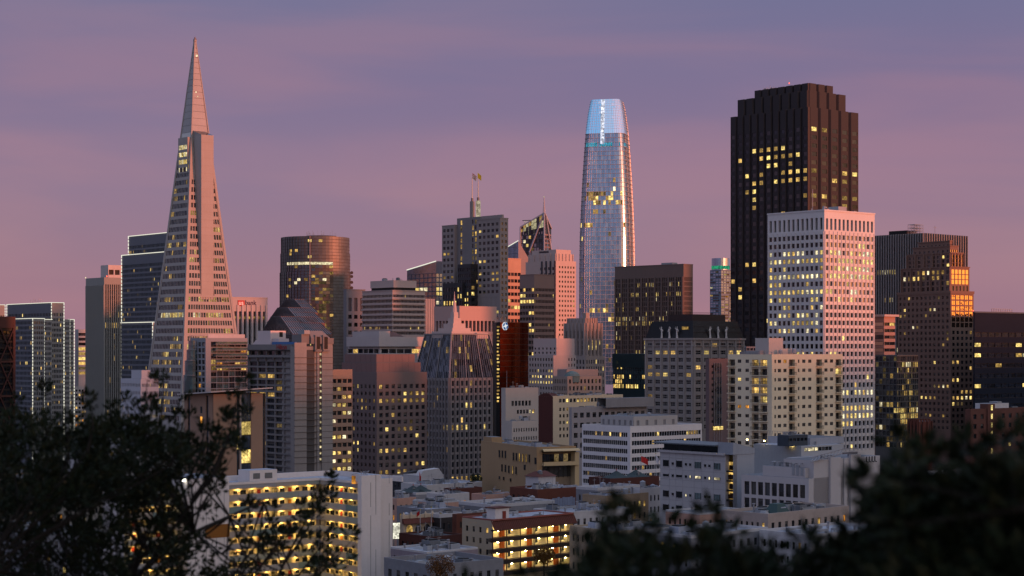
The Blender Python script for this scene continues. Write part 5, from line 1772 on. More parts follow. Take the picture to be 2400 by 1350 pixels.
# ---- mansard tower with statues
def statue_mansard():
    st = wall((0.36, 0.33, 0.315), .8, .1)
    b = Bld('statue_mansard_tower', 'grey stone tower with black glass mansard and white draped statues', 1625, 1029, 43, 'tower', st, glass=[GD, GM, GD], lits=[L0, L1, L1, L2])
    v = b.vol(1512, 1744, 795)
    wf = wall((.4, .37, .36), .7, .05)
    kw = dict(obj=True, dep=.5, frame=wf, mull=2, bar=1, blinds=False)
    v.face('L', [G(800, 1010, 6, 12, .62, .56, .07, {1: .4, 3: .1, 4: .35, 5: .12, 6: .1, 7: .2, 8: .15}, **kw)], m0=.8, m1=.8)
    v.face('R', [G(800, 1010, 6, 12, .62, .56, .05, {0: .1, 1: .3, 11: .3}, **kw)], m0=.8, m1=.8)
    for s in 'LR':
        v.fins(s, 6, 1.2, .55, 797, 1010, st, .8, .8, 'pier')
    v.band(v.z1 - .4, v.z1 + .7, .8, st, 'cornice', True)
    v.band(b.z(812), b.z(810), .6, st, 'string_course', True)
    # mansard
    blk = wall((.018, .018, .022), .35, .2, .4)
    z0, z1 = v.z1 + .7, b.z(752)
    W, L, i = v.x1, v.y1, 3.0
    m = MB()
    m.prism([(.2, .2), (W - .2, .2), (W - .2, L - .2), (.2, L - .2)], z0, z1, blk, ROOFD, [(i, i), (W - i, i), (W - i, L - i), (i, L - i)])
    m.obj('mansard', b.root)
    m = MB()
    rd = wall((.05, .03, .03), .4, .15)
    for k in range(45):
        t = k / 44
        m.bar((.2 + (W - .4) * t, .1, z0), (i + (W - 2 * i) * t, i - .1, z1), .09, rd)
    for k in range(40):
        t = k / 39
        m.bar((.1, .2 + (L - .4) * t, z0), (i - .1, i + (L - 2 * i) * t, z1), .09, blk)
    for t in (.33, .66):
        m.bar((i * t, i * t - .05, z0 + (z1 - z0) * t), (W - i * t, i * t - .05, z0 + (z1 - z0) * t), .1, rd)
    m.obj('mansard_rib', b.root, stuff=True)
    v4 = b.vol(1566, 1700, 736, 752, x0=5, y0=5, mat=wall((.06, .045, .045), .5)); v4.face('L', []); v4.face('R', [])
    m = MB()
    for k in range(24):
        m.bar((5 + k * .9, 4.8, v4.z1), (5 + k * .9, 4.8, v4.z1 + 1.1), .07, DARK); m.bar((4.8, 5 + k * .9, v4.z1), (4.8, 5 + k * .9, v4.z1 + 1.1), .07, DARK)
    m.bar((4.8, 4.8, v4.z1 + 1.1), (25.7, 4.8, v4.z1 + 1.1), .08, DARK); m.bar((4.8, 4.8, v4.z1 + 1.1), (4.8, 25.7, v4.z1 + 1.1), .08, DARK)
    m.obj('roof_railing', b.root, stuff=True)
    # statues: draped figures standing on the cornice, each with a raised or folded arm
    marble = wall((.6, .57, .54), .6, .1)
    def statue(x, y, rz, pose):
        m = MB()
        prof = [(0, .75), (.4, .7), (1.6, .55), (2.8, .5), (3.4, .42), (4.2, .55), (4.9, .62), (5.2, .3), (5.4, .2), (5.6, .27), (5.95, .3), (6.25, .22), (6.4, .05)]
        n = 10
        lean = lambda z: .12 * math.sin(z * .9 + pose)
        pts = [[(r * math.cos(2 * math.pi * k / n) * (1 + .08 * math.sin(3 * k)) + lean(z), r * .75 * math.sin(2 * math.pi * k / n), z) for k in range(n)] for z, r in prof]
        for a, c in zip(pts, pts[1:]):
            for k in range(n):
                m.poly([a[k], a[(k + 1) % n], c[(k + 1) % n], c[k]], marble)
        m.poly(pts[0][::-1], marble)
        s = 1 if pose % 2 else -1
        m.bar((s * .5, 0, 4.8), (s * 1.15, -.2, 5.3), .2, marble, 6, .16); m.bar((s * 1.15, -.2, 5.3), (s * .8, -.3, 6.3), .16, marble, 6, .1)
        m.bar((-s * .55, 0, 4.8), (-s * 1.0, -.1, 3.9), .2, marble, 6, .15); m.bar((-s * 1.0, -.1, 3.9), (-s * .5, -.45, 3.3), .15, marble, 6, .1)
        o = m.obj('statue', b.root)
        o.location, o.rotation_euler = (x, y, z0), (0, 0, rz)
        o.scale = (1.05, 1.05, 1.05)
    for k, px in enumerate((1551, 1569, 1587)):
        statue(-.1, b.u('L', px), rad(-90), k)
    for k, px in enumerate((1664, 1683, 1702)):
        statue(b.u('R', px), -.1, 0, k + 1)
    for k, (px, side) in enumerate(((1598, 'L'), (1606, 'L'))):
        uu = b.u(side, px)
        b.one('mansard_window', lambda m: m.box(1.3, 1.6, uu - 1.2, uu + 1.2, b.z(772), b.z(765), L2))
    b.done()
statue_mansard()
# ---- purple brick block with glass stair
b = Bld('purple_brick_block', 'purple brick block with a tall glass stair bay beside the cream apartments', 1662, 760, 40, 'building', wall((.2, .15, .155), .85, .12), lits=[L0])
v = b.vol(1654, 1740, 846)
v.face('L', []); v.face('R', [G(852, 1010, 6, 11, .4, .45, .02, {10: .5}, obj=True, dep=.3, skip=lambda c, r: c in (1, 2, 3)), ], m0=.6, m1=2)
b.one('stair_glazing', lambda m: [m.box(2.8 + 1.5 * i, 4.2 + 1.5 * i, -.5, .2, b.z(852 + 8 * j + 7.4), b.z(852 + 8 * j), GM if (i * j) % 3 else GB) for i in range(3) for j in range(19)], stuff=True)
b.one('stair_frame', lambda m: [m.bar((2.7 + 1.5 * i, -.5, 0), (2.7 + 1.5 * i, -.5, b.z(850)), .1, wall((.3, .28, .3))) for i in range(4)], stuff=True)
b.one('lit_lobby', lambda m: m.box(2.6, 8, -.6, .2, b.z(1008), b.z(1000), L0))
v.parapet(1.0)
b.done()
# ---- cream balcony apartments
def cream_apartments():
    cr = wall((.74, .65, .5), .85, .1)
    b = Bld('cream_apartments', 'cream apartment block with stacked balconies and some lit orange rooms', 1809, 585, 40, 'building', cr, glass=[GD, GM, GB, GB], lits=[L1, L4, L0])
    v = b.vol(1706, 1975, 834)
    fl, yt = 21.6, 843
    nf = 10
    rail = wall((.05, .045, .045), .5)
    def row_faces(side, layout):
        """layout: photo columns of the openings, kind w=window, n=narrow, B=balcony bay"""
        f, W = v.fr(side), v.w(side)
        spans = []
        for (px, kind) in layout:
            uc = b.u(side, px)
            hw_ = {'w': .8, 'n': .38, 'B': 1.45}[kind]
            spans.append((max(uc - hw_, .05), min(uc + hw_, W - .05), kind))
        spans.sort()
        prev = b.z(yt) + .4
        v.mb.poly([f(0, prev, 0), f(W, prev, 0), f(W, v.z1, 0), f(0, v.z1, 0)], cr)
        for r in range(nf):
            zt = b.z(yt + fl * r)           # head of the openings
            zbw = zt - 1.15
            zbb = zt - 2.15
            zn = b.z(yt + fl * (r + 1)) + .4
            zn = zn if r < nf - 1 else 0.0
            for (z_0, z_1, holes) in ((zt, prev, []), (zbw, zt, [s for s in spans]), (zbb, zbw, [s for s in spans if s[2] == 'B']), (zn, zbb, [])):
                last = 0.0
                for (a, c, k) in holes + [(W, W, '')]:
                    if a - last > .01:
                        v.mb.poly([f(last, z_0, 0), f(a, z_0, 0), f(a, z_1, 0), f(last, z_1, 0)], cr)
                    last = c
            prev = zn
            for (a, c, k) in spans:
                dp = 1.1 if k == 'B' else .18
                lo = zbb if k == 'B' else zbw
                for uu in (a, c):
                    v.mb.poly([f(uu, lo, 0), f(uu, lo, -dp), f(uu, zt, -dp), f(uu, zt, 0)], cr)
                v.mb.poly([f(a, lo, 0), f(c, lo, 0), f(c, lo, -dp), f(a, lo, -dp)], cr); v.mb.poly([f(a, zt, 0), f(c, zt, 0), f(c, zt, -dp), f(a, zt, -dp)], cr)
                hot = side == 'L' and k == 'B' and r in (0, 2, 3) and a < 8
                hot = hot or (side == 'R' and k == 'B' and r in (0, 2, 3) and a < 2)
                on = hot or b.rng.random() < .07
                mt = b.rng.choice([L4, L1, L1] if hot else b.lits) if on else b.rng.choice(b.glass)
                m = MB()
                me = pane_mesh(b, v, side, c - a, zt - lo, mt, (b.rng.choice([0, 0, .4]) if k != 'B' else 0, 1 if k != 'n' else 0, 0), wall((.3, .27, .24)))
                o = bpy.data.objects.new('window', me); o.parent = b.root; o.location = f(a, lo, -dp); col.objects.link(o)
                if k == 'B':
                    m = MB()
                    m.poly([f(a - .2, lo, .75), f(c + .2, lo, .75), f(c + .2, lo, -.0), f(a - .2, lo, -.0)], cr); m.poly([f(a - .2, lo - .22, .75), f(c + .2, lo - .22, .75), f(c + .2, lo, .75), f(a - .2, lo, .75)], cr)
                    for uu in (a - .2, c + .2): m.poly([f(uu, lo - .22, 0), f(uu, lo - .22, .75), f(uu, lo, .75), f(uu, lo, 0)], cr)
                    n = int((c - a) / .22)
                    for j in range(n + 1):
                        uu = a - .15 + (c - a + .3) * j / n
                        p = f(uu, lo, .72); q = f(uu, lo + 1.0, .72)
                        m.bar(p, q, .035, rail, 3)
                    m.bar(f(a - .2, lo + 1.0, .72), f(c + .2, lo + 1.0, .72), .06, rail); m.bar(f(a - .2, lo + 1.0, .72), f(a - .2, lo + 1.0, 0), .05, rail); m.bar(f(c + .2, lo + 1.0, .72), f(c + .2, lo + 1.0, 0), .05, rail)
                    m.obj('balcony', b.root)
    row_faces('L', [(1715, 'B'), (1733, 'w'), (1751, 'w'), (1770, 'B'), (1790, 'B')])
    row_faces('R', [(1817, 'n'), (1827, 'w'), (1840, 'w'), (1856, 'B'), (1872, 'n'), (1884, 'w'), (1898, 'w'), (1920, 'B'), (1936, 'w'), (1949, 'w'), (1965, 'B')])
    v.parapet(.5, .3)
    m = MB()
    z = v.z1
    for i in range(14):
        u = v.x1 * i / 13
        m.bar((u, .1, z + .4), (u, .1, z + 1.3), .05, STEEL)
        u = v.y1 * i / 13
        m.bar((.1, u, z + .4), (.1, u, z + 1.3), .05, STEEL)
    m.bar((0, .1, z + 1.3), (v.x1, .1, z + 1.3), .06, UNIT); m.bar((.1, 0, z + 1.3), (.1, v.y1, z + 1.3), .06, UNIT)
    m.obj('roof_railing', b.root, stuff=True)
    ph = wall((.5, .46, .44), .8, .1)
    k = 6
    b.one('penthouse', lambda m: (m.box(3, 10, 4, 10, z, b.z(792), ph, ROOFM), m.box(10, 15, 4, 9, z, b.z(817), ph, ROOFM), m.box(.8, 3, 6, 12, z, b.z(822), UNIT, ROOFM)))
    v.units(6, 1, 2.2, seed=5)
    b.done()
cream_apartments()
# ---- rooftop pavilion behind cream apartments (grey drum roof)
b = Bld('grey_louvre_block', 'grey louvred roof block peeping above the cream apartments by the dark tower', 1750, 830, 40, 'building', wall((.3, .28, .29), .8))
v = b.vol(1733, 1800, 824); v.face('L', []); v.face('R', []); v2 = b.vol(1745, 1798, 812, 824, x0=2, y0=2, mat=wall((.22, .22, .24))); v2.face('L', [G(815, 822, 6, 1, .8, .8, 0)]); v2.face('R', [G(815, 822, 6, 1, .8, .8, 0)])
b.done()
# ---- white ribbon office
b = Bld('white_ribbon_office', 'low white stone office with continuous dark ribbon windows', 1477, 690, 40, 'building', wall((.68, .65, .65), .75, .16), glass=[GD, GD, GM], lits=[L2, L1, L0, L5])
v = b.vol(1364, 1645, 1003)
v.face('L', [G(1010, 1165, 22, 8, .96, .54, .02, {0: .12, 3: .12}, obj=True, dep=.35, blinds=False, mull=0)], m0=1.6, m1=.6)
v.face('R', [G(1010, 1165, 28, 8, .96, .54, .03, {0: .22}, obj=True, dep=.35, blinds=False)], m0=.9, m1=.6)
v.parapet(.6, .4)
ph = wall((.45, .43, .42), .8, .1)
vp = b.vol(1408, 1588, 977, 1003, x0=3.2, y0=1.5, mat=ph)
vp.face('L', [G(985, 1000, 6, 1, .4, .8, 0, glass=[wall((.28, .27, .28))], dep=.2)]); vp.face('R', [G(985, 1000, 5, 1, .3, .8, 0, glass=[wall((.28, .27, .28))], dep=.2)])
vp.units(5, .8, 1.6, seed=17)
b.done()
# ---- tan curved-eave building
def tan_block():
    tn = wall((.4, .29, .18), .85, .1)
    b = Bld('tan_stucco_block', 'tan stucco block with slit windows and a deep cream eave over its terrace', 1258, 590, 25, 'building', tn, lits=[L2, L1, L0])
    b = b
    v = b.vol(1127, 1350, 1052)
    W, L = v.x1, v.y1
    f = v.fr('L')
    # slit windows in loose groups on the long wall
    tops = [(1171, 1066, 1083), (1178, 1066, 1083), (1185, 1066, 1083), (1204, 1068, 1086), (1211, 1068, 1086), (1218, 1068, 1086), (1226, 1068, 1086), (1234, 1068, 1086), (1241, 1068, 1086),
            (1177, 1100, 1117), (1185, 1100, 1117), (1193, 1101, 1118), (1202, 1101, 1118), (1210, 1101, 1118), (1171, 1130, 1137), (1181, 1130, 1137), (1197, 1131, 1138)]
    v.mb.poly([f(0, 0, 0), f(L, 0, 0), f(L, v.z1, 0), f(0, v.z1, 0)], tn)
    for k, (px, y1, y0_) in enumerate(tops):
        u = b.u('L', px)
        def win(m, u=u, y1=y1, y0_=y0_, k=k):
            a = .42
            za, zb_ = b.z(y0_), b.z(y1)
            m.box(-.1, .1, u - a, u + a, za, zb_, b.rng.choice([L1, L2]) if k in (5, 6, 7, 12) else GD)
            for s in (-1, 1): m.box(-.16, .1, u + s * a - .06, u + s * a + .06, za - .1, zb_ + .1, FRAME_D)
            m.box(-.16, .1, u - a, u + a, (za + zb_) / 2 - .05, (za + zb_) / 2 + .05, FRAME_D)
            m.box(-.25, .1, u - a - .1, u + a + .1, za - .2, za - .05, tn)
        b.one('window', win)
    for (px, y1, y0_) in ((1263, 1073, 1088), (1230, 1093, 1105)):
        u = b.u('L', px) if px < 1258 else .8
        b.one('window', lambda m: (m.box(-.12, .1, u - .7, u + .7, b.z(y0_), b.z(y1), GD), m.box(-.2, .1, u - .05, u + .05, b.z(y0_), b.z(y1), FRAME_D)))
    # sunset end: eave, terrace, big glazed bay
    g = v.fr('R')
    z1 = v.z1
    v.mb.poly([g(0, 0, 0), g(2, 0, 0), g(2, z1, 0), g(0, z1, 0)], tn)
    v.mb.poly([g(2, 0, -2), g(W, 0, -2), g(W, z1, -2), g(2, z1, -2)], wall((.3, .24, .18)))
    cream = wall((.55, .44, .28), .8, .08)
    m = MB()
    n = 8
    ze = b.z(1062)
    for k in range(n):
        a0, a1 = -.2 + 1.2 * k / n, -.2 + 1.2 * (k + 1) / n
        p = lambda a: (-1.4 * math.sin(a), ze + 1.3 - 1.6 * (1 - math.cos(a)))
        (d0, h0), (d1, h1) = p(a0), p(a1)
        m.poly([(1.6, d0 - .8, h0), (W + .6, d0 - .8, h0), (W + .6, d1 - .8, h1), (1.6, d1 - .8, h1)], cream)
    m.box(1.6, W + .6, -.8, 1.5, ze + .9, ze + 1.3, cream)
    m.obj('curved_eave', b.root)
    b.one('terrace', lambda m: (m.box(1.8, W + .2, -1.6, 2, b.z(1092), b.z(1088), cream), m.box(1.8, W + .2, -1.65, -1.5, b.z(1092), b.z(1083), cream)))
    m = MB()
    for i in range(7):
        u0, u1 = 2.3 + (W - 2.6) * i / 7, 2.3 + (W - 2.6) * (i + 1) / 7 - .12
        m.box(u0, u1, 1.85, 1.95, b.z(1084), b.z(1066), b.rng.choice([GD, GM, L5])); m.box(u0, u1, 1.85, 1.95, b.z(1120), b.z(1094), GB)
    for i in range(8): m.box(2.2 + (W - 2.6) * i / 7 - .06, 2.2 + (W - 2.6) * i / 7 + .06, 1.75, 1.95, b.z(1122), b.z(1094), FRAME_D)
    m.obj('glazed_bay', b.root, stuff=True)
    b.one('side_pier', lambda m: m.box(W - 1, W + .6, -1.2, 2, 0, ze, cream))
    b.one('stair_tower', lambda m: m.box(1, 5, L - 7, L - .1, z1, b.z(1037), tn, ROOFM))
    v.parapet(.6, .35)
    v.units(12, .8, 2.4, seed=31)
    b.done()
tan_block()
# ---- pale block, brick-ended cream block, mid tan block, grey apartments
b = Bld('pale_stepped_block', 'pale plain block with a few lit windows left of the brick-ended block', 1185, 760, 40, 'building', wall((.47, .43, .4), .85, .12), lits=[L3, L0])
v = b.vol(1175, 1262, 913)
v.face('L', []); v.face('R', [G(938, 954, 6, 1, .7, .75, 0, obj=True, m0=3, m1=4), G(960, 972, 6, 1, .7, .75, .5, obj=True, m0=6, m1=2)])
v.parapet(.7, .3); v.units(7, 1, 2.4, seed=12)
b.one('flagpole', lambda m: m.bar((4, 4, v.z1), (4, 4, v.z1 + 8), .09, UNIT, 6, .05))
v2 = b.vol(1185, 1262, 985, x0=-4, y0=-9); v2.face('L', []); v2.face('R', [G(1000, 1012, 10, 1, .5, .7, .05, obj=True), G(1020, 1032, 10, 1, .5, .7, .05, obj=True)], m0=.5, m1=.5)
v2.units(7, 1, 2.2, seed=13)
b.done()
b = Bld('brick_ended_block', 'cream block with a windowless red brick gable end and lit top floor', 1296, 850, 40, 'building', wall((.62, .53, .4), .85, .1), lits=[L1, L0, L2])
brick = wall((.13, .05, .045), .9, .2)
v = b.vol(1260, 1460, 930)
v.face('L', [], mat=brick)
v.face('R', [G(934, 945, 18, 1, .7, .8, .35, obj=True, m0=3.5), G(952, 1030, 18, 5, .5, .5, .1, obj=True, m0=3.5)], m0=3.5, m1=1)
b.one('gable', lambda m: m.prism([(-.05, .0), (4, .0), (4, v.y1), (-.05, v.y1)], v.z1, v.z1 + 1.6, brick, None, [(-.05, v.y1 * .3), (4, v.y1 * .3), (4, v.y1 * .6), (-.05, v.y1 * .6)]))
v.parapet(.4, .3); v.units(16, .8, 2.2, seed=14)
b.done()
b = Bld('dome_roof_block', 'older stone block with a small copper green dome and arched windows', 1330, 930, 40, 'building', wall((.36, .3, .27), .85, .12))
v = b.vol(1296, 1410, 882)
v.face('L', [G(886, 935, 8, 3, .5, .6, .08, obj=True)], m0=.5); v.face('R', [G(886, 935, 9, 3, .5, .6, .03, obj=True)], m0=.5)
v2 = b.vol(1306, 1402, 866, 882, x0=3, y0=4, mat=wall((.33, .29, .28))); v2.face('L', []); v2.face('R', [])
b.one('dome', lambda m: [m.prism([(6 + r0 * math.cos(a * math.pi / 6), 3 + r0 * math.sin(a * math.pi / 6)) for a in range(12)], v.z1 + h0 - 3.2, v.z1 + h1 - 3.2, wall((.16, .22, .22)), None, [(6 + r1 * math.cos(a * math.pi / 6), 3 + r1 * math.sin(a * math.pi / 6)) for a in range(12)]) for (r0, r1, h0, h1) in ((4, 4, 0, 3.2), (4.3, 3.6, 3.2, 4.4), (3.6, 2.2, 4.4, 5.4), (2.2, .1, 5.4, 6))])
b.done()
b = Bld('floodlit_grey_flats', 'grey apartment block with two roof floodlights left of the statue tower', 1340, 790, 40, 'building', wall((.36, .34, .35), .85, .1), lits=[L1, L2, L0])
v = b.vol(1334, 1515, 957)
v.face('L', []); v.face('R', [G(962, 1080, 12, 5, .6, .5, .12, obj=True, mull=1)], m0=.5, m1=.5)
vp = b.vol(1420, 1512, 935, 957, x0=b.u('R', 1410), y0=3, mat=wall((.3, .29, .3))); vp.face('L', []); vp.face('R', [])
for px in (1471, 1483):
    u = b.u('R', px, 3)
    b.one('floodlight', lambda m: (m.box(u - .35, u + .35, 2.6, 2.9, b.z(949), b.z(944), lit('flood', (1, .93, .7), 14, True, False)), m.box(u - .3, u + .3, 2.9, 3.1, b.z(948), b.z(945), STEEL)))
v.units(10, .8, 2, seed=15); v.parapet(.5, .3)
b.done()
# ---- red brick block at right, church tower
b = Bld('red_brick_flats', 'red brick flats with one lit stair column, right edge', 2275, 680, 40, 'building', wall((.17, .085, .07), .9, .2), lits=[L0])
v = b.vol(2262, 2500, 962)
v.face('L', []); v.face('R', [G(966, 1080, 14, 5, .42, .5, .01, obj=True, skip=lambda c, r: c == 3)], m0=.5)
uu = b.u('R', 2321)
b.one('stair_tower', lambda m: m.box(uu - 2.4, uu + 2.2, -.6, 3, 0, b.z(948), b.mat, ROOFM))
for k in range(6):
    b.one('stair_window', lambda m: m.box(uu - .4, uu + .55, -.7, -.55, b.z(963 + 20.5 * k), b.z(951 + 20.5 * k), lit('stair', (1, .78, .28), 1.25)))
b.one('penthouse', lambda m: (m.box(uu + 3, uu + 15, 2, 9, v.z1, b.z(948), wall((.55, .54, .55)), ROOFM), m.box(uu + 8, uu + 11, 2.5, 6, b.z(948), b.z(944), UNIT)))
v.parapet(.5, .3); v.units(5, .8, 2, seed=16)
b.done()
b = Bld('church_tower', 'red brick gothic church tower with pointed louvres among the right trees', 2152, 640, 40, 'church', wall((.16, .065, .05), .9, .2))
v = b.vol(2128, 2184, 988); v.face('L', []); v.face('R', [])
for s, n in (('L', 2), ('R', 2)):
    f, W = v.fr(s), v.w(s)
    for i in range(n):
        uc = W * (.28 + .44 * i)
        m = MB()
        for k in range(2):
            c = uc + (k - .5) * 1.0
            pts = [(c - .38, b.z(1018)), (c + .38, b.z(1018)), (c + .38, b.z(1000)), (c + .2, b.z(996)), (c, b.z(994)), (c - .2, b.z(996)), (c - .38, b.z(1000))]
            m.poly([f(u, z, .06) for u, z in pts], DARK)
        m.obj('louvre', b.root)
    v.fins(s, 3, .7, .4, 988, 1080, b.mat, name='buttress')
m = MB()
for i in range(5):
    m.box(v.x1 * i / 5, v.x1 * i / 5 + .7, -.05, .4, v.z1, v.z1 + .9, b.mat); m.box(-.05, .4, v.y1 * i / 5, v.y1 * i / 5 + .7, v.z1, v.z1 + .9, b.mat)
m.obj('battlement', b.root, stuff=True)
b.done()

# ================================================================ near town
# ---- gallery-access housing block, bent round a courtyard
def gallery_flats():
    D = 430.0
    wht = wall((.68, .63, .61), .8, .14)
    b = Bld('gallery_flats', 'white housing block with yellow lit open galleries on every floor, foreground', 750, D, 40, 'building', wht)
    cream = wall((.66, .58, .4), .85, .08)
    lampm = lit('gallery_lamp', (1.0, .64, .19), 250, True, False)
    bulb = lit('gallery_bulb', (1.0, .85, .5), 2.2, False, False)
    teal, sage, grey_, beige = wall((.22, .29, .285), .8, .08), wall((.33, .35, .32), .8, .08), wall((.36, .36, .37), .8, .08), wall((.42, .38, .34), .8, .08)
    per = 27.6
    zt = b.z(1134)                       # head of the top opening
    fh = per / F * D
    nf = 10
    Lw, Lr = b.u('R', 513), b.u('L', 846)      # both negative: wings run towards the camera
    Lw2 = b.u('R', 300)
    u415 = b.u('R', 415)
    dpt = 1.7
    rr = random.Random(12)
    doors = [wall((.42, .06, .035), .6, .05), wall((.5, .24, .03), .6, .05), wall((.35, .36, .28), .6, .05), wall((.42, .06, .035), .6, .05)]
    shell = b.mb
    # wing bodies behind the galleries
    shell.box(Lw, 12, dpt, 12, 0, zt + .9, wht, ROOFW, 'R')
    shell.box(dpt, b.u('R', 918, Lr + .6), Lr + .7, dpt, 0, zt + .9, wht, ROOFW, 'L')
    shell.box(Lw2, u415 - .02, dpt, 12, 0, zt + .9, wht, ROOFW, 'R')
    def wing(side, u0, u1, npan, seq, nd):
        f = (lambda u, z, d_: (u, -d_, z)) if side == 'R' else (lambda u, z, d_: (-d_, u, z))
        Q = lambda m, u_0, u_1, z0, z1, d_, mt: m.poly([f(u_0, z0, d_), f(u_1, z0, d_), f(u_1, z1, d_), f(u_0, z1, d_)], mt)
        back = MB()
        Q(back, u0, u1, 0, zt + .9, -dpt, cream)
        back.obj('gallery_wall', b.root)
        for r in range(nf):
            z1 = zt - r * fh                     # ceiling of this gallery
            z0 = z1 - fh                         # its floor
            m = MB()
            m.poly([f(u0, z1, 0), f(u1, z1, 0), f(u1, z1, -dpt), f(u0, z1, -dpt)], cream)
            m.poly([f(u0, z1 + .18, 0), f(u1, z1 + .18, 0), f(u1, z1 + .18, -dpt), f(u0, z1 + .18, -dpt)], grey_)
            m.obj('gallery_floor', b.root)
            # solid parapet panels hung on the gallery edge above this opening
            edges = [u0 + (u1 - u0) * t for t in seq]
            for k, (a, c) in enumerate(zip(edges, edges[1:])):
                mt = rr.choice([teal, sage, grey_, beige, beige, grey_]) if r else [grey_, grey_, beige, sage, sage][k % 5]
                pm = MB()
                top = z1 + (1.42 if r else 1.5)
                lo, hi = (a + .02, c - .02) if a < c else (c + .02, a - .02)
                p = [f(lo, 0, .06), f(hi, 0, .06), f(hi, 0, -.08), f(lo, 0, -.08)]
                pm.prism([q[:2] for q in p], z1 - .06, top, mt)
                pm.obj('parapet_panel', b.root)
            # doors, windows and lamps along the gallery
            W = u1 - u0
            for k in range(nd):
                uu = u0 + W * (k + .5) / nd
                j = k % 4
                wm_ = MB()
                if j in (1,):
                    mt = rr.choice(doors)
                    wm_.poly([f(uu - .45, z0 + .18, -dpt + .05), f(uu + .45, z0 + .18, -dpt + .05), f(uu + .45, z0 + 2.2, -dpt + .05), f(uu - .45, z0 + 2.2, -dpt + .05)], mt)
                    wm_.poly([f(uu - .52, z0 + .18, -dpt + .03), f(uu + .52, z0 + .18, -dpt + .03), f(uu + .52, z0 + 2.28, -dpt + .03), f(uu - .52, z0 + 2.28, -dpt + .03)], wall((.4, .32, .2)))
                    wm_.obj('door', b.root)
                else:
                    wd, lo, hi = ((.6, 1.3, 2.2), (.5, 1.45, 2.15), (.5, 1.45, 2.15), (.75, .6, 2.25))[j]
                    wm_.poly([f(uu - wd, z0 + lo, -dpt + .05), f(uu + wd, z0 + lo, -dpt + .05), f(uu + wd, z0 + hi, -dpt + .05), f(uu - wd, z0 + hi, -dpt + .05)], rr.choice([GD, GD, GM, L2]))
                    fm = FRAME_D
                    for (a, c, e, g) in ((-wd, -wd + .08, lo, hi), (wd - .08, wd, lo, hi), (-wd, wd, lo, lo + .08), (-wd, wd, hi - .08, hi), (-.04, .04, lo, hi)):
                        wm_.poly([f(uu + a, z0 + e, -dpt + .09), f(uu + c, z0 + e, -dpt + .09), f(uu + c, z0 + g, -dpt + .09), f(uu + a, z0 + g, -dpt + .09)], fm)
                    wm_.obj('window', b.root)
            nl = max(2, int(abs(W) / 3.6))
            for k in range(nl):
                uu = u0 + W * (k + .5) / nl
                lm = MB()
                p = f(uu, z1 - .2, -1.15)
                lm.poly([(p[0] - .17, p[1] - .17, z1 - .015), (p[0] + .17, p[1] - .17, z1 - .015), (p[0] + .17, p[1] + .17, z1 - .015), (p[0] - .17, p[1] + .17, z1 - .015)], lampm)
                lm.box(p[0] - .05, p[0] + .05, p[1] - .05, p[1] + .05, z1 - .2, z1 - .1, bulb)
                lm.obj('gallery_lamp', b.root)
    wing('R', Lw, 0.0, 5, [0, .3, .56, .78, 1.0], 13)
    wing('L', Lr, 0.0, 2, [0, .36, .66, 1.0], 9)
    wing('R', Lw2, u415, 3, [0, .5, 1.0], 8)
    b.one('corner_post', lambda m: m.box(-.12, .12, -.12, .12, 0, zt + 1.4, FRAME_D))
    # windowless stair ends, board-marked with vertical joints
    e1 = b.u('R', 893, Lr - 1.2)
    e2 = b.u('R', 920, Lr + .6)
    m = MB()
    m.box(-.7, e1, Lr - 1.2, Lr + .3, 0, b.z(1107) + .2, wht, ROOFW)
    m.box(dpt + .02, e1, Lr + .3, Lr + 6, zt, b.z(1107) + .2, wht, ROOFW)
    m.obj('stair_end', b.root)
    m = MB(); m.box(e1 - .5, e2, Lr + .6, Lr + 8, 0, b.z(1119) + .4, wht, ROOFW); m.obj('stair_end', b.root)
    m = MB(); m.box(u415, Lw + .02, -4.5, 10, 0, b.z(1102), wht, ROOFW); m.obj('stair_end', b.root)
    m = MB()
    jl = wall((.3, .29, .3), .8)
    for k in range(70):
        u = rr.choice([.22, .36, .6, .85]) * (e2 + 1) - .4
        z = rr.uniform(2, b.z(1125))
        y = Lr - 1.22 if u < e1 else Lr + .58
        m.box(u - .045, u + .045, y - .02, y + .02, z, z + rr.uniform(2, 5), jl)
    for k in range(40):
        u = u415 + rr.choice([.2, .45, .7, .88]) * (Lw - u415)
        z = rr.uniform(2, b.z(1120))
        m.box(u - .045, u + .045, -4.54, -4.48, z, z + rr.uniform(2, 5), jl)
    m.obj('wall_joints', b.root, stuff=True)
    ub = b.u('R', 481, -4.5)
    b.one('brown_panel', lambda m: m.box(ub, Lw + .05, -4.62, -4.4, b.z(1236), b.z(1207), wall((.3, .14, .03), .7)))
    # roof: kerb, plant box with louvres, roof door
    z = zt + .9
    b.one('roof_kerb', lambda m: (m.box(Lw, .3, -.2, .1, z, z + .55, wht), m.box(-.2, .1, Lr, .1, z, z + .56, wht), m.box(Lw, 12, 11.7, 12.2, z, z + 1.2, wht), m.box(11.8, 12.2, Lr, 12, z, z + 1.21, wht)))
    pu = b.u('R', 585, 3)
    b.one('plant_room', lambda m: (m.box(pu, pu + 7.6, 3, 8, z, z + 2.9, wht, ROOFW), m.box(pu + 1, pu + 2.8, 2.9, 3.05, z + .9, z + 2.2, wall((.2, .2, .2))), m.box(pu + 4.2, pu + 6.2, 2.9, 3.05, z + .9, z + 2.2, wall((.2, .2, .2)))))
    b.one('roof_door', lambda m: m.box(-.85, -.68, Lr + 1.2, Lr + 2.6, z, z + 1.9, lit('roof_door', (1, .4, .06), .7)))
    for k in range(9):
        b.one('vent_pipe', lambda m: m.bar((rr.uniform(1, 4), Lr + rr.uniform(-1, 6), b.z(1107)), (rr.uniform(1, 4), Lr + 2, b.z(1107) + 1.0), .06, STEEL))
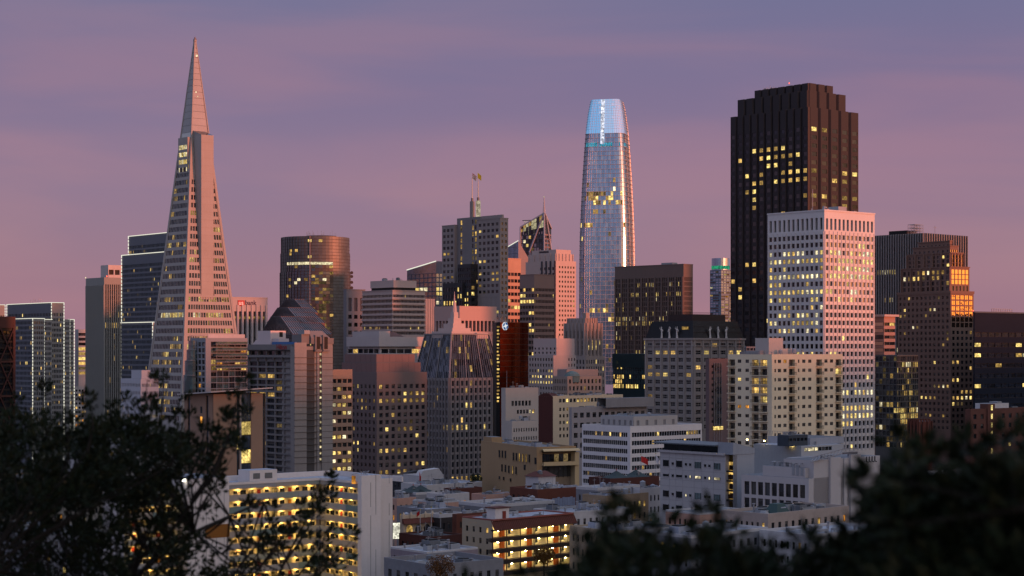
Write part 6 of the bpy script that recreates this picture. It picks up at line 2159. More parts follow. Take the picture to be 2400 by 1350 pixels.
    b.one('floodlight', lambda m: m.box(u415 - 1.0, u415 - .3, -4.3, -3.7, b.z(1108), b.z(1102), lit('flood2', (1, .98, .8), 8, True, False)))
    b.done()
gallery_flats()
# ---- tiled-roof gallery flats
def tiled_flats():
    bg = wall((.42, .36, .28), .85, .12)
    b = Bld('tiled_gallery_flats', 'beige three storey flats with lit arched galleries under a red tile eave', 1155, 400, 42, 'building', bg, lits=[L1])
    v = b.vol(1083, 1345, 1221, top=ROOFW)
    v.face('L', [G(1232, 1360, 4, 5, .34, .5, .05, {2: .2}, obj=True, dep=.2, mull=1)], m0=.8, m1=.6)
    W = v.x1
    z1 = v.z1
    dpt = 1.5
    cream = wall((.68, .6, .42), .8, .06)
    dk = wall((.07, .05, .045), .7)
    lampm = lit('porch_lamp', (1.0, .74, .3), 120, True, False)
    Q = lambda m, u0, u1, za, zb_, y, mt: m.poly([(u0, y, za), (u1, y, za), (u1, y, zb_), (u0, y, zb_)], mt)
    m = MB(); Q(m, 0, W, 0, z1, dpt, cream); m.obj('gallery_wall', b.root)
    dr = wall((.55, .16, .02), .6, .05)
    for k in range(4):
        zo, zf = b.z(1245 + 26.7 * k), b.z(1262 + 26.7 * k)
        zn = b.z(1245 + 26.7 * (k + 1))
        m = MB(); m.box(0, W, -.05, dpt, zn, zf, dk); m.obj('gallery_floor', b.root)
        n = 6
        for i in range(n + 1):
            u = W * i / n
            mm = MB(); mm.box(u - .09, u + .09, -.05, .12, zf, zo, dk)
            mm.prism([(u - .45, 0), (u + .45, 0), (u + .45, .1), (u - .45, .1)], zo - .02, zo + .3, dk)
            mm.obj('gallery_post', b.root)
        for i in range(n):
            u = W * (i + .5) / n
            mm = MB(); mm.box(u - .15, u + .15, .5, .8, zo - .16, zo - .04, lampm); mm.obj('porch_lamp', b.root)
            if i % 2 == 0:
                for s in (-1, 1):
                    mm = MB(); Q(mm, W * (i + .96 + .1 * s) / n - .4, W * (i + .96 + .1 * s) / n + .4, zf, zf + 1.55, dpt - .04, dr); mm.obj('door', b.root)
            else:
                mm = MB(); Q(mm, u - .4, u + .3, zf + .5, zf + 1.4, dpt - .05, GM); mm.box(u - .45, u - .38, dpt - .1, dpt - .04, zf + .45, zf + 1.45, FRAME_D); mm.obj('window', b.root)
    m = MB(); tile = wall((.13, .045, .03), .8, .25)
    z0 = b.z(1243)
    n = 46
    for i in range(n):
        u0, u1 = -.3 + (W + .6) * i / n, -.3 + (W + .6) * (i + 1) / n
        uc = (u0 + u1) / 2
        m.poly([(u0, -1.0, z0), (uc, -1.0, z0 + .12), (uc, .3, z1 + .12), (u0, .3, z1)], tile); m.poly([(uc, -1.0, z0 + .12), (u1, -1.0, z0), (u1, .3, z1), (uc, .3, z1 + .12)], tile)
    m.obj('tile_eave', b.root, stuff=True)
    b.one('eave_soffit', lambda m: m.box(-.3, W + .3, -1.0, .3, z0 - .12, z0 - .02, dk))
    v.parapet(.35, .25, wall((.3, .12, .1)))
    b.one('stair_head', lambda m: (m.box(3.0, 7.2, 2.6, 5.5, z1, z1 + 2.4, wall((.6, .56, .55)), ROOFW), m.box(2.7, 7.5, 2.3, 5.8, z1 + 2.4, z1 + 2.6, tile), m.box(5.2, 6.2, 2.5, 2.65, z1, z1 + 1.7, wall((.25, .06, .04)))))
    v.units(8, .6, 1.4, seed=77)
    b.done()
tiled_flats()
# ---- grey clinic with lit stair
def clinic():
    pn = wall((.46, .45, .46), .75, .08)
    b = Bld('grey_clinic', 'pale grey panelled block with square windows and a golden lit stair slot', 1718, 455, 42, 'building', pn, lits=[L3, L0])
    v = b.vol(1547, 1768, 1066, top=ROOFM)
    L = v.y1
    us = b.u('L', 1700)
    f = v.fr('L')
    rowsY = [(1088, 1103), (1122, 1127.5), (1162, 1177), (1196, 1210)]
    cols = [(1561, .95), (1577, .28), (1592, .95), (1608, .28), (1618, .28), (1636, 1.0), (1653, .28), (1663, .28), (1681, 1.0)]
    v.mb.poly([f(us, 0, 0), f(L, 0, 0), f(L, v.z1, 0), f(us, v.z1, 0)], pn)
    v.mb.poly([f(us, 0, 0), f(us, 0, -1.5), f(us, v.z1, -1.5), f(us, v.z1, 0)], pn)
    rr = random.Random(9)
    for r, (ya, yb) in enumerate(rowsY):
        for k, (px, hw_) in enumerate(cols):
            u = b.u('L', px)
            za, zb_ = b.z(yb), b.z(ya)
            if hw_ < .5:
                mid = (za + zb_) / 2
                za, zb_ = mid - .3, mid + .3
            on = (r == 1 and px > 1610 and px not in (1653,)) or (r == 2 and px == 1608)
            m = MB()
            m.box(-.06, .1, u - hw_, u + hw_, za, zb_, L3 if on else (glass('clinic', (.05, .08, .085), .15, .1) if hw_ > .5 and k > 4 else GD))
            for s in (-1, 1): m.box(-.12, .1, u + s * hw_ - .06, u + s * hw_ + .06, za - .06, zb_ + .06, FRAME_D)
            m.box(-.14, .1, u - hw_ - .1, u + hw_ + .1, za - .14, za - .02, pn)
            if hw_ > .5: m.box(-.1, .1, u - .03, u + .03, za, zb_, FRAME_D)
            m.obj('window', b.root)
    jm = wall((.3, .3, .31))
    b.one('panel_joints', lambda m: [m.box(-.02, .02, b.u('L', px) - .03, b.u('L', px) + .03, 0, v.z1, jm) for px in (1569, 1584, 1600, 1627, 1645, 1672)] + [m.box(-.021, .02, us, L, b.z(y) - .03, b.z(y) + .03, jm) for y in (1082, 1110, 1134, 1150, 1184)], stuff=True)
    # golden stair: three glazed flights one above the other
    for k in range(4):
        m = MB()
        m.box(1.3, 1.4, .3, us - .1, b.z(1104 + 22.5 * k), b.z(1084 + 22.5 * k), lit('golden', (1.0, .62, .16), .75))
        for j in range(5):
            m.box(1.1, 1.2, .3 + (us - .4) * rr.random(), .5 + (us - .4) * rr.random() + .2, b.z(1103 + 22.5 * k), b.z(1095 - 6 * rr.random() + 22.5 * k), wall((.1, .05, .02)))
        m.obj('stair_window', b.root)
    b.one('stair_floors', lambda m: [m.box(.4, 1.5, .1, us, b.z(1108 + 22.5 * k), b.z(1104 + 22.5 * k), FRAME_D) for k in range(4)])
    v.face('R', [], mat=wall((.36, .38, .42), .7, .08))
    v.mb.poly([(0, 0, 0), (1.5, 0, 0), (1.5, 0, v.z1), (0, 0, v.z1)], pn)
    # raised wedge on the end and the long overhanging roof
    b.one('end_wedge', lambda m: m.prism([(-.1, -.1), (v.x1, -.1), (v.x1, 5), (-.1, 5)], v.z1, v.z1 + 2, wall((.34, .36, .4)), ROOFM, [(-.1, -.1, v.z1 + 3.1), (v.x1, -.1, v.z1 + 1.4), (v.x1, 5, v.z1 + 1.4), (-.1, 5, v.z1 + 3.1)]))
    b.one('clerestory', lambda m: m.box(1.5, 6, 5, L, v.z1, v.z1 + 1.8, GD))
    b.one('roof', lambda m: m.prism([(-1.4, 4.9, v.z1 + 2.0), (7, 4.9, v.z1 + 2.2), (7, L + 1.5, v.z1 + 2.2), (-1.4, L + 1.5, v.z1 + 2.0)], 0, 0, wall((.16, .18, .2), .6), None, [(-1.4, 4.9, v.z1 + 2.3), (7, 4.9, v.z1 + 2.6), (7, L + 1.5, v.z1 + 2.6), (-1.4, L + 1.5, v.z1 + 2.3)]))
    b.one('eave_band', lambda m: m.box(-.5, .3, us, L + .4, v.z1 - .3, v.z1 + .3, pn))
    v.units(5, .8, 1.8, seed=41)
    b.done()
clinic()
# ---- white hospital
def hospital():
    wh = wall((.5, .475, .48), .8, .1)
    b = Bld('white_hospital', 'white low block with big dark windows and a tall ribbed windowless side', 1893, 430, 44, 'building', wh, lits=[L0, L0])
    v = b.vol(1738, 2062, 1122, top=ROOFM)
    v.face('L', [G(1134, 1172, 9, 1, .74, .82, .0, obj=True, dep=.3, blinds=False), G(1172, 1206, 9, 1, .74, .72, .1, obj=True, dep=.3)], m0=.5, m1=.6)
    v.face('R', [])
    W = v.x1
    vt = b.vol(None, None, 1080, None, x0=2.4, y0=.0, wx=W - 2.4, wy=9, top=ROOFM); vt.face('L', []); vt.face('R', [])
    vt.mb.box(2.38, W + .02, -.03, .3, v.z1 - .02, vt.z1 + .02, wh)
    for (a, c, o, yt) in ((.28, .42, .6, 1076), (.48, .52, .35, 1080), (.56, .7, .6, 1072), (.0, .06, .3, 1122)):
        b.one('pilaster', lambda m: m.box(W * a, W * c, -o, .02, 0, b.z(yt), wh))
    for k in range(3):
        b.one('stair_window', lambda m: m.box(.5, 1.2, -.08, .1, b.z(1172 + 37 * k - 16), b.z(1140 + 37 * k), L0))
    v2 = b.vol(1778, None, 1098, 1122, x0=1.0, y0=1.5, wx=8, wy=b.u('L', 1778) - 2); v2.face('L', []); v2.face('R', [])
    for k in range(6):
        b.one('roof_duct', lambda m: (m.box(2 + .2 * k, 4.5, 4 + k * 1.7, 5 + k * 1.7, v2.z1, v2.z1 + .5 + .25 * (k % 3), UNIT), m.bar((1.2, 3 + k * 1.7, v2.z1 + .9), (5, 3.8 + k * 1.7, v2.z1 + .9), .12, STEEL)))
    for k in range(3):
        b.one('condenser', lambda m: m.box(.9, .97, 2 + k * 1.3, 2.8 + k * 1.3, v2.z0 + .6, v2.z1 + .1, UNIT))
    for k in range(4):
        u = W * (.8 + .04 * k)
        b.one('down_pipe', lambda m: (m.bar((u, -.2, b.z(1092)), (u, -.2, b.z(1080)), .12, DARK, 6), m.bar((u, -.2, b.z(1092)), (u + .4, -.5, b.z(1093.5)), .12, DARK, 6)))
    # covered ramp along the roof edge
    m = MB()
    p0, p1 = Vector((W * .02, -.5, b.z(1083))), Vector((W * .45, -.5, b.z(1068)))
    for i in range(9):
        a, c = p0.lerp(p1, i / 9), p0.lerp(p1, (i + 1) / 9)
        m.bar(a, c, .14, STEEL); m.bar(a + Vector((0, 0, 1.1)), c + Vector((0, 0, 1.1)), .12, STEEL); m.bar(a, c + Vector((0, 0, 1.1)), .08, STEEL)
    m.bar(p1, p1 + Vector((W * .2, 0, 0)), .3, wall((.2, .19, .21))); m.bar(p1 + Vector((0, 0, 1.1)), p1 + Vector((W * .2, 0, 1.1)), .16, STEEL)
    m.obj('roof_ramp', b.root, stuff=True)
    vt.units(4, .6, 1.3, seed=44)
    b.done()
hospital()
# ---- blue grey roof block with lit strip
b = Bld('blue_roof_block', 'blue grey flat-roofed block with one long lit window strip and roof lamps', 1878, 545, 42, 'building', wall((.42, .43, .45), .75, .1), lits=[L3])
v = b.vol(1766, 1978, 1046, top=ROOFW)
v.face('L', [], mat=wall((.36, .38, .4)))
v.face('R', [G(1049, 1060, 8, 1, .97, .8, 0, rows={0: 0}, on={(c, 0) for c in range(4)}, obj=True, dep=.25, blinds=False, m1=6)], m0=1.5)
v2 = b.vol(1822, 1893, 1020, 1046, x0=-3.5, y0=2, mat=wall((.07, .09, .115), .6)); v2.face('L', []); v2.face('R', [G(1026, 1036, 5, 1, .8, .7, 0)])
v3 = b.vol(1800, 1978, 1030, 1046, x0=8, y0=3, mat=wall((.38, .4, .45))); v3.face('L', []); v3.face('R', [])
b.one('lower_wall', lambda m: m.box(-7, v.x1, -2.5, -.02, 0, b.z(1070), wall((.5, .48, .46)), ROOFW))
for (px, py) in ((1857, 1044), (1753, 1036), (1793, 1037)):
    k = (px - CX) / F
    u = b.u('L', px) if px < 1878 else 1.0
    b.one('roof_lamp', lambda m: m.box(-.5, -.2, u - .15, u + .15, b.z(py) - .2, b.z(py) + .1, lit('roof_lamp', (1, .66, .2), 45, True, False)))
v.units(8, .8, 2, seed=52); v2.units(3, .6, 1.4, seed=53)
b.one('roof_railing', lambda m: [m.bar((-3.4, 2.5 + i, v2.z1), (-3.4, 2.5 + i, v2.z1 + 1.1), .05, STEEL) for i in range(9)] + [m.bar((-3.4, 2.5, v2.z1 + 1.1), (-3.4, 10.5, v2.z1 + 1.1), .05, STEEL)], stuff=True)
b.done()
# ---- low town: one row of data per house
BR, BR2, CRM, GRY, WHT, PNK, TAN_, DKB = (.13, .055, .045), (.17, .07, .05), (.45, .4, .32), (.26, .26, .28), (.5, .49, .5), (.5, .33, .27), (.36, .28, .2), (.07, .07, .08)
LOW = [  # label, xl, xc, xr, row of roof, distance, wall, roof, window columns L R, storeys, clutter
    ('pale gabled hall before the purple stepped tower', 945, 983, 1040, 1118, 640, WHT, ROOFW, 0, 0, 1, 0),
    ('dark low shed beside the pale gabled hall', 920, 950, 985, 1122, 660, DKB, ROOFD, 3, 3, 2, 2),
    ('long white-coped low block before the slope-roofed tower', 940, 1000, 1130, 1140, 600, WHT, ROOFW, 4, 10, 2, 6),
    ('red brick party-wall block left of the tan stucco block', 1040, 1060, 1130, 1150, 580, BR, ROOFM, 0, 5, 3, 5),
    ('small pagoda-eaved block beyond the white stair end', 925, 975, 1020, 1160, 570, GRY, ROOFD, 4, 4, 3, 4),
    ('white skylit low block in the middle of the rooftops', 1000, 1040, 1100, 1164, 545, WHT, ROOFW, 3, 4, 2, 8),
    ('salmon sided low block just right of the white stair end', 905, 930, 975, 1172, 540, PNK, ROOFW, 2, 3, 3, 4),
    ('white stuccoed roof house under the tan stucco block', 1232, 1262, 1302, 1122, 520, WHT, ROOFM, 0, 0, 1, 1),
    ('long dark red brick block with a painted mural', 1195, 1260, 1372, 1152, 505, BR2, ROOFW, 5, 0, 3, 10),
    ('green roofed temple-like block before the white ribbon office', 1380, 1430, 1545, 1128, 520, BR, ROOFM, 4, 6, 2, 8),
    ('blue white flat roof block behind the carved cornice house', 1350, 1400, 1500, 1150, 490, GRY, ROOFW, 4, 6, 3, 8),
    ('salmon fronted low house left of the long brick block', 1105, 1140, 1200, 1167, 520, PNK, ROOFM, 0, 3, 3, 5),
    ('dark brick low house with a crooked roof line, mid rooftops', 1140, 1165, 1212, 1163, 530, BR, ROOFD, 2, 3, 2, 4),
    ('grey flat block with pale pink end wall, mid rooftops', 970, 1018, 1078, 1180, 505, PNK, ROOFM, 0, 0, 2, 9),
    ('cream corner house with a carved cornice and two lit windows', 1365, 1420, 1520, 1168, 470, TAN_, ROOFM, 5, 8, 4, 5),
    ('white walled house with small lit windows left of the grey clinic', 1478, 1500, 1560, 1150, 480, WHT, ROOFW, 3, 6, 3, 3),
    ('wide low grey roof with ducts behind the red walled block', 1075, 1150, 1300, 1190, 480, GRY, ROOFW, 4, 8, 3, 12),
    ('blue grey flat roof with railings at the town centre', 930, 1000, 1080, 1198, 475, GRY, ROOFW, 6, 6, 3, 10),
    ('ornate cream house front with arched windows and a tiled coping', 938, 946, 1014, 1216, 452, (.55, .46, .36), ROOFM, 2, 0, 4, 3),
    ('dark brown shop row between the flagpoles', 1005, 1030, 1086, 1214, 455, (.06, .05, .05), ROOFD, 4, 4, 3, 4),
    ('red walled block left of the tiled gallery flats', 1060, 1070, 1160, 1210, 440, BR2, ROOFW, 2, 7, 3, 7),
    ('pale block with a wide white roof behind the tiled flats', 1250, 1330, 1480, 1205, 445, WHT, ROOFW, 6, 10, 4, 10),
    ('pinkish low wall and garage roof before the grey clinic', 1560, 1640, 1760, 1207, 425, PNK, ROOFM, 6, 8, 3, 6),
    ('long white-coped roof with a green copper lantern, lower right', 1690, 1800, 1990, 1212, 400, (.42, .36, .33), ROOFM, 8, 12, 3, 12),
    ('dark tarred roof with pallets left of the tiled gallery flats', 935, 1010, 1084, 1262, 420, BR, ROOFD, 6, 5, 3, 8),
    ('lavender rendered block with a pale roof at the bottom edge', 915, 1000, 1120, 1298, 385, (.3, .26, .29), ROOFW, 7, 6, 3, 9),
    ('dark flat roof with white ridge at the very bottom of the town', 900, 1010, 1180, 1335, 365, GRY, ROOFM, 5, 8, 2, 9),
    ('cream walled flats with orange lit rooms behind the blurred leaves', 1335, 1440, 1600, 1250, 385, (.4, .33, .25), ROOFW, 9, 12, 4, 8),
    ('grey terrace with a red lamp behind the blurred leaves', 1500, 1620, 1800, 1262, 370, GRY, ROOFW, 8, 10, 4, 9),
    ('low white house roofs behind the dark right tree', 1780, 1900, 2080, 1260, 372, WHT, ROOFW, 8, 8, 3, 8),
    ('terracotta topped house at the foot of the right tree', 1960, 2050, 2180, 1150, 520, TAN_, ROOFM, 6, 8, 5, 5),
    ('grey flats hidden among the right trees with a lit porch', 2150, 2260, 2420, 1120, 470, GRY, ROOFM, 8, 9, 6, 5),
    ('lit cream flats behind the left tree', 120, 250, 420, 1180, 500, CRM, ROOFW, 9, 9, 6, 5),
    ('brown flats low behind the left tree', -60, 40, 180, 1130, 560, TAN_, ROOFM, 8, 9, 7, 5),
    ('white walled flats deep behind the left tree', 150, 290, 450, 1050, 640, WHT, ROOFW, 8, 8, 6, 4),
    ('grey flats near the bottom left corner', -80, 60, 240, 1260, 420, GRY, ROOFM, 9, 9, 4, 6),
]
for i, (lab, xl, xc, xr, yt, D, c, rf, nl, nr_, st_, clut) in enumerate(LOW):
    b = Bld('town_house', lab, xc, D, 40 + (i * 7 % 9) - 4, 'building', wall(c, .88, .26), glass=[GD, GM, GB], lits=[L1, L0, L4, L2], seed=100 + i)
    v = b.vol(xl, xr, yt, top=rf)
    ph = 3.1 / D * F
    y0 = yt + 6
    lit_p = .22 if 'lit' in lab else .09
    for s, n in (('L', nl), ('R', nr_)):
        v.face(s, [G(y0, y0 + ph * st_, n, st_, .42, .5, lit_p, obj=True, dep=.2, mull=1)] if n else [], m0=.6, m1=.6)
    mt = [b.mat, wall((.5, .49, .5), .8, .2), b.mat][i % 3]
    v.parapet(b.rng.uniform(.4, 1.0), .3, mt)
    v.units(int(clut * 1.8), .7, 2.3, seed=200 + i)
    if 'mural' in lab:
        f = v.fr('R')
        m = MB()
        mw = wall((.3, .33, .42), .9, .6)
        rr = random.Random(3)
        u0 = v.w('R') * .3
        for k in range(9):
            a = u0 + k * .95
            m.box(a, a + .9, -.03, .02, b.z(1192 - rr.random() * 3), b.z(1168 + rr.random() * 4), mw)
        m.obj('mural', b.root)
    if 'gabled hall' in lab:
        m = MB(); z = v.z1
        W, L = v.x1, v.y1
        m.prism([(0, -.05), (W, -.05), (W, L * .3), (0, L * .3)], z, z + 1, b.mat, None, [(W * .15, -.05, z + 2.2), (W * .8, -.05, z + 2.8), (W * .8, L * .3, z + 2.8), (W * .15, L * .3, z + 2.2)])
        m.obj('gable', b.root)
    if 'roof house' in lab:
        z = v.z1
        m = MB(); m.prism([(-.4, -.4), (v.x1 + .4, -.4), (v.x1 + .4, v.y1 + .4), (-.4, v.y1 + .4)], z + .5, z + 2, wall((.15, .06, .05), .8, .2), None, [(1.5, v.y1 * .45), (v.x1 - 1.5, v.y1 * .45), (v.x1 - 1.5, v.y1 * .55), (1.5, v.y1 * .55)]); m.obj('roof', b.root)
    if 'pagoda' in lab or 'temple' in lab:
        z = v.z1
        for k in range(2):
            cx, cy = v.x1 * (.3 + .4 * k), v.y1 * .4
            m = MB()
            gr_ = wall((.06, .085, .09), .8, .3)
            m.prism([(cx - 3.2, cy - 3.2), (cx + 3.2, cy - 3.2), (cx + 3.2, cy + 3.2), (cx - 3.2, cy + 3.2)], z + .6, z + 1.3, gr_, None, [(cx - 1.7, cy - 1.7), (cx + 1.7, cy - 1.7), (cx + 1.7, cy + 1.7), (cx - 1.7, cy + 1.7)])
            m.prism([(cx - 1.7, cy - 1.7), (cx + 1.7, cy - 1.7), (cx + 1.7, cy + 1.7), (cx - 1.7, cy + 1.7)], z + 1.3, z + 2.6, gr_, None, [(cx - .1, cy - .1), (cx + .1, cy - .1), (cx + .1, cy + .1), (cx - .1, cy + .1)])
            m.bar((cx, cy, z + 2.5), (cx, cy, z + 3.2), .12, wall((.4, .08, .05)), 6)
            m.obj('pagoda_roof', b.root)
    if 'lantern' in lab:
        z = v.z1
        m = MB(); cx, cy = v.x1 * .25, v.y1 * .25
        m.prism([(cx - 2.6, cy - 2), (cx + 2.6, cy - 2), (cx + 2.6, cy + 2), (cx - 2.6, cy + 2)], z, z + 2.4, wall((.06, .11, .11), .6, .2), None, [(cx - 1.3, cy - 1), (cx + 1.3, cy - 1), (cx + 1.3, cy + 1), (cx - 1.3, cy + 1)]); m.obj('roof_lantern', b.root)
    if 'arched' in lab:
        z = v.z1
        W = v.w('R')
        for k in range(3):
            uc = W * (.2 + .3 * k)
            m = MB()
            zb_, zt_ = b.z(1256), b.z(1240)
            pts = [(uc - .9, zb_), (uc + .9, zb_)] + [(uc + .9 * math.cos(a * math.pi / 8), zt_ + .9 * math.sin(a * math.pi / 8)) for a in range(9)]
            m.poly([(u, -.05, q) for u, q in pts], L1 if k == 0 else GM)
            m.obj('arched_window', b.root)
            m = MB()
            for a in range(8):
                p = [(uc + r * math.cos((a + o) * math.pi / 8), zt_ + r * math.sin((a + o) * math.pi / 8)) for r, o in ((.95, 0), (1.25, 0), (1.25, 1), (.95, 1))]
                m.poly([(u, -.14, q) for u, q in p], b.mat)
            m.obj('arch_mould', b.root)
        m = MB(); m.prism([(-.3, -.9), (W + .3, -.9), (W + .3, .3), (-.3, .3)], z - 1.3, z, wall((.16, .06, .045), .8, .25), None, [(-.3, -.1), (W + .3, -.1), (W + .3, .3), (-.3, .3)]); m.obj('tile_coping', b.root)
        for k in range(5):
            b.one('finial', lambda m: (m.box(W * k / 4 - .35, W * k / 4 + .35, -.3, .4, z, z + 1.0, b.mat), m.bar((W * k / 4, 0, z + 1), (W * k / 4, 0, z + 1.6), .35, b.mat, 8, .1)))
    if 'red lamp' in lab:
        lamp_dot(b, (v.x1 * .3, -.6, b.z(1300)), .25, RED)
    if 'porch' in lab:
        b.one('porch_lamp', lambda m: m.box(2, 2.5, -.6, -.2, b.z(1166), b.z(1163), lit('porch2', (1, .66, .22), 50, True, False)))
        b.one('porch', lambda m: (m.box(.5, 7, -2.5, 0, b.z(1184) - .2, b.z(1184), GRYM if False else b.mat), m.box(.5, 7, -.05, 0.03, b.z(1184), b.z(1160), wall((.6, .52, .38)))))
    b.done()
# ---- lit hoarding, flags and poles
def hoarding():
    D = 440
    P = lambda px, py: Vector(((px - CX) / F * D, D, HC + (HY - py) / F * D))
    root = bpy.data.objects.new('lit_billboard', None); c = P(929, 1275); root.location = c; root.rotation_euler = (0, 0, rad(25)); col.objects.link(root)
    tag(root, 'bright white lit billboard beside the white stair end', 'billboard')
    m = MB(); m.box(-.9, .9, -.1, 0, 1.3, 5.2, lit('panel', (1, .97, .78), 1.25)); m.obj('panel', root)
    m = MB(); m.box(-1.0, 1.0, 0.01, .35, 1.2, 5.3, FRAME_D); m.bar((-.6, .2, -9), (-.6, .2, 1.2), .15, STEEL); m.bar((.6, .2, -9), (.6, .2, 1.2), .15, STEEL); m.obj('frame', root)
hoarding()
def pole(label, px, py_top, py_base, D, r=.09):
    m = MB()
    z1, z0 = HC + (HY - py_top) / F * D, HC + (HY - py_base) / F * D
    m.bar((0, 0, 0), (0, 0, z1 - z0), r, wall((.5, .5, .52)), 8, r * .6)
    m.bar((0, 0, z1 - z0), (0, 0, z1 - z0 + .25), .14, wall((.5, .4, .1)), 6)
    o = m.obj('flagpole'); o.location = ((px - CX) / F * D, D, z0)
    return tag(o, label, 'flagpole')
pole('white flagpole carrying the red flag above the ornate house', 985, 1196, 1262, 445)
pole('white flagpole right of the ornate cream house', 1011, 1190, 1262, 450)
pole('tall pale pole above the dark brown shop row', 1033, 1204, 1262, 450, .07)
pole('pole of the red flag before the white ribbon office', 1502, 1066, 1140, 560)
pole('pole of the white flag before the white ribbon office', 1537, 1064, 1140, 560)
pole('slim pole above the pale stepped block', 1418, 862, 905, 900, .12)
flag('flag', 'small red flag above the ornate cream house', 983, 1198, 445, .9, 1.0, [(.5, .03, .03)], 160)
flag('flag', 'red flag flying before the white ribbon office', 1503, 1069, 560, 2.4, 1.9, [(.5, .05, .05)], 10)
flag('flag', 'limp white flag before the white ribbon office', 1537, 1066, 560, 1.0, 2.2, [(.6, .6, .66)], 10)
flag('flag', 'red banner beside the pale gabled hall', 983, 1106, 630, .6, 3.2, [(.5, .03, .02)], 10)
flag('flag', 'striped national flag low in front of the white hospital', 1762, 1246, 395, 1.8, 1.1, [(.45, .06, .06), (.6, .58, .6)] * 3, 10)

# ================================================================ foreground foliage on the slope below the viewpoint
def leafmat(name, c):
    m, t = newmat(name)
    oi = t.n('ShaderNodeTexCoord')
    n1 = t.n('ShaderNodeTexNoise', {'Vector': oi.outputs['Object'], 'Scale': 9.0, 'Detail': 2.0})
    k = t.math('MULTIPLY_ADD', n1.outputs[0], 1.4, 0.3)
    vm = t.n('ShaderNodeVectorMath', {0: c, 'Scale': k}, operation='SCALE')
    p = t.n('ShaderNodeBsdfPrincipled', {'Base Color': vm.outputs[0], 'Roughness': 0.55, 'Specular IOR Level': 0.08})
    t.n('ShaderNodeOutputMaterial', {0: p.outputs[0]})
    return m
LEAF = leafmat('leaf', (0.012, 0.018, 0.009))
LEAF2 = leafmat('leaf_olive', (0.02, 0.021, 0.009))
BARK = wall((0.035, 0.028, 0.022), 0.9, 0.3)

def inside(poly, x, y):
    r = False
    for (x0, y0), (x1, y1) in zip(poly, poly[1:] + poly[:1]):
        if (y0 > y) != (y1 > y) and x < (x1 - x0) * (y - y0) / (y1 - y0) + x0:
            r = not r
    return r

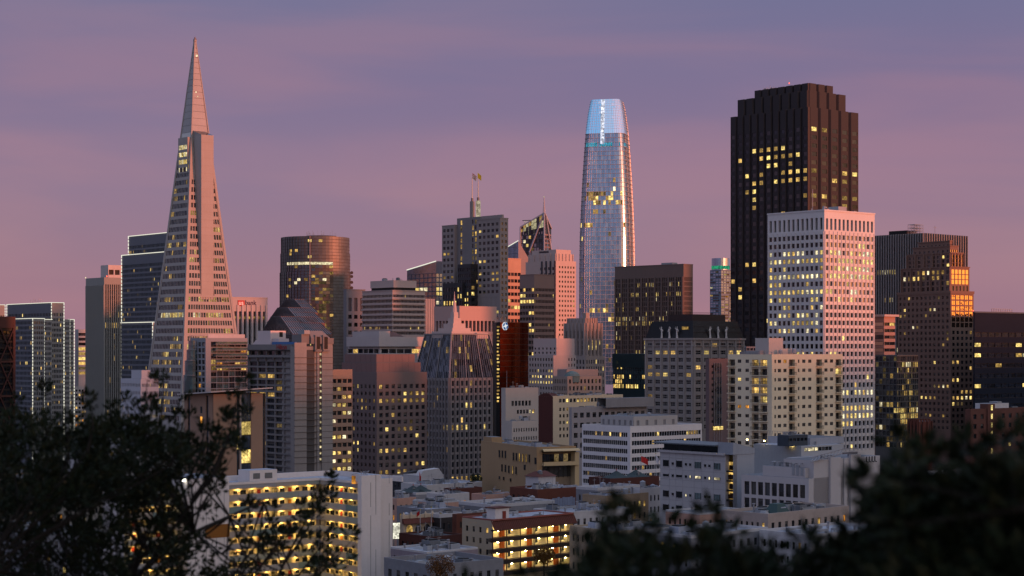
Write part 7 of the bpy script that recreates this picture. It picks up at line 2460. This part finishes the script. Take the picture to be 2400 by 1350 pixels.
def foliage(name, label, cat, d0, d1, polys, tips, leaf, base_px, seed, per=40, crad=.13, dx=0, dy=0):
    """a tree or shrub: trunk, limbs and twigs carrying rosettes of single folded leaves"""
    polys = [([(x + dx, y + dy) for x, y in pl], n) for pl, n in polys]
    tips = [(x + dx, y + dy, bx + dx, by + dy) for x, y, bx, by in tips]
    rr = random.Random(seed)
    dm = (d0 + d1) / 2
    W = lambda px, py, dd: Vector(((px - CX) / F * dd, dd, HC + (HY - py) / F * dd))
    root = bpy.data.objects.new(name, None)
    bx = (base_px[0] - CX) / F * dm
    root.location = (bx, dm, gz(bx, dm) - .05)
    col.objects.link(root)
    tag(root, label, cat)
    O = Vector(root.location)
    wood = MB()
    vs, fs, ms = [], [], []
    def add_leaf(p, dr, sz):
        dr = dr.normalized()
        s = dr.cross(Vector((rr.uniform(-1, 1), rr.uniform(-1, 1), rr.uniform(-1, 1)))).normalized()
        n = dr.cross(s) * (sz * .12)
        L, wd = sz, sz * rr.uniform(.2, .27)
        i = len(vs)
        a, m_, e = p, p + dr * L * .5, p + dr * L
        for q in (a, m_ + s * wd + n, e, m_ - s * wd + n, m_):
            vs.append(tuple(q - O))
        fs.extend([(i, i + 1, i + 2, i + 4), (i, i + 4, i + 2, i + 3)])
        k = 0 if rr.random() < .72 else 1
        ms.extend((k, k))
    def cluster(c, up, n, r):
        for _ in range(n):
            v = Vector((rr.gauss(0, 1), rr.gauss(0, 1), rr.gauss(0, 1))).normalized()
            p = c + v * r * rr.random() ** .6
            add_leaf(p, v + up * .9 + Vector((0, 0, .25)), leaf * rr.uniform(.7, 1.2))
    trunk_top = W(base_px[0], base_px[1], dm)
    wood.bar((0, 0, 0), trunk_top - O, .085 * (dm / 10 + .4), BARK, 8, .05 * (dm / 10 + .4))
    limbs = []
    for k in range(9):
        a = trunk_top
        tx, ty = base_px[0] + rr.uniform(-1, 1) * base_px[2], base_px[1] - rr.uniform(.15, .9) * base_px[3]
        e = W(tx, ty, rr.uniform(d0, d1))
        m_ = a.lerp(e, .5) + Vector((0, 0, .12 * dm / 10))
        w0 = .022 * (dm / 12 + .3)
        wood.bar(a - O, m_ - O, w0, BARK, 6, w0 * .7); wood.bar(m_ - O, e - O, w0 * .7, BARK, 5, w0 * .3)
        limbs += [a.lerp(m_, t) for t in (.3, .7)] + [m_.lerp(e, t) for t in (.2, .6, 1)]
    for (poly, ncl) in polys:
        xs, ys = [p[0] for p in poly], [p[1] for p in poly]
        k = 0
        while k < ncl:
            x, y = rr.uniform(min(xs), max(xs)), rr.uniform(min(ys), max(ys))
            if not inside(poly, x, y):
                continue
            k += 1
            c = W(x, y, rr.uniform(d0, d1))
            near = min(limbs, key=lambda q: (q - c).length)
            up = (c - near).normalized()
            if k % 3 == 0:
                wood.bar(near - O, c - O, .007 * dm / 10 + .002, BARK, 4, .003)
            cluster(c, up, per, crad * rr.uniform(.7, 1.25))
    for (x, y, bx_, by_) in tips:
        dd = rr.uniform(d0, d1)
        a, e = W(bx_, by_, dd), W(x, y, dd)
        m_ = a.lerp(e, .55) + Vector((rr.uniform(-.03, .03), 0, -.04))
        near = min(limbs, key=lambda q: (q - a).length)
        wood.bar(near - O, a - O, .006 * dm / 10, BARK, 4, .005 * dm / 10)
        wood.bar(a - O, m_ - O, .008 * dm / 10, BARK, 5, .006 * dm / 10); wood.bar(m_ - O, e - O, .006 * dm / 10, BARK, 4, .003)
        n = max(2, int((e - a).length / (crad * .8)))
        for j in range(n + 1):
            t = j / n
            if t < .3:
                continue
            q = a.lerp(m_, t / .55) if t < .55 else m_.lerp(e, (t - .55) / .45)
            off = Vector((rr.gauss(0, 1), rr.gauss(0, .6), rr.gauss(0, 1))) * crad * .35
            cluster(q + off, e - a, int(per * (.5 if t < .95 else .75)), crad * (.55 if t < .95 else .5))
    me = bpy.data.meshes.new('crown')
    me.from_pydata(vs, [], fs)
    me.materials.append(LEAF); me.materials.append(LEAF2)
    me.polygons.foreach_set('material_index', ms)
    o = bpy.data.objects.new('crown', me); o.parent = root; col.objects.link(o)
    wood.obj('trunk', root)
    return root

# left tree, about sixteen metres off
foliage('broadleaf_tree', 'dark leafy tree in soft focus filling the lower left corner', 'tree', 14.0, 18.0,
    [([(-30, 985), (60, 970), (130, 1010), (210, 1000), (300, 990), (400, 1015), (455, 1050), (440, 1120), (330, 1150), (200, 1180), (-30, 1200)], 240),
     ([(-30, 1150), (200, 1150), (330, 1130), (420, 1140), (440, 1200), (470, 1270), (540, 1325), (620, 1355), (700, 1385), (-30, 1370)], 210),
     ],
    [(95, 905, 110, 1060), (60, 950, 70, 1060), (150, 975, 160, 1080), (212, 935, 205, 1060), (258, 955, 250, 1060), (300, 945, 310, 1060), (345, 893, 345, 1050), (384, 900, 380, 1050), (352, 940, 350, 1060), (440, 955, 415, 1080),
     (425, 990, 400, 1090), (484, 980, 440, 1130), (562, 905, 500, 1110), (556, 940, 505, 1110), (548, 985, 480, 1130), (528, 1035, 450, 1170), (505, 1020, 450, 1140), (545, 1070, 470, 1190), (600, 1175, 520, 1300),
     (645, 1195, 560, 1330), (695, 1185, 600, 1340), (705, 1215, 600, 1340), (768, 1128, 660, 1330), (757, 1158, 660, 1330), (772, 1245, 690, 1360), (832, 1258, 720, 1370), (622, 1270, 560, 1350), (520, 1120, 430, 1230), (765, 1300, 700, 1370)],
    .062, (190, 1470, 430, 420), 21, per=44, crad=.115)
# right tree, a few metres off and quite out of focus
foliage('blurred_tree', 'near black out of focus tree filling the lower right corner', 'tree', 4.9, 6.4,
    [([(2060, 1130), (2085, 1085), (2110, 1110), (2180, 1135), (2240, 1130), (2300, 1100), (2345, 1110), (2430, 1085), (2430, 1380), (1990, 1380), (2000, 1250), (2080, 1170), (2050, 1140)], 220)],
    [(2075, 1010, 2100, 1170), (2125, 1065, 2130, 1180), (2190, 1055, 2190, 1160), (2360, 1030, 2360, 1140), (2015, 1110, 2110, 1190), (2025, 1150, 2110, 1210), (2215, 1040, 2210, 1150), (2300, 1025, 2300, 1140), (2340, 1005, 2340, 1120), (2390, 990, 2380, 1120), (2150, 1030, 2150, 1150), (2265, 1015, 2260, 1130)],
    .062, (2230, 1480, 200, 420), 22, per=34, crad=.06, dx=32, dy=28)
# hedge tops along the bottom, about five metres off
foliage('blurred_shrub', 'out of focus dark shrub tops along the bottom right of centre', 'shrub', 5.4, 7.0,
    [([(1400, 1290), (1430, 1230), (1480, 1240), (1560, 1265), (1640, 1255), (1740, 1275), (1840, 1290), (1950, 1270), (2020, 1230), (2060, 1380), (1160, 1400), (1280, 1375), (1370, 1340)], 120)],
    [(1425, 1180, 1440, 1320), (1452, 1170, 1455, 1310), (1350, 1245, 1385, 1370), (1300, 1300, 1340, 1385), (1500, 1200, 1500, 1330), (1570, 1195, 1570, 1330), (1640, 1190, 1640, 1330), (1710, 1200, 1700, 1330), (1760, 1240, 1760, 1350), (1880, 1230, 1880, 1350), (1960, 1225, 1950, 1350),
     (1245, 1320, 1260, 1400), (1100, 1325, 1120, 1420), (1810, 1260, 1810, 1360), (2000, 1200, 2010, 1330)],
    .06, (1620, 1540, 420, 330), 23, per=28, crad=.06, dy=38)
# rust coloured street trees between the houses
def street_tree(label, px, py, D, r, c):
    rr = random.Random(px)
    root = bpy.data.objects.new('street_tree', None)
    x = (px - CX) / F * D
    zc = HC + (HY - py) / F * D
    g0 = gz(x, D)
    root.location = (x, D, g0); col.objects.link(root); tag(root, label, 'tree', 'small street trees among the houses')
    m = MB(); h = zc - g0
    m.bar((0, 0, 0), (0, 0, h - r * .4), .25, BARK, 7, .14)
    for k in range(7):
        a = rr.uniform(0, 6.28)
        m.bar((0, 0, h - r * rr.uniform(.3, .9)), (r * .7 * math.cos(a), r * .7 * math.sin(a), h + r * rr.uniform(-.2, .6)), .1, BARK, 5, .03)
    m.obj('trunk', root)
    lm = leafmat('leaf_%d' % px, c)
    vs, fs = [], []
    for k in range(2600):
        v = Vector((rr.gauss(0, 1), rr.gauss(0, 1), rr.gauss(0, 1))).normalized() * r * rr.random() ** .45
        v.z *= .8
        if math.sin(v.x * 2.1 + v.z * 1.7) + math.sin(v.y * 2.3 - v.z) > 1.0: continue
        p = Vector((v.x, v.y, h + v.z)); d_ = Vector((rr.gauss(0, 1), rr.gauss(0, 1), rr.gauss(0, 1))).normalized() * .22; s = d_.cross(Vector((rr.random(), rr.random(), 1))).normalized() * .09
        i = len(vs); vs += [tuple(p - d_), tuple(p + s), tuple(p + d_), tuple(p - s)]; fs.append((i, i + 1, i + 2, i + 3))
    me = bpy.data.meshes.new('crown'); me.from_pydata(vs, [], fs); me.materials.append(lm)
    o = bpy.data.objects.new('crown', me); o.parent = root; col.objects.link(o)
street_tree('rust brown small tree at the bottom edge beside the lavender block', 1032, 1328, 356, 3.0, (.16, .075, .03))
street_tree('lamp-lit rusty small tree in front of the tiled gallery flats', 1275, 1302, 385, 2.6, (.14, .07, .02))
street_tree('dark green small tree before the slope-roofed tower foot', 1115, 1122, 620, 2.4, (.03, .045, .025))
